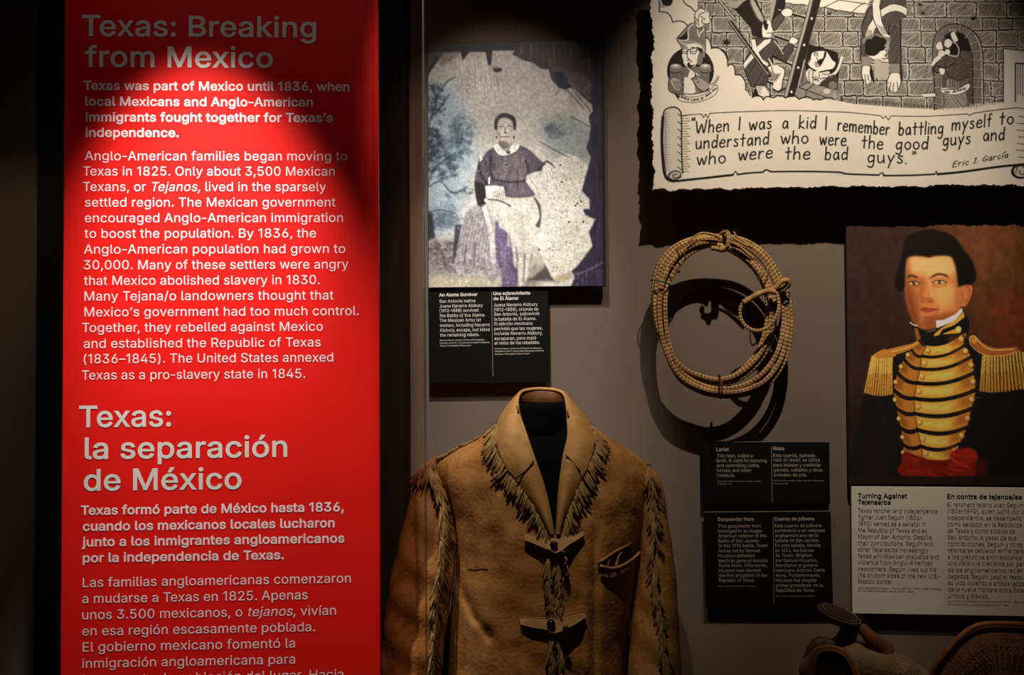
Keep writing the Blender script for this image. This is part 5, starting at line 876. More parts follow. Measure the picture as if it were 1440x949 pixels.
        for k in range(14):
            t = rs.rand(); a = (c0[0]+(r0[0]-c0[0])*t, c0[1]+(r0[1]-c0[1])*t+4*26*t*(1-t)*.5+rs.uniform(8, 60)); pr.line(zb(a[0], a[1], a[0]+rs.uniform(20, 60), a[1]-8), .7, (120, 70, 24) if k % 2 else (250, 216, 130), .35, blur=.3)
        pr.line(zb(*c0, *c1), 1.2, (74, 34, 16), .9); pr.line(zb(l0[0], l0[1]-4, n0[0], n0[1]-5, c0[0], c0[1]-5, m0[0], m0[1]-7, r0[0], r0[1]-4), 1.2, (14, 11, 10), .8, sm=4, blur=.3)
        for p, r in ((sag(l0, l1, 4), 3.2), (((c0[0]+c1[0])/2+24, (c0[1]+c1[1])/2+4), 3.6), (((r0[0]+r1[0])/2-12, (r0[1]+r1[1])/2), 4.)):
            c = zb(*p)[0]; pr.ell(c[0]+.7, c[1]+.9, r, r, (86, 48, 18), .8, blur=.5); pr.ell(c[0], c[1], r*.9, r*.95, (226, 160, 70)); pr.ell(c[0]-.8, c[1]-.9, r*.4, r*.4, (255, 228, 156), blur=.3)
    # epaulettes
    def fringe(top, bot, n):
        pr.fill(top+bot[::-1], (120, 74, 26), sm=0, blur=.5)
        for k in range(n):
            t = (k+.5)/n
            def at(P): 
                u = t*(len(P)-1); i = min(int(u), len(P)-2); f = u-i; return (P[i][0]+(P[i+1][0]-P[i][0])*f, P[i][1]+(P[i+1][1]-P[i][1])*f)
            a, b = at(top), at(bot); m = ((a[0]+b[0])/2+rs.uniform(-.6, .6), (a[1]+b[1])/2)
            pr.line([a, m, b], 2.6, (204, 150, 60), .9, blur=.3); pr.line([(a[0]-.5, a[1]), (m[0]-.5, m[1])], 1.2, GL, .8, blur=.3); pr.line([(a[0]+1.7, a[1]+2), (m[0]+1.7, m[1]), (b[0]+1.7, b[1])], .9, (52, 28, 12), .9, blur=.2)
            for q in range(7): y = rs.rand(); pr.ell(a[0]+(b[0]-a[0])*y, a[1]+(b[1]-a[1])*y, .8, .6, (255, 220, 130) if q % 2 else (112, 62, 22), .6)
    fringe(zb(215, 60, 260, 25, 310, 20, 360, 25), zb(165, 290, 230, 308, 300, 312, 358, 300), 12)
    fringe(zb(955, 50, 1010, 20, 1090, 25, 1170, 5, 1260, 40, 1330, 60), zb(935, 280, 1010, 290, 1100, 285, 1200, 268, 1290, 270, 1370, 280), 20)
    pr.fill(za(300, 930, 330, 905, 480, 870, 525, 850, 530, 880, 420, 930, 320, 950), (186, 116, 46), sm=2); pr.line(za(305, 920, 340, 925, 470, 890, 525, 860), 1.4, GL, .8, sm=3); pr.fill(za(240, 940, 300, 905, 360, 930, 380, 950, 330, 965, 250, 965), (190, 124, 50), sm=2, blur=.3)
    pr.fill(za(870, 830, 900, 815, 950, 860, 1050, 900, 1180, 890, 1190, 920, 1080, 945, 980, 950, 890, 880), (170, 92, 40), sm=2); pr.line(za(870, 840, 885, 820, 910, 825, 960, 880, 1020, 910, 1170, 905), 1.6, (246, 200, 100), .9, sm=3); pr.line(za(870, 840, 885, 885, 970, 945, 1080, 950, 1180, 925), 1.5, (226, 170, 80), .9, sm=3); pr.ell(*za(902, 850)[0], 4, 4, (214, 140, 66))
    # sash
    pr.fill(zb(430, 690, 480, 700, 600, 740, 740, 740, 760, 690, 860, 660, 920, 690, 925, 740, 900, 790, 905, 850, 415, 850, 415, 760), (122, 26, 16), sm=2, blur=.6); pr.fill(zb(740, 730, 760, 680, 840, 665, 900, 680, 925, 730, 890, 770, 800, 760), (150, 34, 20), sm=3, blur=.6)
    for k in range(60):
        t = rs.rand(); x = 430+t*470; y = 715+55*t+rs.uniform(-10, 110)-(60 if t > .65 else 0); pr.line(zb(x, y, x+rs.uniform(30, 80), y+rs.uniform(5, 30)), rs.uniform(.8, 2), (206, 60, 30) if k % 2 else (64, 10, 8), .5, blur=.5)
    pr.fill(zb(920, 740, 1000, 730, 990, 850, 920, 850), (70, 16, 12), .8, blur=2)
    pr.fill([(1180, 670), (1470, 670), (1470, 695), (1180, 695)], (36, 24, 18), .9, blur=1)
    pr.grain(.05, 1.2); pr.a = np.clip(pr.a*1.2, 0, 1)
    return pr

# ------------------------------------------------------------------ the setting
M_WALL = mat('taupe_wall_paint', (112, 97, 85), .85, (106, 92, 80), 3, .08, 220, .001)
M_BLACK = mat('matt_black_paint', (15, 13, 12), .8, (12, 11, 10), 5)
M_FLOOR = mat('dark_carpet', (38, 33, 30), .95, (30, 27, 25), 40, .3, 300)
def wall_box(name, lo, hi, m):
    g = Geo(); g.box(lo, hi); return struct(g.obj(name, m))
XL, XR = at(61, 474, 0)[0], at(577, 474, 0)[0]
wall_box('wall_back', (XR, 0, 0), (2.6, .12, 3.3), M_WALL)
wall_box('wall_pier', (XL, -.03, 0), (XR, .12, 3.3), M_BLACK)
wall_box('wall_left', (-2.6, 0, 0), (XL, .12, 3.3), M_WALL)
wall_box('floor', (-2.6, -4, -.1), (2.6, .12, 0), M_FLOOR)
wall_box('ceiling', (-2.6, -4, 3.3), (2.6, .12, 3.4), M_BLACK)

# ------------------------------------------------------------------ printed and lettered boards
M_WHITE_INK = mat('white_lettering', (252, 222, 217), .6)
M_GREY_INK = mat('warm_white_lettering', (222, 218, 206), .6)
M_BLACK_INK = mat('black_lettering', (20, 18, 16), .6)
M_CAPTION = mat('black_caption_board', (13, 11, 10), .55, spec=.15)
M_EDGE = mat('caption_board_edge', (120, 112, 100), .5)
def board(name, face, r, thick, y_back, m, label, cat, edge=None):
    """a flat board on hidden standoffs that reach back to the wall"""
    c = face.w((r[0]+r[1])/2, r[2], -thick); t = thing(name, (c[0], c[1], c[2]), label, cat)
    slab(face, r, thick).obj('panel', m, t)
    w, h = r[1]-r[0], r[3]-r[2]
    for a in (.25, .75):
        g = Geo(); p = face.w(r[0]+w*a, r[2]+h*.5, -thick); g.box((p[0]-.02, p[1]-.0005, p[2]-h*.2), (p[0]+.02, y_back, p[2]+h*.2)); g.obj('standoff', M_BLACK, t)
    if edge:
        g = Geo(); u0, u1, v0, v1 = r; g.plate([face.w(u0+.001, v1-.0003, -.0004), face.w(u1-.001, v1-.0003, -.0004), face.w(u1-.001, v1+.0005, -.0004), face.w(u0+.001, v1+.0005, -.0004)], -face.n*(thick-.001)); g.obj('bevelled_edge', edge, t)
    return t

# tall red panel
_yaw = .1115; FR = Face(0, _yaw, 0, at(310, 475, -.38))
u0, v1 = FR.uv(88.3, 474); u1 = FR.uv(533, 474)[0]
rr = (u0, u1, FR.uv(310, 949)[1]-.25, FR.uv(310, 0)[1]+.10)
M_RED = mat('red_panel_face', (232, 26, 20), .55, (228, 25, 20), 6, .03, 300, .0005, spec=.2)
p = FR.w((rr[0]+rr[1])/2, rr[2], -.02)
red = thing('text_panel', p, 'tall red panel of white English and Spanish text standing before a black pier', 'text panel')
slab(FR, rr, .02).obj('panel', M_RED, red)
for s_ in (.2, .8):
    g = Geo(); q = FR.w(rr[0]+(rr[1]-rr[0])*s_, 0, -.02); g.box((q[0]-.02, q[1]-.004, rr[2]+.05), (q[0]+.02, -.029, rr[3]-.05))
    g.box((q[0]-.03, q[1]-.004, 0), (q[0]+.03, -.10, rr[2]+.06)); g.obj('mounting_post', M_BLACK, red)
cap_h, cap_b = 29.0/1500, 12.5/1500
dist = np.linalg.norm(FR.o-CAM)*.99; cap_h *= dist; cap_b *= dist
gh, gp, gb = [Geo(), Geo()], [Geo(), Geo()], [Geo(), Geo()]
for t, a, b, y in (('Texas: Breaking', 115.7, 444, 50.5), ('from Mexico', 120.9, 383, 94), ('Texas:', 112.2, 240, 600.7), ('la separación', 120, 403.3, 645.4), ('de México', 118.7, 339, 690)): set_line(gh[y > 560], FR, t, a, b, y, cap_h, .017)
for t, a, b, y in (('Texas was part of Mexico until 1836, when', 118.3, 491, 126.5), ('local Mexicans and Anglo-American', 120.5, 439.7, 148.7), ('immigrants fought together for Texas’s', 121, 467.5, 170.7), ('independence.', 121, 251, 192.5),
    ('Texas formó parte de México hasta 1836,', 114.4, 483.2, 723.9), ('cuando los mexicanos locales lucharon', 117, 470.2, 746.4), ('junto a los inmigrantes angloamericanos', 116, 484, 768.3), ('por la independencia de Texas.', 117, 398.8, 790.7)): set_line(gp[y > 560], FR, t, a, b, y, cap_b, .026)
for t, a, b, y in (('Anglo-American families began moving to', 119.4, 488.2, 225.3), ('Texas in 1825. Only about 3,500 Mexican', 117, 470.7, 246.8), ('Texans, or *Tejanos,* lived in the sparsely', 117, 458.5, 268.7), ('settled region. The Mexican government', 119.7, 471.8, 290.6),
    ('encouraged Anglo-American immigration', 119.5, 482.3, 312.6), ('to boost the population. By 1836, the', 119, 444.4, 334.5), ('Anglo-American population had grown to', 118.4, 485.5, 356.7), ('30,000. Many of these settlers were angry', 118, 490, 378.8), ('that Mexico abolished slavery in 1830.', 118.2, 449.5, 400.8),
    ('Many Tejana/o landowners thought that', 119, 469, 422.7), ('Mexico’s government had too much control.', 119, 504.5, 445), ('Together, they rebelled against Mexico', 115.7, 454, 467), ('and established the Republic of Texas', 118, 451, 489.3), ('(1836–1845). The United States annexed', 118, 468.5, 510.9), ('Texas as a pro-slavery state in 1845.', 115.3, 429.2, 533.8),
    ('Las familias angloamericanas comenzaron', 116.5, 493.3, 825.4), ('a mudarse a Texas en 1825. Apenas', 116, 432.7, 848), ('unos 3.500 mexicanos, o *tejanos,* vivían', 116, 472.5, 870.8), ('en esa región escasamente poblada.', 116, 443, 893.6), ('El gobierno mexicano fomentó la', 116.5, 415, 916.2), ('inmigración angloamericana para', 116, 415, 939), ('incrementar la población del lugar. Hacia', 116.5, 483, 961.8)): set_line(gb[y > 560], FR, t, a, b, y, cap_b, 0.004)
for k in (0, 1): gh[k].obj('heading_lettering', M_GREY_INK, red); gp[k].obj('lead_lettering', M_WHITE_INK, red); gb[k].obj('body_lettering', M_WHITE_INK, red)

def caption(name, corners, y, label, zz, heads, cols, tiny, divider, m, ink, caps, edge=None, extra_w=0, thin=.004):
    f = fit_face(corners, y); r = f.rect(corners); r = (r[0], r[1]+extra_w, r[2], r[3]); t = board(name, f, r, .006, 0, m, label, 'caption', edge)
    px = abs(f.o[1]-CAM[1])/F_PX; g1, g2, g3 = [[Geo(), Geo()] for _ in range(3)]; kk = None; mid = divider[0][0]-5 if divider else 700
    for tx, a, b, yb in heads: q, w_ = zz(a, yb)[0], zz(b, yb)[0]; set_line(g1[a > mid], f, tx, q[0], w_[0], q[1], caps[0]*px, .03)
    for tx, a, b, yb in cols:
        q = zz(a, yb)[0]
        if b is None: set_line(g2[a > mid], f, tx, q[0], None, q[1], caps[1]*px, thin, kx=kk)
        else: kk = set_line(g2[a > mid], f, tx, q[0], zz(b, yb)[0][0], q[1], caps[1]*px, thin)
    for tx, a, b, yb in tiny: q = zz(a, yb)[0]; set_line(g3[a > mid], f, tx, q[0], zz(b, yb)[0][0], q[1], caps[2]*px, .004)
    for k in (0, 1): g1[k].obj('heading_lettering', ink, t); g2[k].obj('body_lettering', ink, t); g3[k].obj('credit_lettering', ink, t)
    if divider:
        (a, b), (c, d) = [f.uv(*zz(*q)[0]) for q in divider]; g = Geo(); w_ = .45*px
        g.plate([f.w(a-w_, b, .0007), f.w(c-w_, d, .0007), f.w(c+w_, d, .0007), f.w(a+w_, b, .0007)], -f.n*.0006); g.obj('divider_line', M_EDGE, t)
    return t
z = zmap(590, 390, 5.93)
caption('caption_board', [(601.5, 405.7), (770.5, 404.3), (773.5, 538), (605, 539)], -.022, 'black caption board with white text under the old photograph of a seated woman', z,
    [('An Alamo Survivor', 165, 482, 160), ('Una sobreviviente', 617, 922, 148), ('de El Álamo', 617, 823, 190)],
    [('San Antonio native', 167, 466, 212), ('Juana Navarro Alsbury', 167, 527, 252), ('(1812–1888) survived', 168, 490, 291), ('the Battle of the Alamo.', 168, 548, 332), ('The Mexican Army let', 168, 513, 372), ('women, including Navarro', 170, 585, 413), ('Alsbury, escape, but killed', 170, 585, 453), ('the remaining rebels.', 172, 500, 494),
     ('Juana Navarro Alsbury', 620, 985, 243), ('(1812–1888), oriunda de', 621, 990, 282), ('San Antonio, sobrevivió', 622, 1000, 320), ('la batalla de El Álamo.', 623, 975, 361), ('El ejército mexicano', 624, 943, 400), ('permitió que las mujeres,', 624, 1025, 441), ('incluida Navarro Alsbury,', 624, 1025, 481), ('escaparan, pero mató', 625, 972, 522), ('al resto de los rebeldes.', 626, 1003, 560)],
    [('Gertrudis Navarro. Courtesy of Prints and Photographs', 170, 540, 530), ('Collection di_00270, The Dolph Briscoe Center for American', 170, 583, 553), ('History, The University of Texas Austin', 172, 428, 576), ('Gertrudis Navarro. Cortesía de la Colección de Grabados y', 627, 1022, 600), ('Fotografías di_00270, Centro Dolph Briscoe para la Historia', 628, 1035, 622), ('Americana, Universidad de Texas en Austin', 628, 917, 645)],
    [(601, 125), (612, 825)], M_CAPTION, M_GREY_INK, (4.7, 4.5, 1.9), M_EDGE)
z = zmap(970, 610, 6.781)
caption('caption_board', [(988, 621.5), (1166, 621), (1167.5, 708), (987, 708.5)], -.018, 'small black caption board with a few lines, directly below the coiled lariat', z,
    [('Lariat', 255, 370, 163), ('Riata', 795, 900, 155)],
    [('This rope, called a', 258, 598, 222), ('lariat, is used for lassoing', 257, 733, 268), ('and controlling cattle,', 258, 668, 316), ('horses, and other', 260, 585, 362), ('livestock.', 260, 433, 410), ('Esta cuerda, llamada', 796, 1193, 220), ('*riata* *(o* *reata),* se utiliza', 797, 1240, 263), ('para enlazar y controlar', 799, 1250, 311), ('ganado, caballos y otros', 800, 1265, 358), ('animales de cría.', 801, 1115, 405)],
    [('Santa Rosa Leather Lariat. Texas, 1800s. Loan from', 262, 685, 457), ('Texas Ranch Life', 263, 397, 483), ('Riata trenzada de cuero. Texas, siglo XIX. Préstamo de'.replace('X', 'X'), 800, 1272, 450), ('Texas Ranch Life', 802, 935, 478)],
    [(778, 125), (786, 650)], M_CAPTION, mat('shaded_white_lettering', (168, 158, 146), .6), (4.8, 4.5, 1.6), M_EDGE)  # white ink, darkened in its colour for the weaker light down here
z = zmap(970, 720, 6.329)
caption('caption_board', [(990, 720), (1168.5, 719), (1171.5, 855), (992.5, 856.5)], -.018, 'black caption board headed Gunpowder Horn, below the lariat caption', z,
    [('Gunpowder Horn', 250, 568, 78), ('Cuerno de pólvora', 755, 1105, 75)],
    [('This gunpowder horn', 253, 630, 138), ('belonged to an Anglo-', 253, 650, 182), ('American veteran of the', 253, 680, 225), ('Battle of San Jacinto.', 254, 622, 270), ('In this 1836 battle, Texan', 255, 690, 312), ('forces led by Samuel', 255, 625, 357), ('Houston defeated', 256, 575, 402), ('Mexican general Antonio', 257, 695, 446), ('Santa Anna. Afterwards,', 258, 690, 488), ('Houston was elected', 259, 628, 532), ('the first president of the', 259, 690, 577), ('Republic of Texas.', 260, 580, 620),
     ('Este cuerno de pólvora', 757, 1170, 135), ('perteneció a un veterano', 758, 1203, 178), ('angloamericano de la', 759, 1140, 222), ('batalla de San Jacinto.', 760, 1155, 266), ('En esta batalla, librada', 760, 1163, 310), ('en 1836, las fuerzas', 761, 1105, 355), ('de Texas, dirigidas', 762, 1088, 398), ('por Samuel Houston,', 763, 1135, 443), ('derrotaron al general', 764, 1140, 487), ('mexicano Antonio Santa', 765, 1200, 531), ('Anna. Posteriormente,', 766, 1162, 576), ('Houston fue elegido', 767, 1127, 620), ('primer presidente de la', 768, 1183, 665), ('República de Texas.', 769, 1115, 708)],
    [('1837. Loan from Autry Museum, Los Angeles', 258, 592, 664), ('1837. Préstamo del Museo Autry, Los Ángeles', 767, 1110, 751)],
    [(741, 50), (750, 810)], M_CAPTION, bpy.data.materials['shaded_white_lettering'], (4.7, 4.4, 1.6), M_EDGE)
z = zmap(1180, 670, 4.746)
M_PALE = mat('pale_caption_board', (216, 210, 192), .6, (211, 205, 188), 8)
caption('caption_board', [(1197, 684), (1440, 685.5), (1440, 866), (1199, 863)], -.024, 'pale caption board with black text beneath the framed officer portrait', z,
    [('Turning Against', 125, 452, 142), ('Tejanas/os', 126, 343, 184), ('En contra de tejanos/as', 722, 1218, 147)],
    [('Texas rancher and independence', 126, 656, 240), ('fighter Juan Seguín (1806–', 126, 553, 283), ('1890) served as a senator in', 127, 577, 327), ('the Republic of Texas and as', 126, 585, 370), ('Mayor of San Antonio. Despite', 127, 617, 413), ('their contributions, Seguín and', 126, 625, 457), ('other Tejanas/os increasingly', 126, 595, 499), ('faced anti-Mexican prejudice and', 126, 664, 543), ('violence from Anglo-American', 126, 623, 585), ('newcomers. Seguín lived out his', 127, 647, 628), ('life on both sides of the new U.S.-', 127, 676, 671), ('Mexico border.', 127, 360, 712),
     ('independencia, se desempeñó', 722, 1218, 287), ('El ranchero tejano Juan Seguín', 723, 1228, 200), ('(1806–1890), quien luchó por la', 722, None, 243), ('como senador en la República', 723, 1218, 331), ('de Texas y como alcalde de', 723, 1173, 374), ('San Antonio. A pesar de sus', 724, 1183, 418), ('contribuciones, Seguín y otros', 724, 1222, 461), ('tejanos/as debieron enfrentarse', 725, None, 504), ('a los prejuicios antimexicanos y', 725, None, 548), ('una violencia creciente por parte', 726, None, 590), ('de los angloamericanos recién', 726, 1224, 635), ('llegados. Seguín pasó el resto de', 727, None, 678), ('su vida viviendo a ambos lados', 727, None, 721), ('de la nueva frontera entre Estados', 728, None, 765), ('Unidos y México.', 728, 1000, 808)],
    [('Juan Nepomuceno Seguin, Thomas Jefferson Wright, 1838. Courtesy', 128, 680, 746), ('of The State Preservation Board, Austin, Texas', 128, 498, 766), ('Juan Nepomuceno Seguin, Thomas Jefferson Wright, 1838. Cortesía', 728, 1280, 834), ('de Comité Estatal de Conservación, Austin, Texas', 728, 1132, 857)],
    None, M_PALE, M_BLACK_INK, (6.4, 6., 2.3), mat('pale_board_edge', (236, 228, 210), .5), .012, -.006)

# ------------------------------------------------------------------ pictures
M_BOARD = mat('dark_board_edge', (30, 25, 22), .7)
def picture(name, corners, y, thick, label, cat, pr, m, step, extra_w=0, top=0):
    f = fit_face(corners, y); r = f.rect(corners); r = (r[0], r[1]+extra_w, r[2], r[3]+top); t = board(name, f, r, thick, 0, M_BOARD, label, cat)
    i = .0008; print_sheet('print', f, (r[0]+i, r[1]-i, r[2]+i, r[3]-i), step, pr, m, t, .0003); return t
picture('old_photograph', [(600.5, 60), (849, 57), (852.5, 402.5), (603.5, 404.5)], -.028, .012, 'large print of a worn old photograph of a seated woman with torn edges', 'photograph', paint_photo(), ink_mat('photograph_print', .5, .35), .0011)
picture('portrait_painting', [(1189, 318), (1440, 313), (1440, 681), (1195, 682.5)], -.026, .012, 'dark portrait print of an officer with gold braid and epaulettes, above the pale caption', 'picture', paint_portrait(), ink_mat('portrait_print', .5, .3), .0011, .012)

# cartoon board: its torn outline is the shape of the board itself
pr = paint_cartoon(); YC = -.085
cc = [(915.5, 0), (1440, -12), (1440, 258), (919.5, 269)]; fc = fit_face(cc, YC); r = fc.rect(cc); r = (r[0], r[1]+.010, r[2], r[3]+.06)
rg = random.Random(11)
def rough(n, a):
    k = [rg.uniform(-a, a) for _ in range(n)]; k2 = [rg.uniform(-a, a)*.5 for _ in range(n*5)]
    def fn(t):
        o = 0
        for q, m_ in ((k, n), (k2, n*5)): x = min(max(t, 0), .9999)*(m_-1); i = int(x); u = x-i; u = u*u*(3-2*u); o += q[i]*(1-u)+q[i+1]*u
        return o
    return fn
fl, fb = rough(26, .0035), rough(40, .0028)
ed_l = lambda v: fl((v-r[2])/(r[3]-r[2])); ed_b = lambda u: fb((u-r[0])/(r[1]-r[0]))
c = fc.w((r[0]+r[1])/2, r[2], -.014)
car = thing('cartoon_board', c, 'pen-and-ink cartoon of soldiers at a stone wall above a hand-lettered scroll', 'picture')
out = [(r[0]+ed_l(r[3]), r[3])]+[(r[0]+ed_l(v), v) for v in np.linspace(r[3], r[2], 140)[1:-1]]+[(r[0]+ed_l(r[2]), r[2]+ed_b(r[0]))]+[(u, r[2]+ed_b(u)) for u in np.linspace(r[0], r[1], 220)[1:]]+[(r[1], r[3])]
g = Geo(); g.plate([fc.w(u, v, 0) for u, v in out[::-1]], -fc.n*.014); g.obj('panel', mat('deckle_board', (150, 134, 110), .8), car)
print_sheet('print', fc, (r[0]+.0004, r[1]-.0004, r[2]+.0004, r[3]-.0004), .00092, pr, ink_mat('cartoon_print', .7, .15), car, .0004, ed_l, ed_b)
g = Geo(); p0, p1 = fc.w(r[0]+.12, r[2]+.12, -.014), fc.w(r[1]-.12, r[3]-.05, -.014); g.box((p0[0], p0[1]-.001, p0[2]), (p1[0], .001, p1[2])); g.obj('standoff', M_BLACK, car)

# ------------------------------------------------------------------ coiled lariat
def braid_mat(name, a, b, du=2, fv=1.0, bump=.5, rough=.55):
    m = bpy.data.materials.new(name); m.use_nodes = True; nt = m.node_tree; N, L = nt.nodes, nt.links; bs = N['Principled BSDF']; bs.inputs['Roughness'].default_value = rough; bs.inputs['Specular IOR Level'].default_value = .35
    uv = N.new('ShaderNodeUVMap'); uv.uv_map = 'UVMap'; sp = N.new('ShaderNodeSeparateXYZ'); L.new(uv.outputs[0], sp.inputs[0])
    def math_(op, x, y=None):
        n = N.new('ShaderNodeMath'); n.operation = op
        for i, v in enumerate((x, y)):
            if v is None: continue
            if isinstance(v, (int, float)): n.inputs[i].default_value = v
            else: L.new(v, n.inputs[i])
        return n.outputs[0]
    u = math_('MULTIPLY', sp.outputs[0], 2*math.pi*du); v = math_('MULTIPLY', sp.outputs[1], 2*math.pi*fv)
    w = math_('MULTIPLY', math_('SINE', math_('ADD', u, v)), math_('SINE', math_('SUBTRACT', u, v)))
    tc = N.new('ShaderNodeTexCoord'); nz = N.new('ShaderNodeTexNoise'); nz.inputs['Scale'].default_value = 45; L.new(tc.outputs['Object'], nz.inputs['Vector'])
    t = math_('ADD', math_('MULTIPLY', w, .36), nz.outputs['Fac'])
    r = N.new('ShaderNodeValToRGB'); r.color_ramp.elements[0].position = .18; r.color_ramp.elements[1].position = .85; r.color_ramp.elements[0].color = rgba(b); r.color_ramp.elements[1].color = rgba(a); L.new(t, r.inputs['Fac']); L.new(r.outputs['Color'], bs.inputs['Base Color'])
    k = N.new('ShaderNodeBump'); k.inputs['Strength'].default_value = bump; k.inputs['Distance'].default_value = .0015; L.new(w, k.inputs['Height']); L.new(k.outputs['Normal'], bs.inputs['Normal']); return m
M_ROPE = braid_mat('braided_rawhide', (190, 150, 92), (112, 76, 42), 2, .8)
M_HIDE = mat('rawhide_wrap', (168, 126, 74), .6, (136, 98, 54), 60, .3, 400)
YL = -.075
lar = thing('coiled_lariat', at(1012, 340, YL), 'coiled braided rawhide lariat hanging on the taupe wall', 'rope')
# radial limits of the bundle, clockwise from the top: outer and inner position
OUT_ = [(1015, 332), (1048, 338), (1076, 357), (1097, 389), (1111, 425), (1113, 465), (1104, 505), (1082, 537), (1050, 553), (1012, 557), (975, 551), (944, 536), (922, 500), (914, 455), (916, 412), (925, 375), (946, 348), (980, 334)]
IN_ = [(1012, 347), (1035, 357), (1058, 376), (1074, 402), (1080, 432), (1077, 462), (1068, 489), (1050, 512), (1030, 527), (1010, 531), (992, 524), (972, 508), (955, 480), (944, 447), (941, 410), (952, 382), (970, 360), (990, 349)]
def bund(th, f):
    n = len(OUT_); t = (th/(2*math.pi) % 1)*n; i = int(t); u = t-i
    def cr(A):
        a, b, c, d = [np.array(A[(i+k) % n], float) for k in (-1, 0, 1, 2)]; return .5*(2*b+(c-a)*u+(2*a-5*b+4*c-d)*u*u+(3*b-3*c+d-a)*u**3)
    return cr(IN_)*(1-f)+cr(OUT_)*f
TURNS = 6; rl = random.Random(4); fr = [.02, .98, .30, .66, .12, .82, .46]; dz = [0, 0, .1, .9, 1, 1.1, 1.9, 1.7, .6]; pts = []
ph = [(rl.uniform(0, 6.28), rl.uniform(0, 6.28)) for _ in range(TURNS+1)]
for s_ in range(TURNS*110):
    t = s_/110; k = int(t); u = t-k; e = u*u*(3-2*u)
    e = max(0, min(1, (u-.45)/.4)); e = e*e*(3-2*e)     # turns change place along the side of the coil
    f = fr[k]*(1-e)+fr[k+1]*e; d = dz[k]*(1-e)+dz[k+1]*e; th = 2*math.pi*u
    f += .05*math.sin(2*th+ph[k][0])*math.sin(th/2)**2; p = bund(th, f); w = at(p[0], p[1], YL-.0075*(d-1)); pts.append(w)
g = Geo(); g.tube(pts, .0049, 9, vlen=.012); g.obj('coil', M_ROPE, lar, True, True)
# honda eye: small loop with a wrapped neck
def pxs(P, y): return [at(p[0], p[1], y+(p[2] if len(p) > 2 else 0)) for p in P]
g = Geo(); g.tube(spline(pxs([(1050, 421), (1043, 429), (1040.5, 438), (1043, 451), (1053, 461.5), (1066, 465), (1080, 460), (1089, 449), (1095, 433), (1094, 418), (1090, 409)], YL-.022), 60), .0036, 8, vlen=.01); g.obj('honda_loop', M_ROPE, lar, True, True)
g = Geo(); g.tube(spline(pxs([(1045, 426), (1056, 419), (1069, 412.5), (1082, 409), (1090, 411)], YL-.024), 24), np.array([.0052, .0058, .0056, .0058, .006, .0056]*4), 9); g.obj('honda_wrap', M_HIDE, lar, True)
g = Geo(); g.tube(spline(pxs([(1082, 410, 0), (1091, 404, -.004), (1099, 396, -.006), (1107, 394.5, -.004), (1108.5, 400, 0), (1102, 406, .004), (1092, 411, .004)], YL-.02), 40), .0054, 9); g.obj('honda_knot', M_HIDE, lar, True)
# knot and loose ends at the top
g = Geo(); g.tube(spline(pxs([(1014, 330, .004), (1019, 326.5, -.008), (1024, 328, -.02), (1024.5, 338, -.024), (1023, 347, -.022), (1018, 351.5, -.01), (1016, 349, .004)], YL), 40), .0046, 9, vlen=.012); g.obj('top_knot', M_ROPE, lar, True, True)
g = Geo(); g.tube(spline(pxs([(1020, 348), (1012, 351), (1004, 348)], YL-.02), 12), np.linspace(.0052, .004, 12), 8); g.ball(at(1014, 351, YL-.024), .0056, 10, 7); g.ball(at(1003, 349, YL-.012), .005, 10, 7); g.obj('knot_end', M_HIDE, lar, True)
for P in ([(1030, 333), (1034, 336), (1042, 341), (1052, 346)], [(1032, 326), (1036, 333), (1046, 340), (1058, 348)], [(1026, 340), (1036, 344), (1047, 352), (1060, 364)], [(968, 340), (985, 328), (1003, 330), (1012, 334)]):
    g = Geo(); g.tube(spline(pxs(P, YL-.02), 16), np.linspace(.0016, .0034, 16), 7); g.obj('loose_end', M_HIDE, lar, True)
def ring(px, py, rx, ang, m, name, rad=.0016):
    c = np.array(at(px, py, YL)); e = np.array([math.cos(ang), 0, -math.sin(ang)]); g = Geo()
    g.tube([c+e*rx*math.cos(t)+np.array([0, -1., 0])*.022*math.sin(t) for t in np.linspace(0, 2*math.pi, 41)[:-1]], rad, 6, closed=True); return g.obj(name, m, lar, True)
ring(1012.5, 543.5, .0225, math.radians(88), mat('red_brown_cord', (104, 46, 28), .7), 'binding_cord', .0018)
ring(948, 378, .013, math.radians(35), M_HIDE, 'binding_tie', .0012); ring(958, 356, .012, math.radians(50), M_HIDE, 'binding_tie', .0012); ring(1073, 385, .016, math.radians(130), M_HIDE, 'binding_tie', .0012)
M_PIN = mat('green_coated_pin', (66, 88, 74), .45, metal=.3)
def pin(px, py, rx, ang, label):
    """coated wire pin: a stem out of the wall and a loop round the strands"""
    c = np.array(at(px, py, YL)); e = np.array([math.cos(ang), 0, -math.sin(ang)]); g = Geo()
    g.tube([c+e*rx*math.cos(t)+np.array([0, -1., 0])*.022*math.sin(t) for t in np.linspace(0, 2*math.pi, 41)[:-1]], .0015, 6, closed=True)
    a = np.array(at(px, py, -.0005)); g.tube([a, (a+c)/2, c+np.array([0, .02, 0])], .0024, 8)
    o = g.obj('wall_pin', M_PIN, None, True); return tag(o, label, 'pin')
pin(928.5, 397, .019, math.radians(14), 'green coated wire pin looped round the lariat strands across from its eye loop')
pin(1103, 411, .010, math.radians(20), 'green coated wire pin just beside the small eye loop of the lariat')

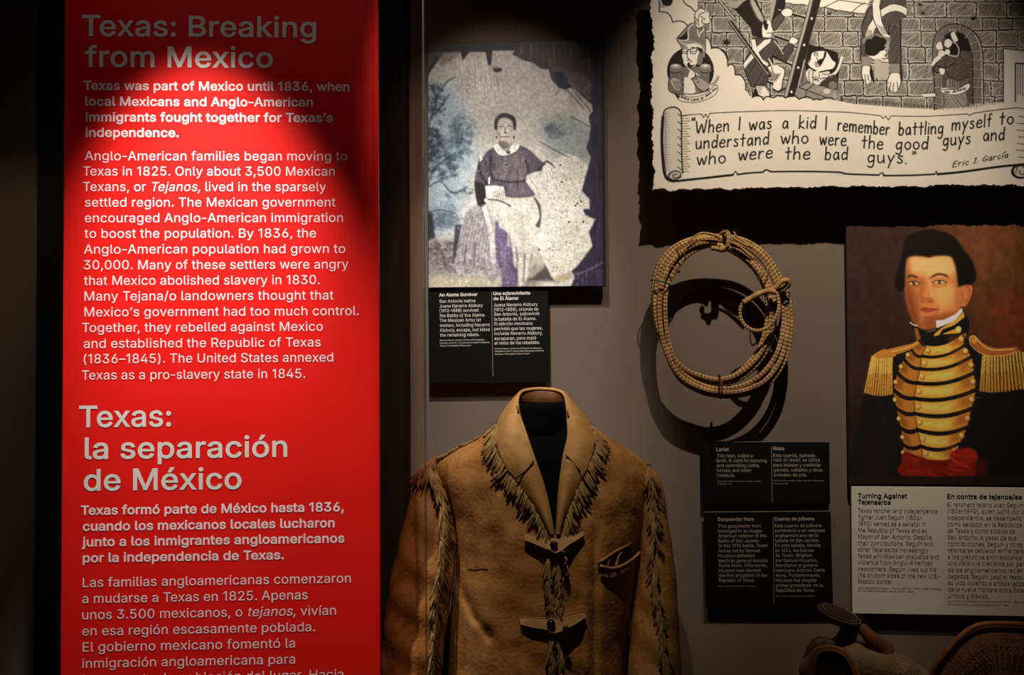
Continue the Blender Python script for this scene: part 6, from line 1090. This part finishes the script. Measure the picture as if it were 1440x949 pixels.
# ------------------------------------------------------------------ fringed leather jacket on a dark body form
YJ = -.17
def itp(y, tab, c=1): t = np.array(tab, float); return np.interp(y, t[:, 0], t[:, c])
TL = [(600, 604), (650, 604), (680, 616), (700, 628), (730, 638), (770, 641), (811, 641), (834, 636), (880, 633), (949, 630), (1060, 626), (1180, 620)]
TR = [(600, 916), (660, 916), (690, 913), (720, 908), (771, 901), (822, 896), (868, 889), (903, 881), (949, 880), (1060, 884), (1180, 890)]
SHO = [(590, 657), (602, 651), (612, 645), (640, 631), (676, 613), (700, 598), (712, 590), (735, 584), (765, 580), (797, 584), (815, 590), (836, 600), (859, 617), (888, 633), (904, 646), (917, 657), (925, 664)]
DEP = [(580, .05), (640, .09), (700, .108), (760, .118), (830, .124), (949, .132), (1180, .14)]
VL = [(540, 728), (563, 729), (585, 729), (612, 739), (647, 751), (689, 765), (729, 774), (750, 779), (751, 782.5), (1200, 784)]
VR = [(540, 796), (563, 796), (596, 799), (614, 800), (640, 794.5), (685, 788), (729, 785.5), (750, 784), (751, 782.5), (1200, 784)]
def wrinkle(px, py):
    """folds of the hide: depth in metres towards the viewer"""
    d = 0
    def fold(x0, y0, x1, y1, w, a):
        vx, vy = x1-x0, y1-y0; L = math.hypot(vx, vy); t = ((px-x0)*vx+(py-y0)*vy)/L/L; n = ((px-x0)*vy-(py-y0)*vx)/L
        e = math.exp(-max(0, abs(t-.5)-.4)**2/.02); return a*e*math.exp(-(n/w)**2)
    d += fold(642, 815, 668, 872, 6, -.012)+fold(668, 870, 692, 900, 6, -.008)+fold(652, 800, 690, 880, 14, .006)
    d += fold(838, 740, 836, 960, 5, -.007)+fold(850, 700, 846, 960, 10, .004)+fold(690, 700, 720, 780, 14, .003)+fold(740, 790, 742, 870, 5, -.003)
    d += fold(640, 690, 690, 740, 16, .003)+fold(880, 690, 850, 730, 14, .003)+fold(640, 770, 700, 790, 8, -.0025)+fold(822, 770, 826, 949, 5, .003)+fold(890, 720, 905, 745, 5, -.006)
    d += .0016*math.sin(px*.11+py*.03)*math.sin(py*.07-px*.02)+.001*math.sin(px*.05-py*.13); return d
def ysurf(px, py):
    xl, xr = itp(py, TL), itp(py, TR); s = np.clip(2*(px-xl)/(xr-xl)-1, -1, 1); yt = itp(px, SHO)
    t = np.clip((py-yt)/75, 0, 1); return YJ-itp(py, DEP)*(1-abs(s)**2.6)**.5*math.sqrt(max(0, 1-(1-t)**2))-wrinkle(px, py)*min(1, max(0, (py-yt)/30))
def leather(name, a, b, c, bump=.5):
    m = mat(name, a, .62, b, 9, bump, 150, .0022, 6, spec=.28); nt = m.node_tree; N, L = nt.nodes, nt.links; bs = N['Principled BSDF']; old = bs.inputs['Base Color'].links[0].from_socket
    tc = [n for n in N if n.type == 'TEX_COORD'][0]; n = N.new('ShaderNodeTexNoise'); n.inputs['Scale'].default_value = 38; n.inputs['Detail'].default_value = 8; n.inputs['Roughness'].default_value = .65; L.new(tc.outputs['Object'], n.inputs['Vector'])
    r = N.new('ShaderNodeValToRGB'); r.color_ramp.elements[0].position = .42; r.color_ramp.elements[1].position = .75; L.new(n.outputs['Fac'], r.inputs['Fac'])
    x = N.new('ShaderNodeMixRGB'); L.new(r.outputs['Color'], x.inputs['Fac']); L.new(old, x.inputs['Color1']); x.inputs['Color2'].default_value = rgba(c); L.new(x.outputs[0], bs.inputs['Base Color']); return m
M_LEA = leather('buckskin', (150, 100, 48), (172, 122, 66), (122, 76, 34), .75)
M_LEA2 = leather('buckskin_collar', (182, 140, 84), (162, 116, 62), (144, 100, 52), .6)
M_FRI = mat('buckskin_fringe', (150, 118, 70), .75, (124, 92, 50), 80, .3, 300)
M_FRI2 = mat('reddish_fringe', (140, 84, 50), .75, (112, 64, 38), 80, .3, 300)
M_STR = leather('strap_leather', (180, 138, 88), (162, 120, 74), (142, 102, 60), .3)
M_FORM = mat('black_form_cloth', (5, 5, 6), .95, (4, 4, 5), 30, .2, 200, spec=.05)
M_BTN = mat('black_button', (14, 11, 10), .18, spec=.6)
base = at(765, 474, YJ)
jac = thing('fringed_jacket', (base[0], YJ, at(765, 1180, YJ)[2]), 'brown fringed leather jacket with shawl collar on a black body form', 'jacket')
# body: front and back shells sharing side and shoulder edges, with the neck opening left free
NS, NT = 110, 130; YB = 1180
def shell(front, scale=1.0, hole=True, off=0):
    v = []; f = []
    for j in range(NT+1):
        for i in range(NS+1):
            s = -math.cos(math.pi*i/NS) if not front else -math.cos(math.pi*i/NS)*.35+(2*i/NS-1)*.65
            x0 = (604+916)/2+s*(916-604)/2; yt = itp(x0, SHO); y = yt+(YB-yt)*(j/NT)**1.15
            xl, xr = itp(y, TL), itp(y, TR); x = (xl+xr)/2+s*(xr-xl)/2*scale
            t = min(1, max(0, (y-yt)/75)); r = math.sqrt(max(0, 1-(1-t)**2))*(max(0, 1-abs(s)**2.6))**.5
            if front: Y = YJ-(itp(y, DEP)*r+wrinkle(x, y)*min(1, max(0, (y-yt)/30))*(1-s**8))*scale+off
            else: Y = YJ+.085*r*scale
            w = at(x, y, YJ); v.append((w[0]+(Y-YJ)*0, Y, w[2]-off*.5) if not front else tuple(at(x, y, Y)-np.array([0, 0, abs(off)*.5])))
    px = lambda q: to_px(q)
    for j in range(NT):
        for i in range(NS):
            a = j*(NS+1)+i; q = (a, a+NS+1, a+NS+2, a+1)
            if hole and front:
                c = to_px(np.mean([v[k] for k in q], 0))
                if c[1] < 752 and itp(c[1], VL)-1 < c[0] < itp(c[1], VR)+1: continue
            f.append(q if front else q[::-1])
    return v, f
g = Geo(); v, f = shell(True); g.add(v, f); v, f = shell(False); g.add(v, f)
bm = bmesh.new(); me = bpy.data.meshes.new('t'); me.from_pydata(g.v, [], g.f); bm.from_mesh(me); bmesh.ops.remove_doubles(bm, verts=bm.verts, dist=.0008); bm.verts.index_update()
o = mesh_obj('body', [q.co[:] for q in bm.verts], [[q.index for q in p.verts] for p in bm.faces], M_LEA, jac, True); bm.free(); bpy.data.meshes.remove(me)
# front edge overlap down the middle
g = Geo(); P = [(783+.8*math.sin(y*.05), y) for y in range(752, 1181, 6)]
g.tube([at(x, y, ysurf(x, y)-.003) for x, y in P], .0032, 6); g.obj('front_edge', M_LEA, jac, True)
# sleeves
def sleeve(tab, fwd):
    T = np.array(tab, float); ys = np.linspace(T[0, 0], T[-1, 0], 90); v = []; n = 40
    for y in ys:
        a, b = np.interp(y, T[:, 0], T[:, 1]), np.interp(y, T[:, 0], T[:, 2]); c = (a+b)/2; r = (b-a)/2/700; k = min(1, (y-T[0, 0])/30); r = r*(.35+.65*math.sin(k*math.pi/2)); yc = YJ-fwd*max(0, (y-700)/400)**1.3-.01
        w = at(c, y, yc)
        for i in range(n):
            t = 2*math.pi*i/n; wr = 1+.05*math.sin(3*t+y*.05)*math.sin(y*.06)+.04*math.sin(y*.11+2*t)
            v.append((w[0]+r*math.cos(t)*(1+.3*(wr-1)), w[1]-r*1.15*math.sin(t)*wr, w[2]))
    f = [(j*n+(i+1) % n, j*n+i, (j+1)*n+i, (j+1)*n+(i+1) % n) for j in range(len(ys)-1) for i in range(n)]+[tuple(range(n))[::-1]]
    return v, f
SL = [(649, 600, 612), (665, 592, 620), (690, 583, 629), (720, 574, 635), (760, 565, 638), (800, 556, 637), (850, 548, 629), (900, 543, 622), (949, 538, 616), (1040, 537, 612), (1150, 541, 608)]
SR = [(652, 906, 918), (668, 902, 927), (690, 902, 932), (720, 903, 936), (760, 903, 942), (800, 901, 947), (850, 896, 950), (900, 891, 952), (949, 887, 954), (1040, 883, 955), (1150, 882, 950)]
for T in (SL, SR):
    g = Geo(); g.add(*sleeve(T, .10)); o = g.obj('sleeve', M_LEA, jac, True)
def ysleeve(px, py, T):
    T = np.array(T, float); a, b = np.interp(py, T[:, 0], T[:, 1]), np.interp(py, T[:, 0], T[:, 2]); c = (a+b)/2; r = (b-a)/2; k = np.clip((px-c)/r, -.98, .98); return YJ-.10*max(0, (py-700)/400)**1.3-.01-r/700*1.15*math.sqrt(1-k*k)
# shawl collar: fall (outside) and stand (inside of the back)
st = [((778, 752), (774, 753)), ((773.5, 729), (765, 735)), ((765, 689), (743, 698)), ((751, 647), (723, 674)), ((739, 612), (708, 652)), ((730, 585), (698, 623)), ((727, 566), (700, 596), -.015, .02), ((732, 552), (712, 578), .03, .075), ((748, 547.5), (738, 572), .055, .1), ((765, 547), (765, 570), .06, .105),
      ((781, 548.5), (790, 572), .055, .1), ((793, 554), (812, 578), .03, .075), ((797.5, 568), (834, 602), -.015, .02), ((799.5, 592), (836, 625)), ((800, 614), (829, 652)), ((794, 641), (816, 680)), ((788, 687), (801, 712)), ((785, 729), (790, 742)), ((783.5, 752), (787, 753))]
cr, ou = [], []
for q in st:
    (a, b) = q[0], q[1]
    if len(q) == 4: cr.append(at(*a, YJ+q[2])); ou.append(at(*b, YJ+q[3]))
    else: cr.append(at(*a, min(ysurf(*a), YJ-.03)-.012)); ou.append(at(*b, ysurf(*b)-.006))
CR, OU = spline(cr, 150), spline(ou, 150); g = Geo(); nv = 10; v = []
for c, o_ in zip(CR, OU):
    for k in range(nv+1):
        t = k/nv; p = c*(1-t)+o_*t; b = math.sin(math.pi*t)*.010; v.append(p+np.array([0, -b, b*.25]))
g.add(v, [(i*(nv+1)+k, i*(nv+1)+k+1, (i+1)*(nv+1)+k+1, (i+1)*(nv+1)+k) for i in range(149) for k in range(nv)])
fall = g.obj('collar', M_LEA2, jac, True); so = fall.modifiers.new('thickness', 'SOLIDIFY'); so.thickness = .003; so.offset = -1
seam = [(750.5, 648), (742, 659), (733, 667), (724, 673)], [(795, 640), (803, 647), (810, 656), (817, 663)]
lo = [(729, 580, -.03), (727.5, 570, 0), (733, 568, .04), (748, 569, .062), (765, 569, .066), (781, 569, .062), (793, 569, .04), (796.5, 572, 0), (799, 585, -.03)]
hi = [(730, 578, -.042), (727, 564, -.012), (732, 552, .03), (748, 547.5, .055), (765, 547, .06), (781, 548.5, .055), (793, 554, .03), (797, 566, -.012), (799, 584, -.042)]
A, B = spline([at(a, b, YJ+c) for a, b, c in hi], 60), spline([at(a, b, YJ+c-.008) for a, b, c in lo], 60); v = []
for a, b in zip(A, B):
    for k in range(6): t = k/5; v.append(a*(1-t)+b*t+np.array([0, -.004*math.sin(math.pi*t), 0]))
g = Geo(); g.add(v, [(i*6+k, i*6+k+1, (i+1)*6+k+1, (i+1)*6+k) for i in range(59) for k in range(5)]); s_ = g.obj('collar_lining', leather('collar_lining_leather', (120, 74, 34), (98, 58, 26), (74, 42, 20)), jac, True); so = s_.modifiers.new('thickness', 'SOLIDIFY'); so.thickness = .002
g = Geo(); g.tube(CR, .0036, 8); g.obj('collar_roll', M_LEA2, jac, True)
M_DARK = mat('dark_seam', (58, 34, 16), .8)
for P in (OU[:48], OU[-48:]): g = Geo(); g.tube(P, .0016, 6); g.obj('collar_piping', M_LEA2, jac, True)
for P in seam:
    g = Geo(); g.tube(spline([at(x, y, ysurf(x, y)-.0212) for x, y in P], 16), .0014, 5); g.obj('collar_seam', M_DARK, jac, True)
# fringes
def fringe_bits(g, P, ys, dirs, n, l0, l1, off, rnd, w0=.0017, rows=1):
    """thongs hanging from the px polyline P; ys(px,py) gives the depth; dirs: (x, y) px direction of hang"""
    Q = spline(P, 400)
    for i in range(n):
        u = (i+rnd.uniform(-.4, .4))/max(1, n-1); u = min(max(u, 0), 1); q = Q[int(u*399)]; d = dirs(u) if callable(dirs) else dirs
        L = rnd.uniform(l0, l1); a = rnd.gauss(0, .2); dx, dy = d[0]*math.cos(a)-d[1]*math.sin(a), d[0]*math.sin(a)+d[1]*math.cos(a); cv = rnd.uniform(-4, 4); o = off+rnd.uniform(0, .006); pts = []
        for k in range(5):
            t = k/4; x = q[0]+dx*L*t+cv*math.sin(math.pi*t)*.5; y = q[1]+dy*L*t+.12*L*t*t; pts.append(at(x, y, ys(x, y)-o-.004*math.sin(math.pi*t*.8)))
        w = w0*rnd.uniform(.7, 1.25); g.tube(pts, w*np.array([1, 1.05, 1, .95, .7]), 5)
rf = random.Random(9)
Ls = [(699, 597), (698, 623), (708, 652), (723, 674), (743, 698), (760, 727), (770, 744)]; Rs = [(833, 603), (836, 625), (829, 652), (816, 680), (803, 710), (793, 738), (788, 748)]
for P, d in ((Ls, lambda u: (-.62+.62*u, .8)), (Rs, lambda u: (.75-.6*u, .75))):
    g = Geo(); fringe_bits(g, P, ysurf, d, 105, 17, 31, .003, rf, .0021); g.obj('collar_fringe', M_FRI, jac, True)
def ymin(T): return lambda x, y: min(ysleeve(x, y, T), YJ-.02)
LS = [(603, 653), (612, 672), (618, 692), (622, 720), (620, 752), (617, 790), (613, 830), (610, 870), (607, 910), (605, 955), (604, 1040)]
RS = [(913, 656), (917, 672), (918, 700), (920, 730), (918, 770), (921, 815), (926, 850), (931, 890), (936, 930), (939, 960), (940, 1040)]
g = Geo(); fringe_bits(g, LS, ymin(SL), lambda u: (.3-.25*u, .9), 200, 20, 36, .003, rf, .0021); g.obj('sleeve_fringe', M_FRI, jac, True)
g = Geo(); fringe_bits(g, RS, ymin(SR), lambda u: (.12*(1-u), 1), 200, 20, 36, .003, rf, .002); g.obj('sleeve_fringe', M_FRI, jac, True)
g = Geo(); fringe_bits(g, [(613, 642), (606, 648), (598, 652), (592, 660)], lambda x, y: min(ysleeve(x, y, SL), YJ-.012), (-.45, .9), 44, 22, 38, .003, rf, .0021); fringe_bits(g, [(588, 672), (583, 690), (577, 712)], lambda x, y: YJ-.012, (-.3, .9), 14, 8, 16, .002, rf); g.obj('shoulder_fringe', M_FRI2, jac, True)
g = Geo(); fringe_bits(g, [(640, 631), (655, 623), (676, 613)], lambda x, y: YJ-.01, (-.8, .5), 36, 6, 12, .0, rf, .0013); fringe_bits(g, [(605, 650), (622, 640), (640, 631)], lambda x, y: YJ-.012, (-.7, .6), 36, 6, 11, .0, rf, .0012); g.obj('seam_fringe', M_FRI, jac, True)
g = Geo()
for P, n in (([(771, 786), (772, 800), (773, 830), (777, 858)], 110), ([(781, 786), (786, 800), (787, 830), (785, 852)], 90)): fringe_bits(g, P, ysurf, (.02, 1), int(n*.6), 12, 26, .006, rf, .0021)
for P, n in (([(775, 893), (776, 915), (778, 940), (778, 1100)], 130), ([(784, 893), (788, 915), (789, 940), (787, 1100)], 120)): fringe_bits(g, P, ysurf, (0, 1), int(n*.6), 14, 30, .006, rf, .0021)
fringe_bits(g, [(794, 780), (796, 790), (797, 798)], ysurf, (.05, 1), 12, 8, 16, .008, rf)
g.obj('front_fringe', M_FRI, jac, True)
# strap fastenings with buttons
zj = zmap(700, 730, 4.333)
def strap(P, lift0, lift1, name='strap'):
    Q = zj(*P); xs = [q[0] for q in Q]; x0, x1 = min(xs), max(xs); fr_ = []
    for x, y in Q: t = (x-x0)/(x1-x0); yt_ = min(q[1] for q in Q); fr_.append(at(x, y, ysurf(x, y)-(lift0*(1-t)+lift1*t)-.00040*(y-yt_)))
    g = Geo(); g.plate(fr_[::-1], (0, .0028, 0)); s = g.obj(name, M_STR, jac); b = s.modifiers.new('edge', 'BEVEL'); b.width = .0008; b.segments = 2
    h = Geo(); h.tube([p+np.array([0, -.0006, 0]) for p in fr_], .0009, 5, closed=True); e = h.obj('strap_piping', M_LEA2, s, True); return s
for Ps in (([165, 82, 240, 94, 322, 108, 326, 192, 290, 178, 250, 160, 205, 142, 163, 126], [324, 110, 420, 94, 520, 60, 525, 98, 480, 126, 430, 155, 390, 190, 350, 208, 326, 192], ((341, 157, .0058), (400, 211, .0046))),
           ([132, 600, 220, 600, 322, 600, 300, 672, 250, 664, 205, 656, 140, 640], [310, 610, 400, 588, 522, 558, 538, 592, 490, 628, 430, 660, 390, 680, 342, 698, 302, 672], ((325, 641, .0066), (415, 671, .0052), (345, 706, .0036)))):
    a = strap(Ps[0], .004, .008); b = strap(Ps[1], .012, .004)
    for x, y, r in Ps[2]:
        q = zj(x, y)[0]; g = Geo(); r *= 1.2; yb_ = ysurf(*q)-.0115-.00040*(q[1]-min(k[1] for k in zj(*Ps[1])))-.004; g.ball(at(*q, yb_), (r, r*.7, r), 16, 10); g.tube([at(*q, yb_), at(*q, ysurf(*q)-.004)], r*.3, 6); g.obj('button', M_BTN, b, True)
# breast pocket
up = zj(612, 266, 660, 236, 720, 195, 770, 170, 810, 148); dn = zj(622, 284, 660, 294, 700, 299, 740, 290, 790, 266, 840, 228, 880, 182)
g = Geo(); U, D = spline(up, 30), spline(dn, 30); v = []
for a, b in zip(U, D):
    for k in range(7): t = k/6; x, y = a*(1-t)+b*t; v.append(at(x, y, ysurf(x, y)-.0035+.0015*math.sin(t*9)))
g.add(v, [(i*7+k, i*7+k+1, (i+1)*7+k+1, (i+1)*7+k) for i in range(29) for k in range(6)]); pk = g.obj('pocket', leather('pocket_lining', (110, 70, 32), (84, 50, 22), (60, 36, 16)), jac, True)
g = Geo(); g.tube([at(x, y, ysurf(x, y)-.006) for x, y in U], np.linspace(.0034, .0018, 30), 8); g.obj('upper_welt', M_LEA, pk, True)
g = Geo(); g.tube([at(x, y, ysurf(x, y)-.010) for x, y in D], np.linspace(.003, .0024, 30), 8); g.obj('lower_welt', M_LEA2, pk, True)
g = Geo(); g.tube(spline([at(x, y, ysurf(x, y)-.006) for x, y in zj(755, 200, 735, 225, 728, 260, 722, 285)], 14), .003, 7); g.obj('pocket_fold', M_LEA, pk, True); g = Geo(); g.tube(spline([at(x, y, ysurf(x, y)-.005) for x, y in zj(690, 230, 675, 255, 668, 280)], 14), .0025, 7); g.obj('pocket_fold', M_LEA, pk, True)
g = Geo(); g.tube([at(x, y, ysurf(x, y)-.0008) for x, y in spline(zmap(530, 730, 4.333)(555, 303, 600, 309, 640, 302, 675, 306), 14)], .0007, 5); g.obj('scratch_seam', M_DARK, jac, True)
# body form that carries the jacket, on a pole
fm = thing('body_form', (base[0], YJ, 0), 'black body form inside the leather jacket, seen in the open neck', 'mannequin')
g = Geo(); v, f = shell(True, .95, False, .014); g.add(v, f); v, f = shell(False, .95, False, .0); g.add(v, f); g.obj('torso', M_FORM, fm, True)
g = Geo(); nk = lambda y: np.array(at(763, y, YJ+.012)); g.tube([nk(640), nk(600), nk(580), nk(569.5), nk(567)], np.array([.052, .049, .0485, .047, .035]), 28); g.obj('neck', M_FORM, fm, True)
g = Geo(); zb_ = at(765, 1150, YJ)[2]; g.tube([(base[0], YJ, .02), (base[0], YJ, zb_+.1)], .016, 14); g.obj('pole', M_FORM, fm, True)
g = Geo(); g.tube([(base[0], YJ, 0), (base[0], YJ, .012), (base[0], YJ, .02)], np.array([.15, .148, .05]), 36); g.obj('base', M_FORM, fm, True)

# ------------------------------------------------------------------ saddle at the lower corner
z8 = zmap(1110, 830, 4.364); YS = -.22; K8 = 1/4.364/700*.90
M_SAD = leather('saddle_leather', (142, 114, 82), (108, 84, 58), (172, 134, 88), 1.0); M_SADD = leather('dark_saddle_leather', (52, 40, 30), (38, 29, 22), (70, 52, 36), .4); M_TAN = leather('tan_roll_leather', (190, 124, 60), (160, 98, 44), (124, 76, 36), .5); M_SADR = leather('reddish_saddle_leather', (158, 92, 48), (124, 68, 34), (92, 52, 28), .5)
q = at(1240, 1064, YS); sad = thing('riding_saddle', tuple(q), 'worn brown leather riding saddle with a wide flat horn and tall cantle', 'saddle')
def p8(P, dy=0): return [at(*z8(p[0], p[1])[0], YS+(p[2] if len(p) > 2 else 0)+dy) for p in P]
def tube8(P, n, name, m, cap=True, seg=28, sq=1.0):
    c = spline(p8(P), n); r = spline([(p[3]*K8,) for p in P], n)[:, 0]; g = Geo(); g.tube(c, np.maximum(r, .0005), seg, cap=cap); return g.obj(name, m, sad, True)
# swell (front fork) and the bars under it
tube8([(112, 520, .03, 20), (130, 500, .02, 80), (250, 458, 0, 108), (400, 440, -.005, 124), (560, 474, 0, 122), (700, 530, .005, 112), (800, 600, .01, 100), (860, 720, .02, 80), (870, 900, .02, 70)], 70, 'swell', M_SAD)
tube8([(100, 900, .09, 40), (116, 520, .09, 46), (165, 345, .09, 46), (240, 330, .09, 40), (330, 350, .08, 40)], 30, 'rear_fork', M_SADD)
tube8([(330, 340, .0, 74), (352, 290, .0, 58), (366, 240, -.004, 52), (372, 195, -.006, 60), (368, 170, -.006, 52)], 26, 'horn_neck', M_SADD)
g = Geo(); g.tube(spline(p8([(570, 372, .0), (520, 316, -.018), (474, 264, -.022), (440, 212, -.018)]), 16), np.array([.034, .032, .03, .027, .025, .023, .021, .020, .019, .018, .017, .016, .015, .014, .012, .01])*.62, 14); g.obj('horn_strap', M_SADR, sad, True)
# horn cap: thick tilted disc with a rim
c = p8([(302, 158, -.01)])[0]; a = math.radians(-18); ex = np.array([math.cos(a), 0, math.sin(a)]); en = np.array([-math.sin(a)*.9, -.22, math.cos(a)*.9]); en /= np.linalg.norm(en); ey = np.cross(en, ex)
def disc(prof, name, m):
    v = []; n = 40
    for r, h in prof:
        for k in range(n): t = 2*math.pi*k/n; v.append(c+ex*r*math.cos(t)+ey*r*.8*math.sin(t)+en*h)
    f = [(j*n+i, j*n+(i+1) % n, (j+1)*n+(i+1) % n, (j+1)*n+i) for j in range(len(prof)-1) for i in range(n)]+[tuple(range(n))[::-1], tuple((len(prof)-1)*n+k for k in range(n))]
    return mesh_obj(name, v, f, m, sad, True)
R = 124*K8*1.08
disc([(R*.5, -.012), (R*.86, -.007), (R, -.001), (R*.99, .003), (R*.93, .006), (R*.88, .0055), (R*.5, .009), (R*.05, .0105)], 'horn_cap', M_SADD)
for r, h in ((.965, .0048), (.80, .0072)):
    g = Geo(); g.tube([c+ex*R*r*math.cos(t)+ey*R*.8*r*math.sin(t)+en*h for t in np.linspace(0, 2*math.pi, 49)[:-1]], .0009, 5, closed=True); g.obj('horn_rim', M_SAD, sad, True)
# front roll and the dark gullet cover under it
fr8 = [(128, 620), (130, 500), (138, 420), (155, 375), (200, 352), (270, 352), (330, 378), (370, 425), (400, 480), (420, 540), (425, 640)]
g = Geo(); g.tube(spline(p8([(x, y, -.062) for x, y in fr8]), 60), .0046, 10); g.obj('front_roll', M_TAN, sad, True)
g = Geo(); g.tube(spline(p8([(x*.86+40, y*.86+68, -.066) for x, y in fr8]), 60), .0024, 8); g.obj('roll_piping', M_TAN, sad, True)
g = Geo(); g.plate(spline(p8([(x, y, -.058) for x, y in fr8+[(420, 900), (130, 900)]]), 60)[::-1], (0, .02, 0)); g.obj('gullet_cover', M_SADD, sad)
# laced seams on the swell
M_LACE = mat('pale_lacing', (214, 190, 140), .7)
rs8 = random.Random(2)
for (x0, y0, x1, y1, n) in ((455, 340, 440, 470, 7), (555, 375, 545, 500, 6), (430, 395, 780, 470, 16), (400, 460, 770, 520, 14)):
    g = Geo()
    for k in range(n):
        t = (k+.5)/n; x, y = x0+(x1-x0)*t, y0+(y1-y0)*t; d = (8, rs8.uniform(-4, 4)) if abs(x1-x0) < 50 else (rs8.uniform(-3, 3), 8)
        for s_ in (0,): 
            cx = np.interp(x, [250, 400, 560, 700, 800], [458, 440, 474, 530, 600]); r = np.interp(x, [250, 400, 560, 700, 800], [108, 124, 122, 112, 100]); h = (y-cx)/r; dep = -r*K8*math.sqrt(max(0.02, 1-h*h))-.001
            g.tube(p8([(x-d[0]*.5, y-d[1]*.5, dep), (x, y, dep-.0008), (x+d[0]*.5, y+d[1]*.5, dep)]), .0007, 5)
    g.obj('lacing', M_LACE, sad, True)
# cantle
arc = [(850, 700), (858, 560), (885, 480), (930, 415), (985, 352), (1060, 272), (1130, 226), (1200, 206), (1320, 203), (1460, 212), (1600, 250), (1720, 330), (1800, 470), (1830, 700)]
n = 70; A = spline(arc, n); v = []
for i, (x, y) in enumerate(A):
    u = i/(n-1)
    for k in range(9): t = k/8; xx = x*(1-t*.8)+1340*t*.8; yy = y*(1-t*.75)+720*t*.75; v.append(at(*z8(xx, yy)[0], YS+.06-.035*math.sin(math.pi*t*.5)-.02*math.sin(math.pi*u)))
F = [(i*9+k, (i+1)*9+k, (i+1)*9+k+1, i*9+k+1) for i in range(n-1) for k in range(8)]
cn = mesh_obj('cantle', v, F, leather('cantle_leather', (116, 74, 40), (88, 56, 32), (66, 42, 26), .8), sad, True); so = cn.modifiers.new('thickness', 'SOLIDIFY'); so.thickness = .022; so.offset = 1
g = Geo(); g.tube([at(*z8(x, y)[0], YS+.06-.012-.02*math.sin(math.pi*i/(n-1))) for i, (x, y) in enumerate(A)], .0045, 10); g.obj('cantle_binding', M_SADR, sad, True)
for row in (.2, .32, .44):
    g = Geo()
    for i in range(10, n-10, 2):
        x, y = A[i]; t = row; P = []
        for w_ in np.linspace(0, 2*math.pi, 9):
            tt = t+.045*math.sin(w_); xx = x*(1-tt*.8)+1340*tt*.8+9*math.cos(w_); yy = y*(1-tt*.75)+720*tt*.75; P.append(at(*z8(xx, yy)[0], YS+.06-.035*math.sin(math.pi*tt*.5)-.02*math.sin(math.pi*i/(n-1))-.0235))
        g.tube(P, .0008, 5)
    g.obj('tooled_border', M_SADR, sad, True)
tube8([(780, 800, .0, 170), (1000, 800, .0, 160), (1350, 800, .0, 190), (1650, 800, .02, 150)], 30, 'seat', M_SAD)
g = Geo(); a, b = at(1140, 1064, YS), at(1480, 1064, YS); g.box((a[0], YS-.06, 0), (b[0], YS+.09, a[2]), .004)
sd = g.obj('saddle_stand', M_BLACK); tag(sd, 'dark block stand carrying the worn saddle', 'stand')

# ------------------------------------------------------------------ glass front of the case
def glass_mat(name, tint, refl):
    m = bpy.data.materials.new(name); m.use_nodes = True; nt = m.node_tree; N, L = nt.nodes, nt.links; N.remove(N['Principled BSDF'])
    t = N.new('ShaderNodeBsdfTransparent'); t.inputs[0].default_value = (*tint, 1); gl = N.new('ShaderNodeBsdfGlossy'); gl.inputs['Roughness'].default_value = .02; gl.inputs[0].default_value = (.9, .95, .93, 1)
    fr = N.new('ShaderNodeFresnel'); fr.inputs[0].default_value = refl; ge = N.new('ShaderNodeNewGeometry'); sb = N.new('ShaderNodeMath'); sb.operation = 'SUBTRACT'; sb.use_clamp = True; L.new(fr.outputs[0], sb.inputs[0]); L.new(ge.outputs['Backfacing'], sb.inputs[1]); mx = N.new('ShaderNodeMixShader'); L.new(sb.outputs[0], mx.inputs[0]); L.new(t.outputs[0], mx.inputs[1]); L.new(gl.outputs[0], mx.inputs[2]); L.new(mx.outputs[0], N['Material Output'].inputs[0]); return m
YG = -.44
def pane(px0, px1, m, label):
    a, b = at(px0, 474, YG)[0], at(px1, 474, YG)[0]; t = thing('glass_pane', ((a+b)/2, YG, 0), label, 'glass')
    g = Geo(); g.box((a, YG-.003, 0), (b, YG+.003, 3.3)); g.obj('glass', m, t); return t, a, b
t1, a, b = pane(598.5, 1720, glass_mat('case_glass', (.985, .985, .98), 1.35), 'wide clear glass pane fronting the jacket, lariat and pictures')
M_GE = mat('polished_glass_edge', (92, 86, 66), .25, spec=.5)
nt = M_GE.node_tree; mx = nt.nodes.new('ShaderNodeMixShader'); tr = nt.nodes.new('ShaderNodeBsdfTransparent'); mx.inputs[0].default_value = .45
nt.links.new(tr.outputs[0], mx.inputs[1]); nt.links.new(nt.nodes['Principled BSDF'].outputs[0], mx.inputs[2]); nt.links.new(mx.outputs[0], nt.nodes['Material Output'].inputs[0])
g = Geo(); g.box((a-.0022, YG-.0045, 0), (a, YG+.0045, 3.3)); g.obj('polished_edge', M_GE, t1)
t2, a, b = pane(541, 596, glass_mat('case_glass_red_reflection', (.97, .86, .80), 1.4), 'narrow glass pane between the red panel and the wide glass')  # rose tint in the glass colour stands for a red reflection
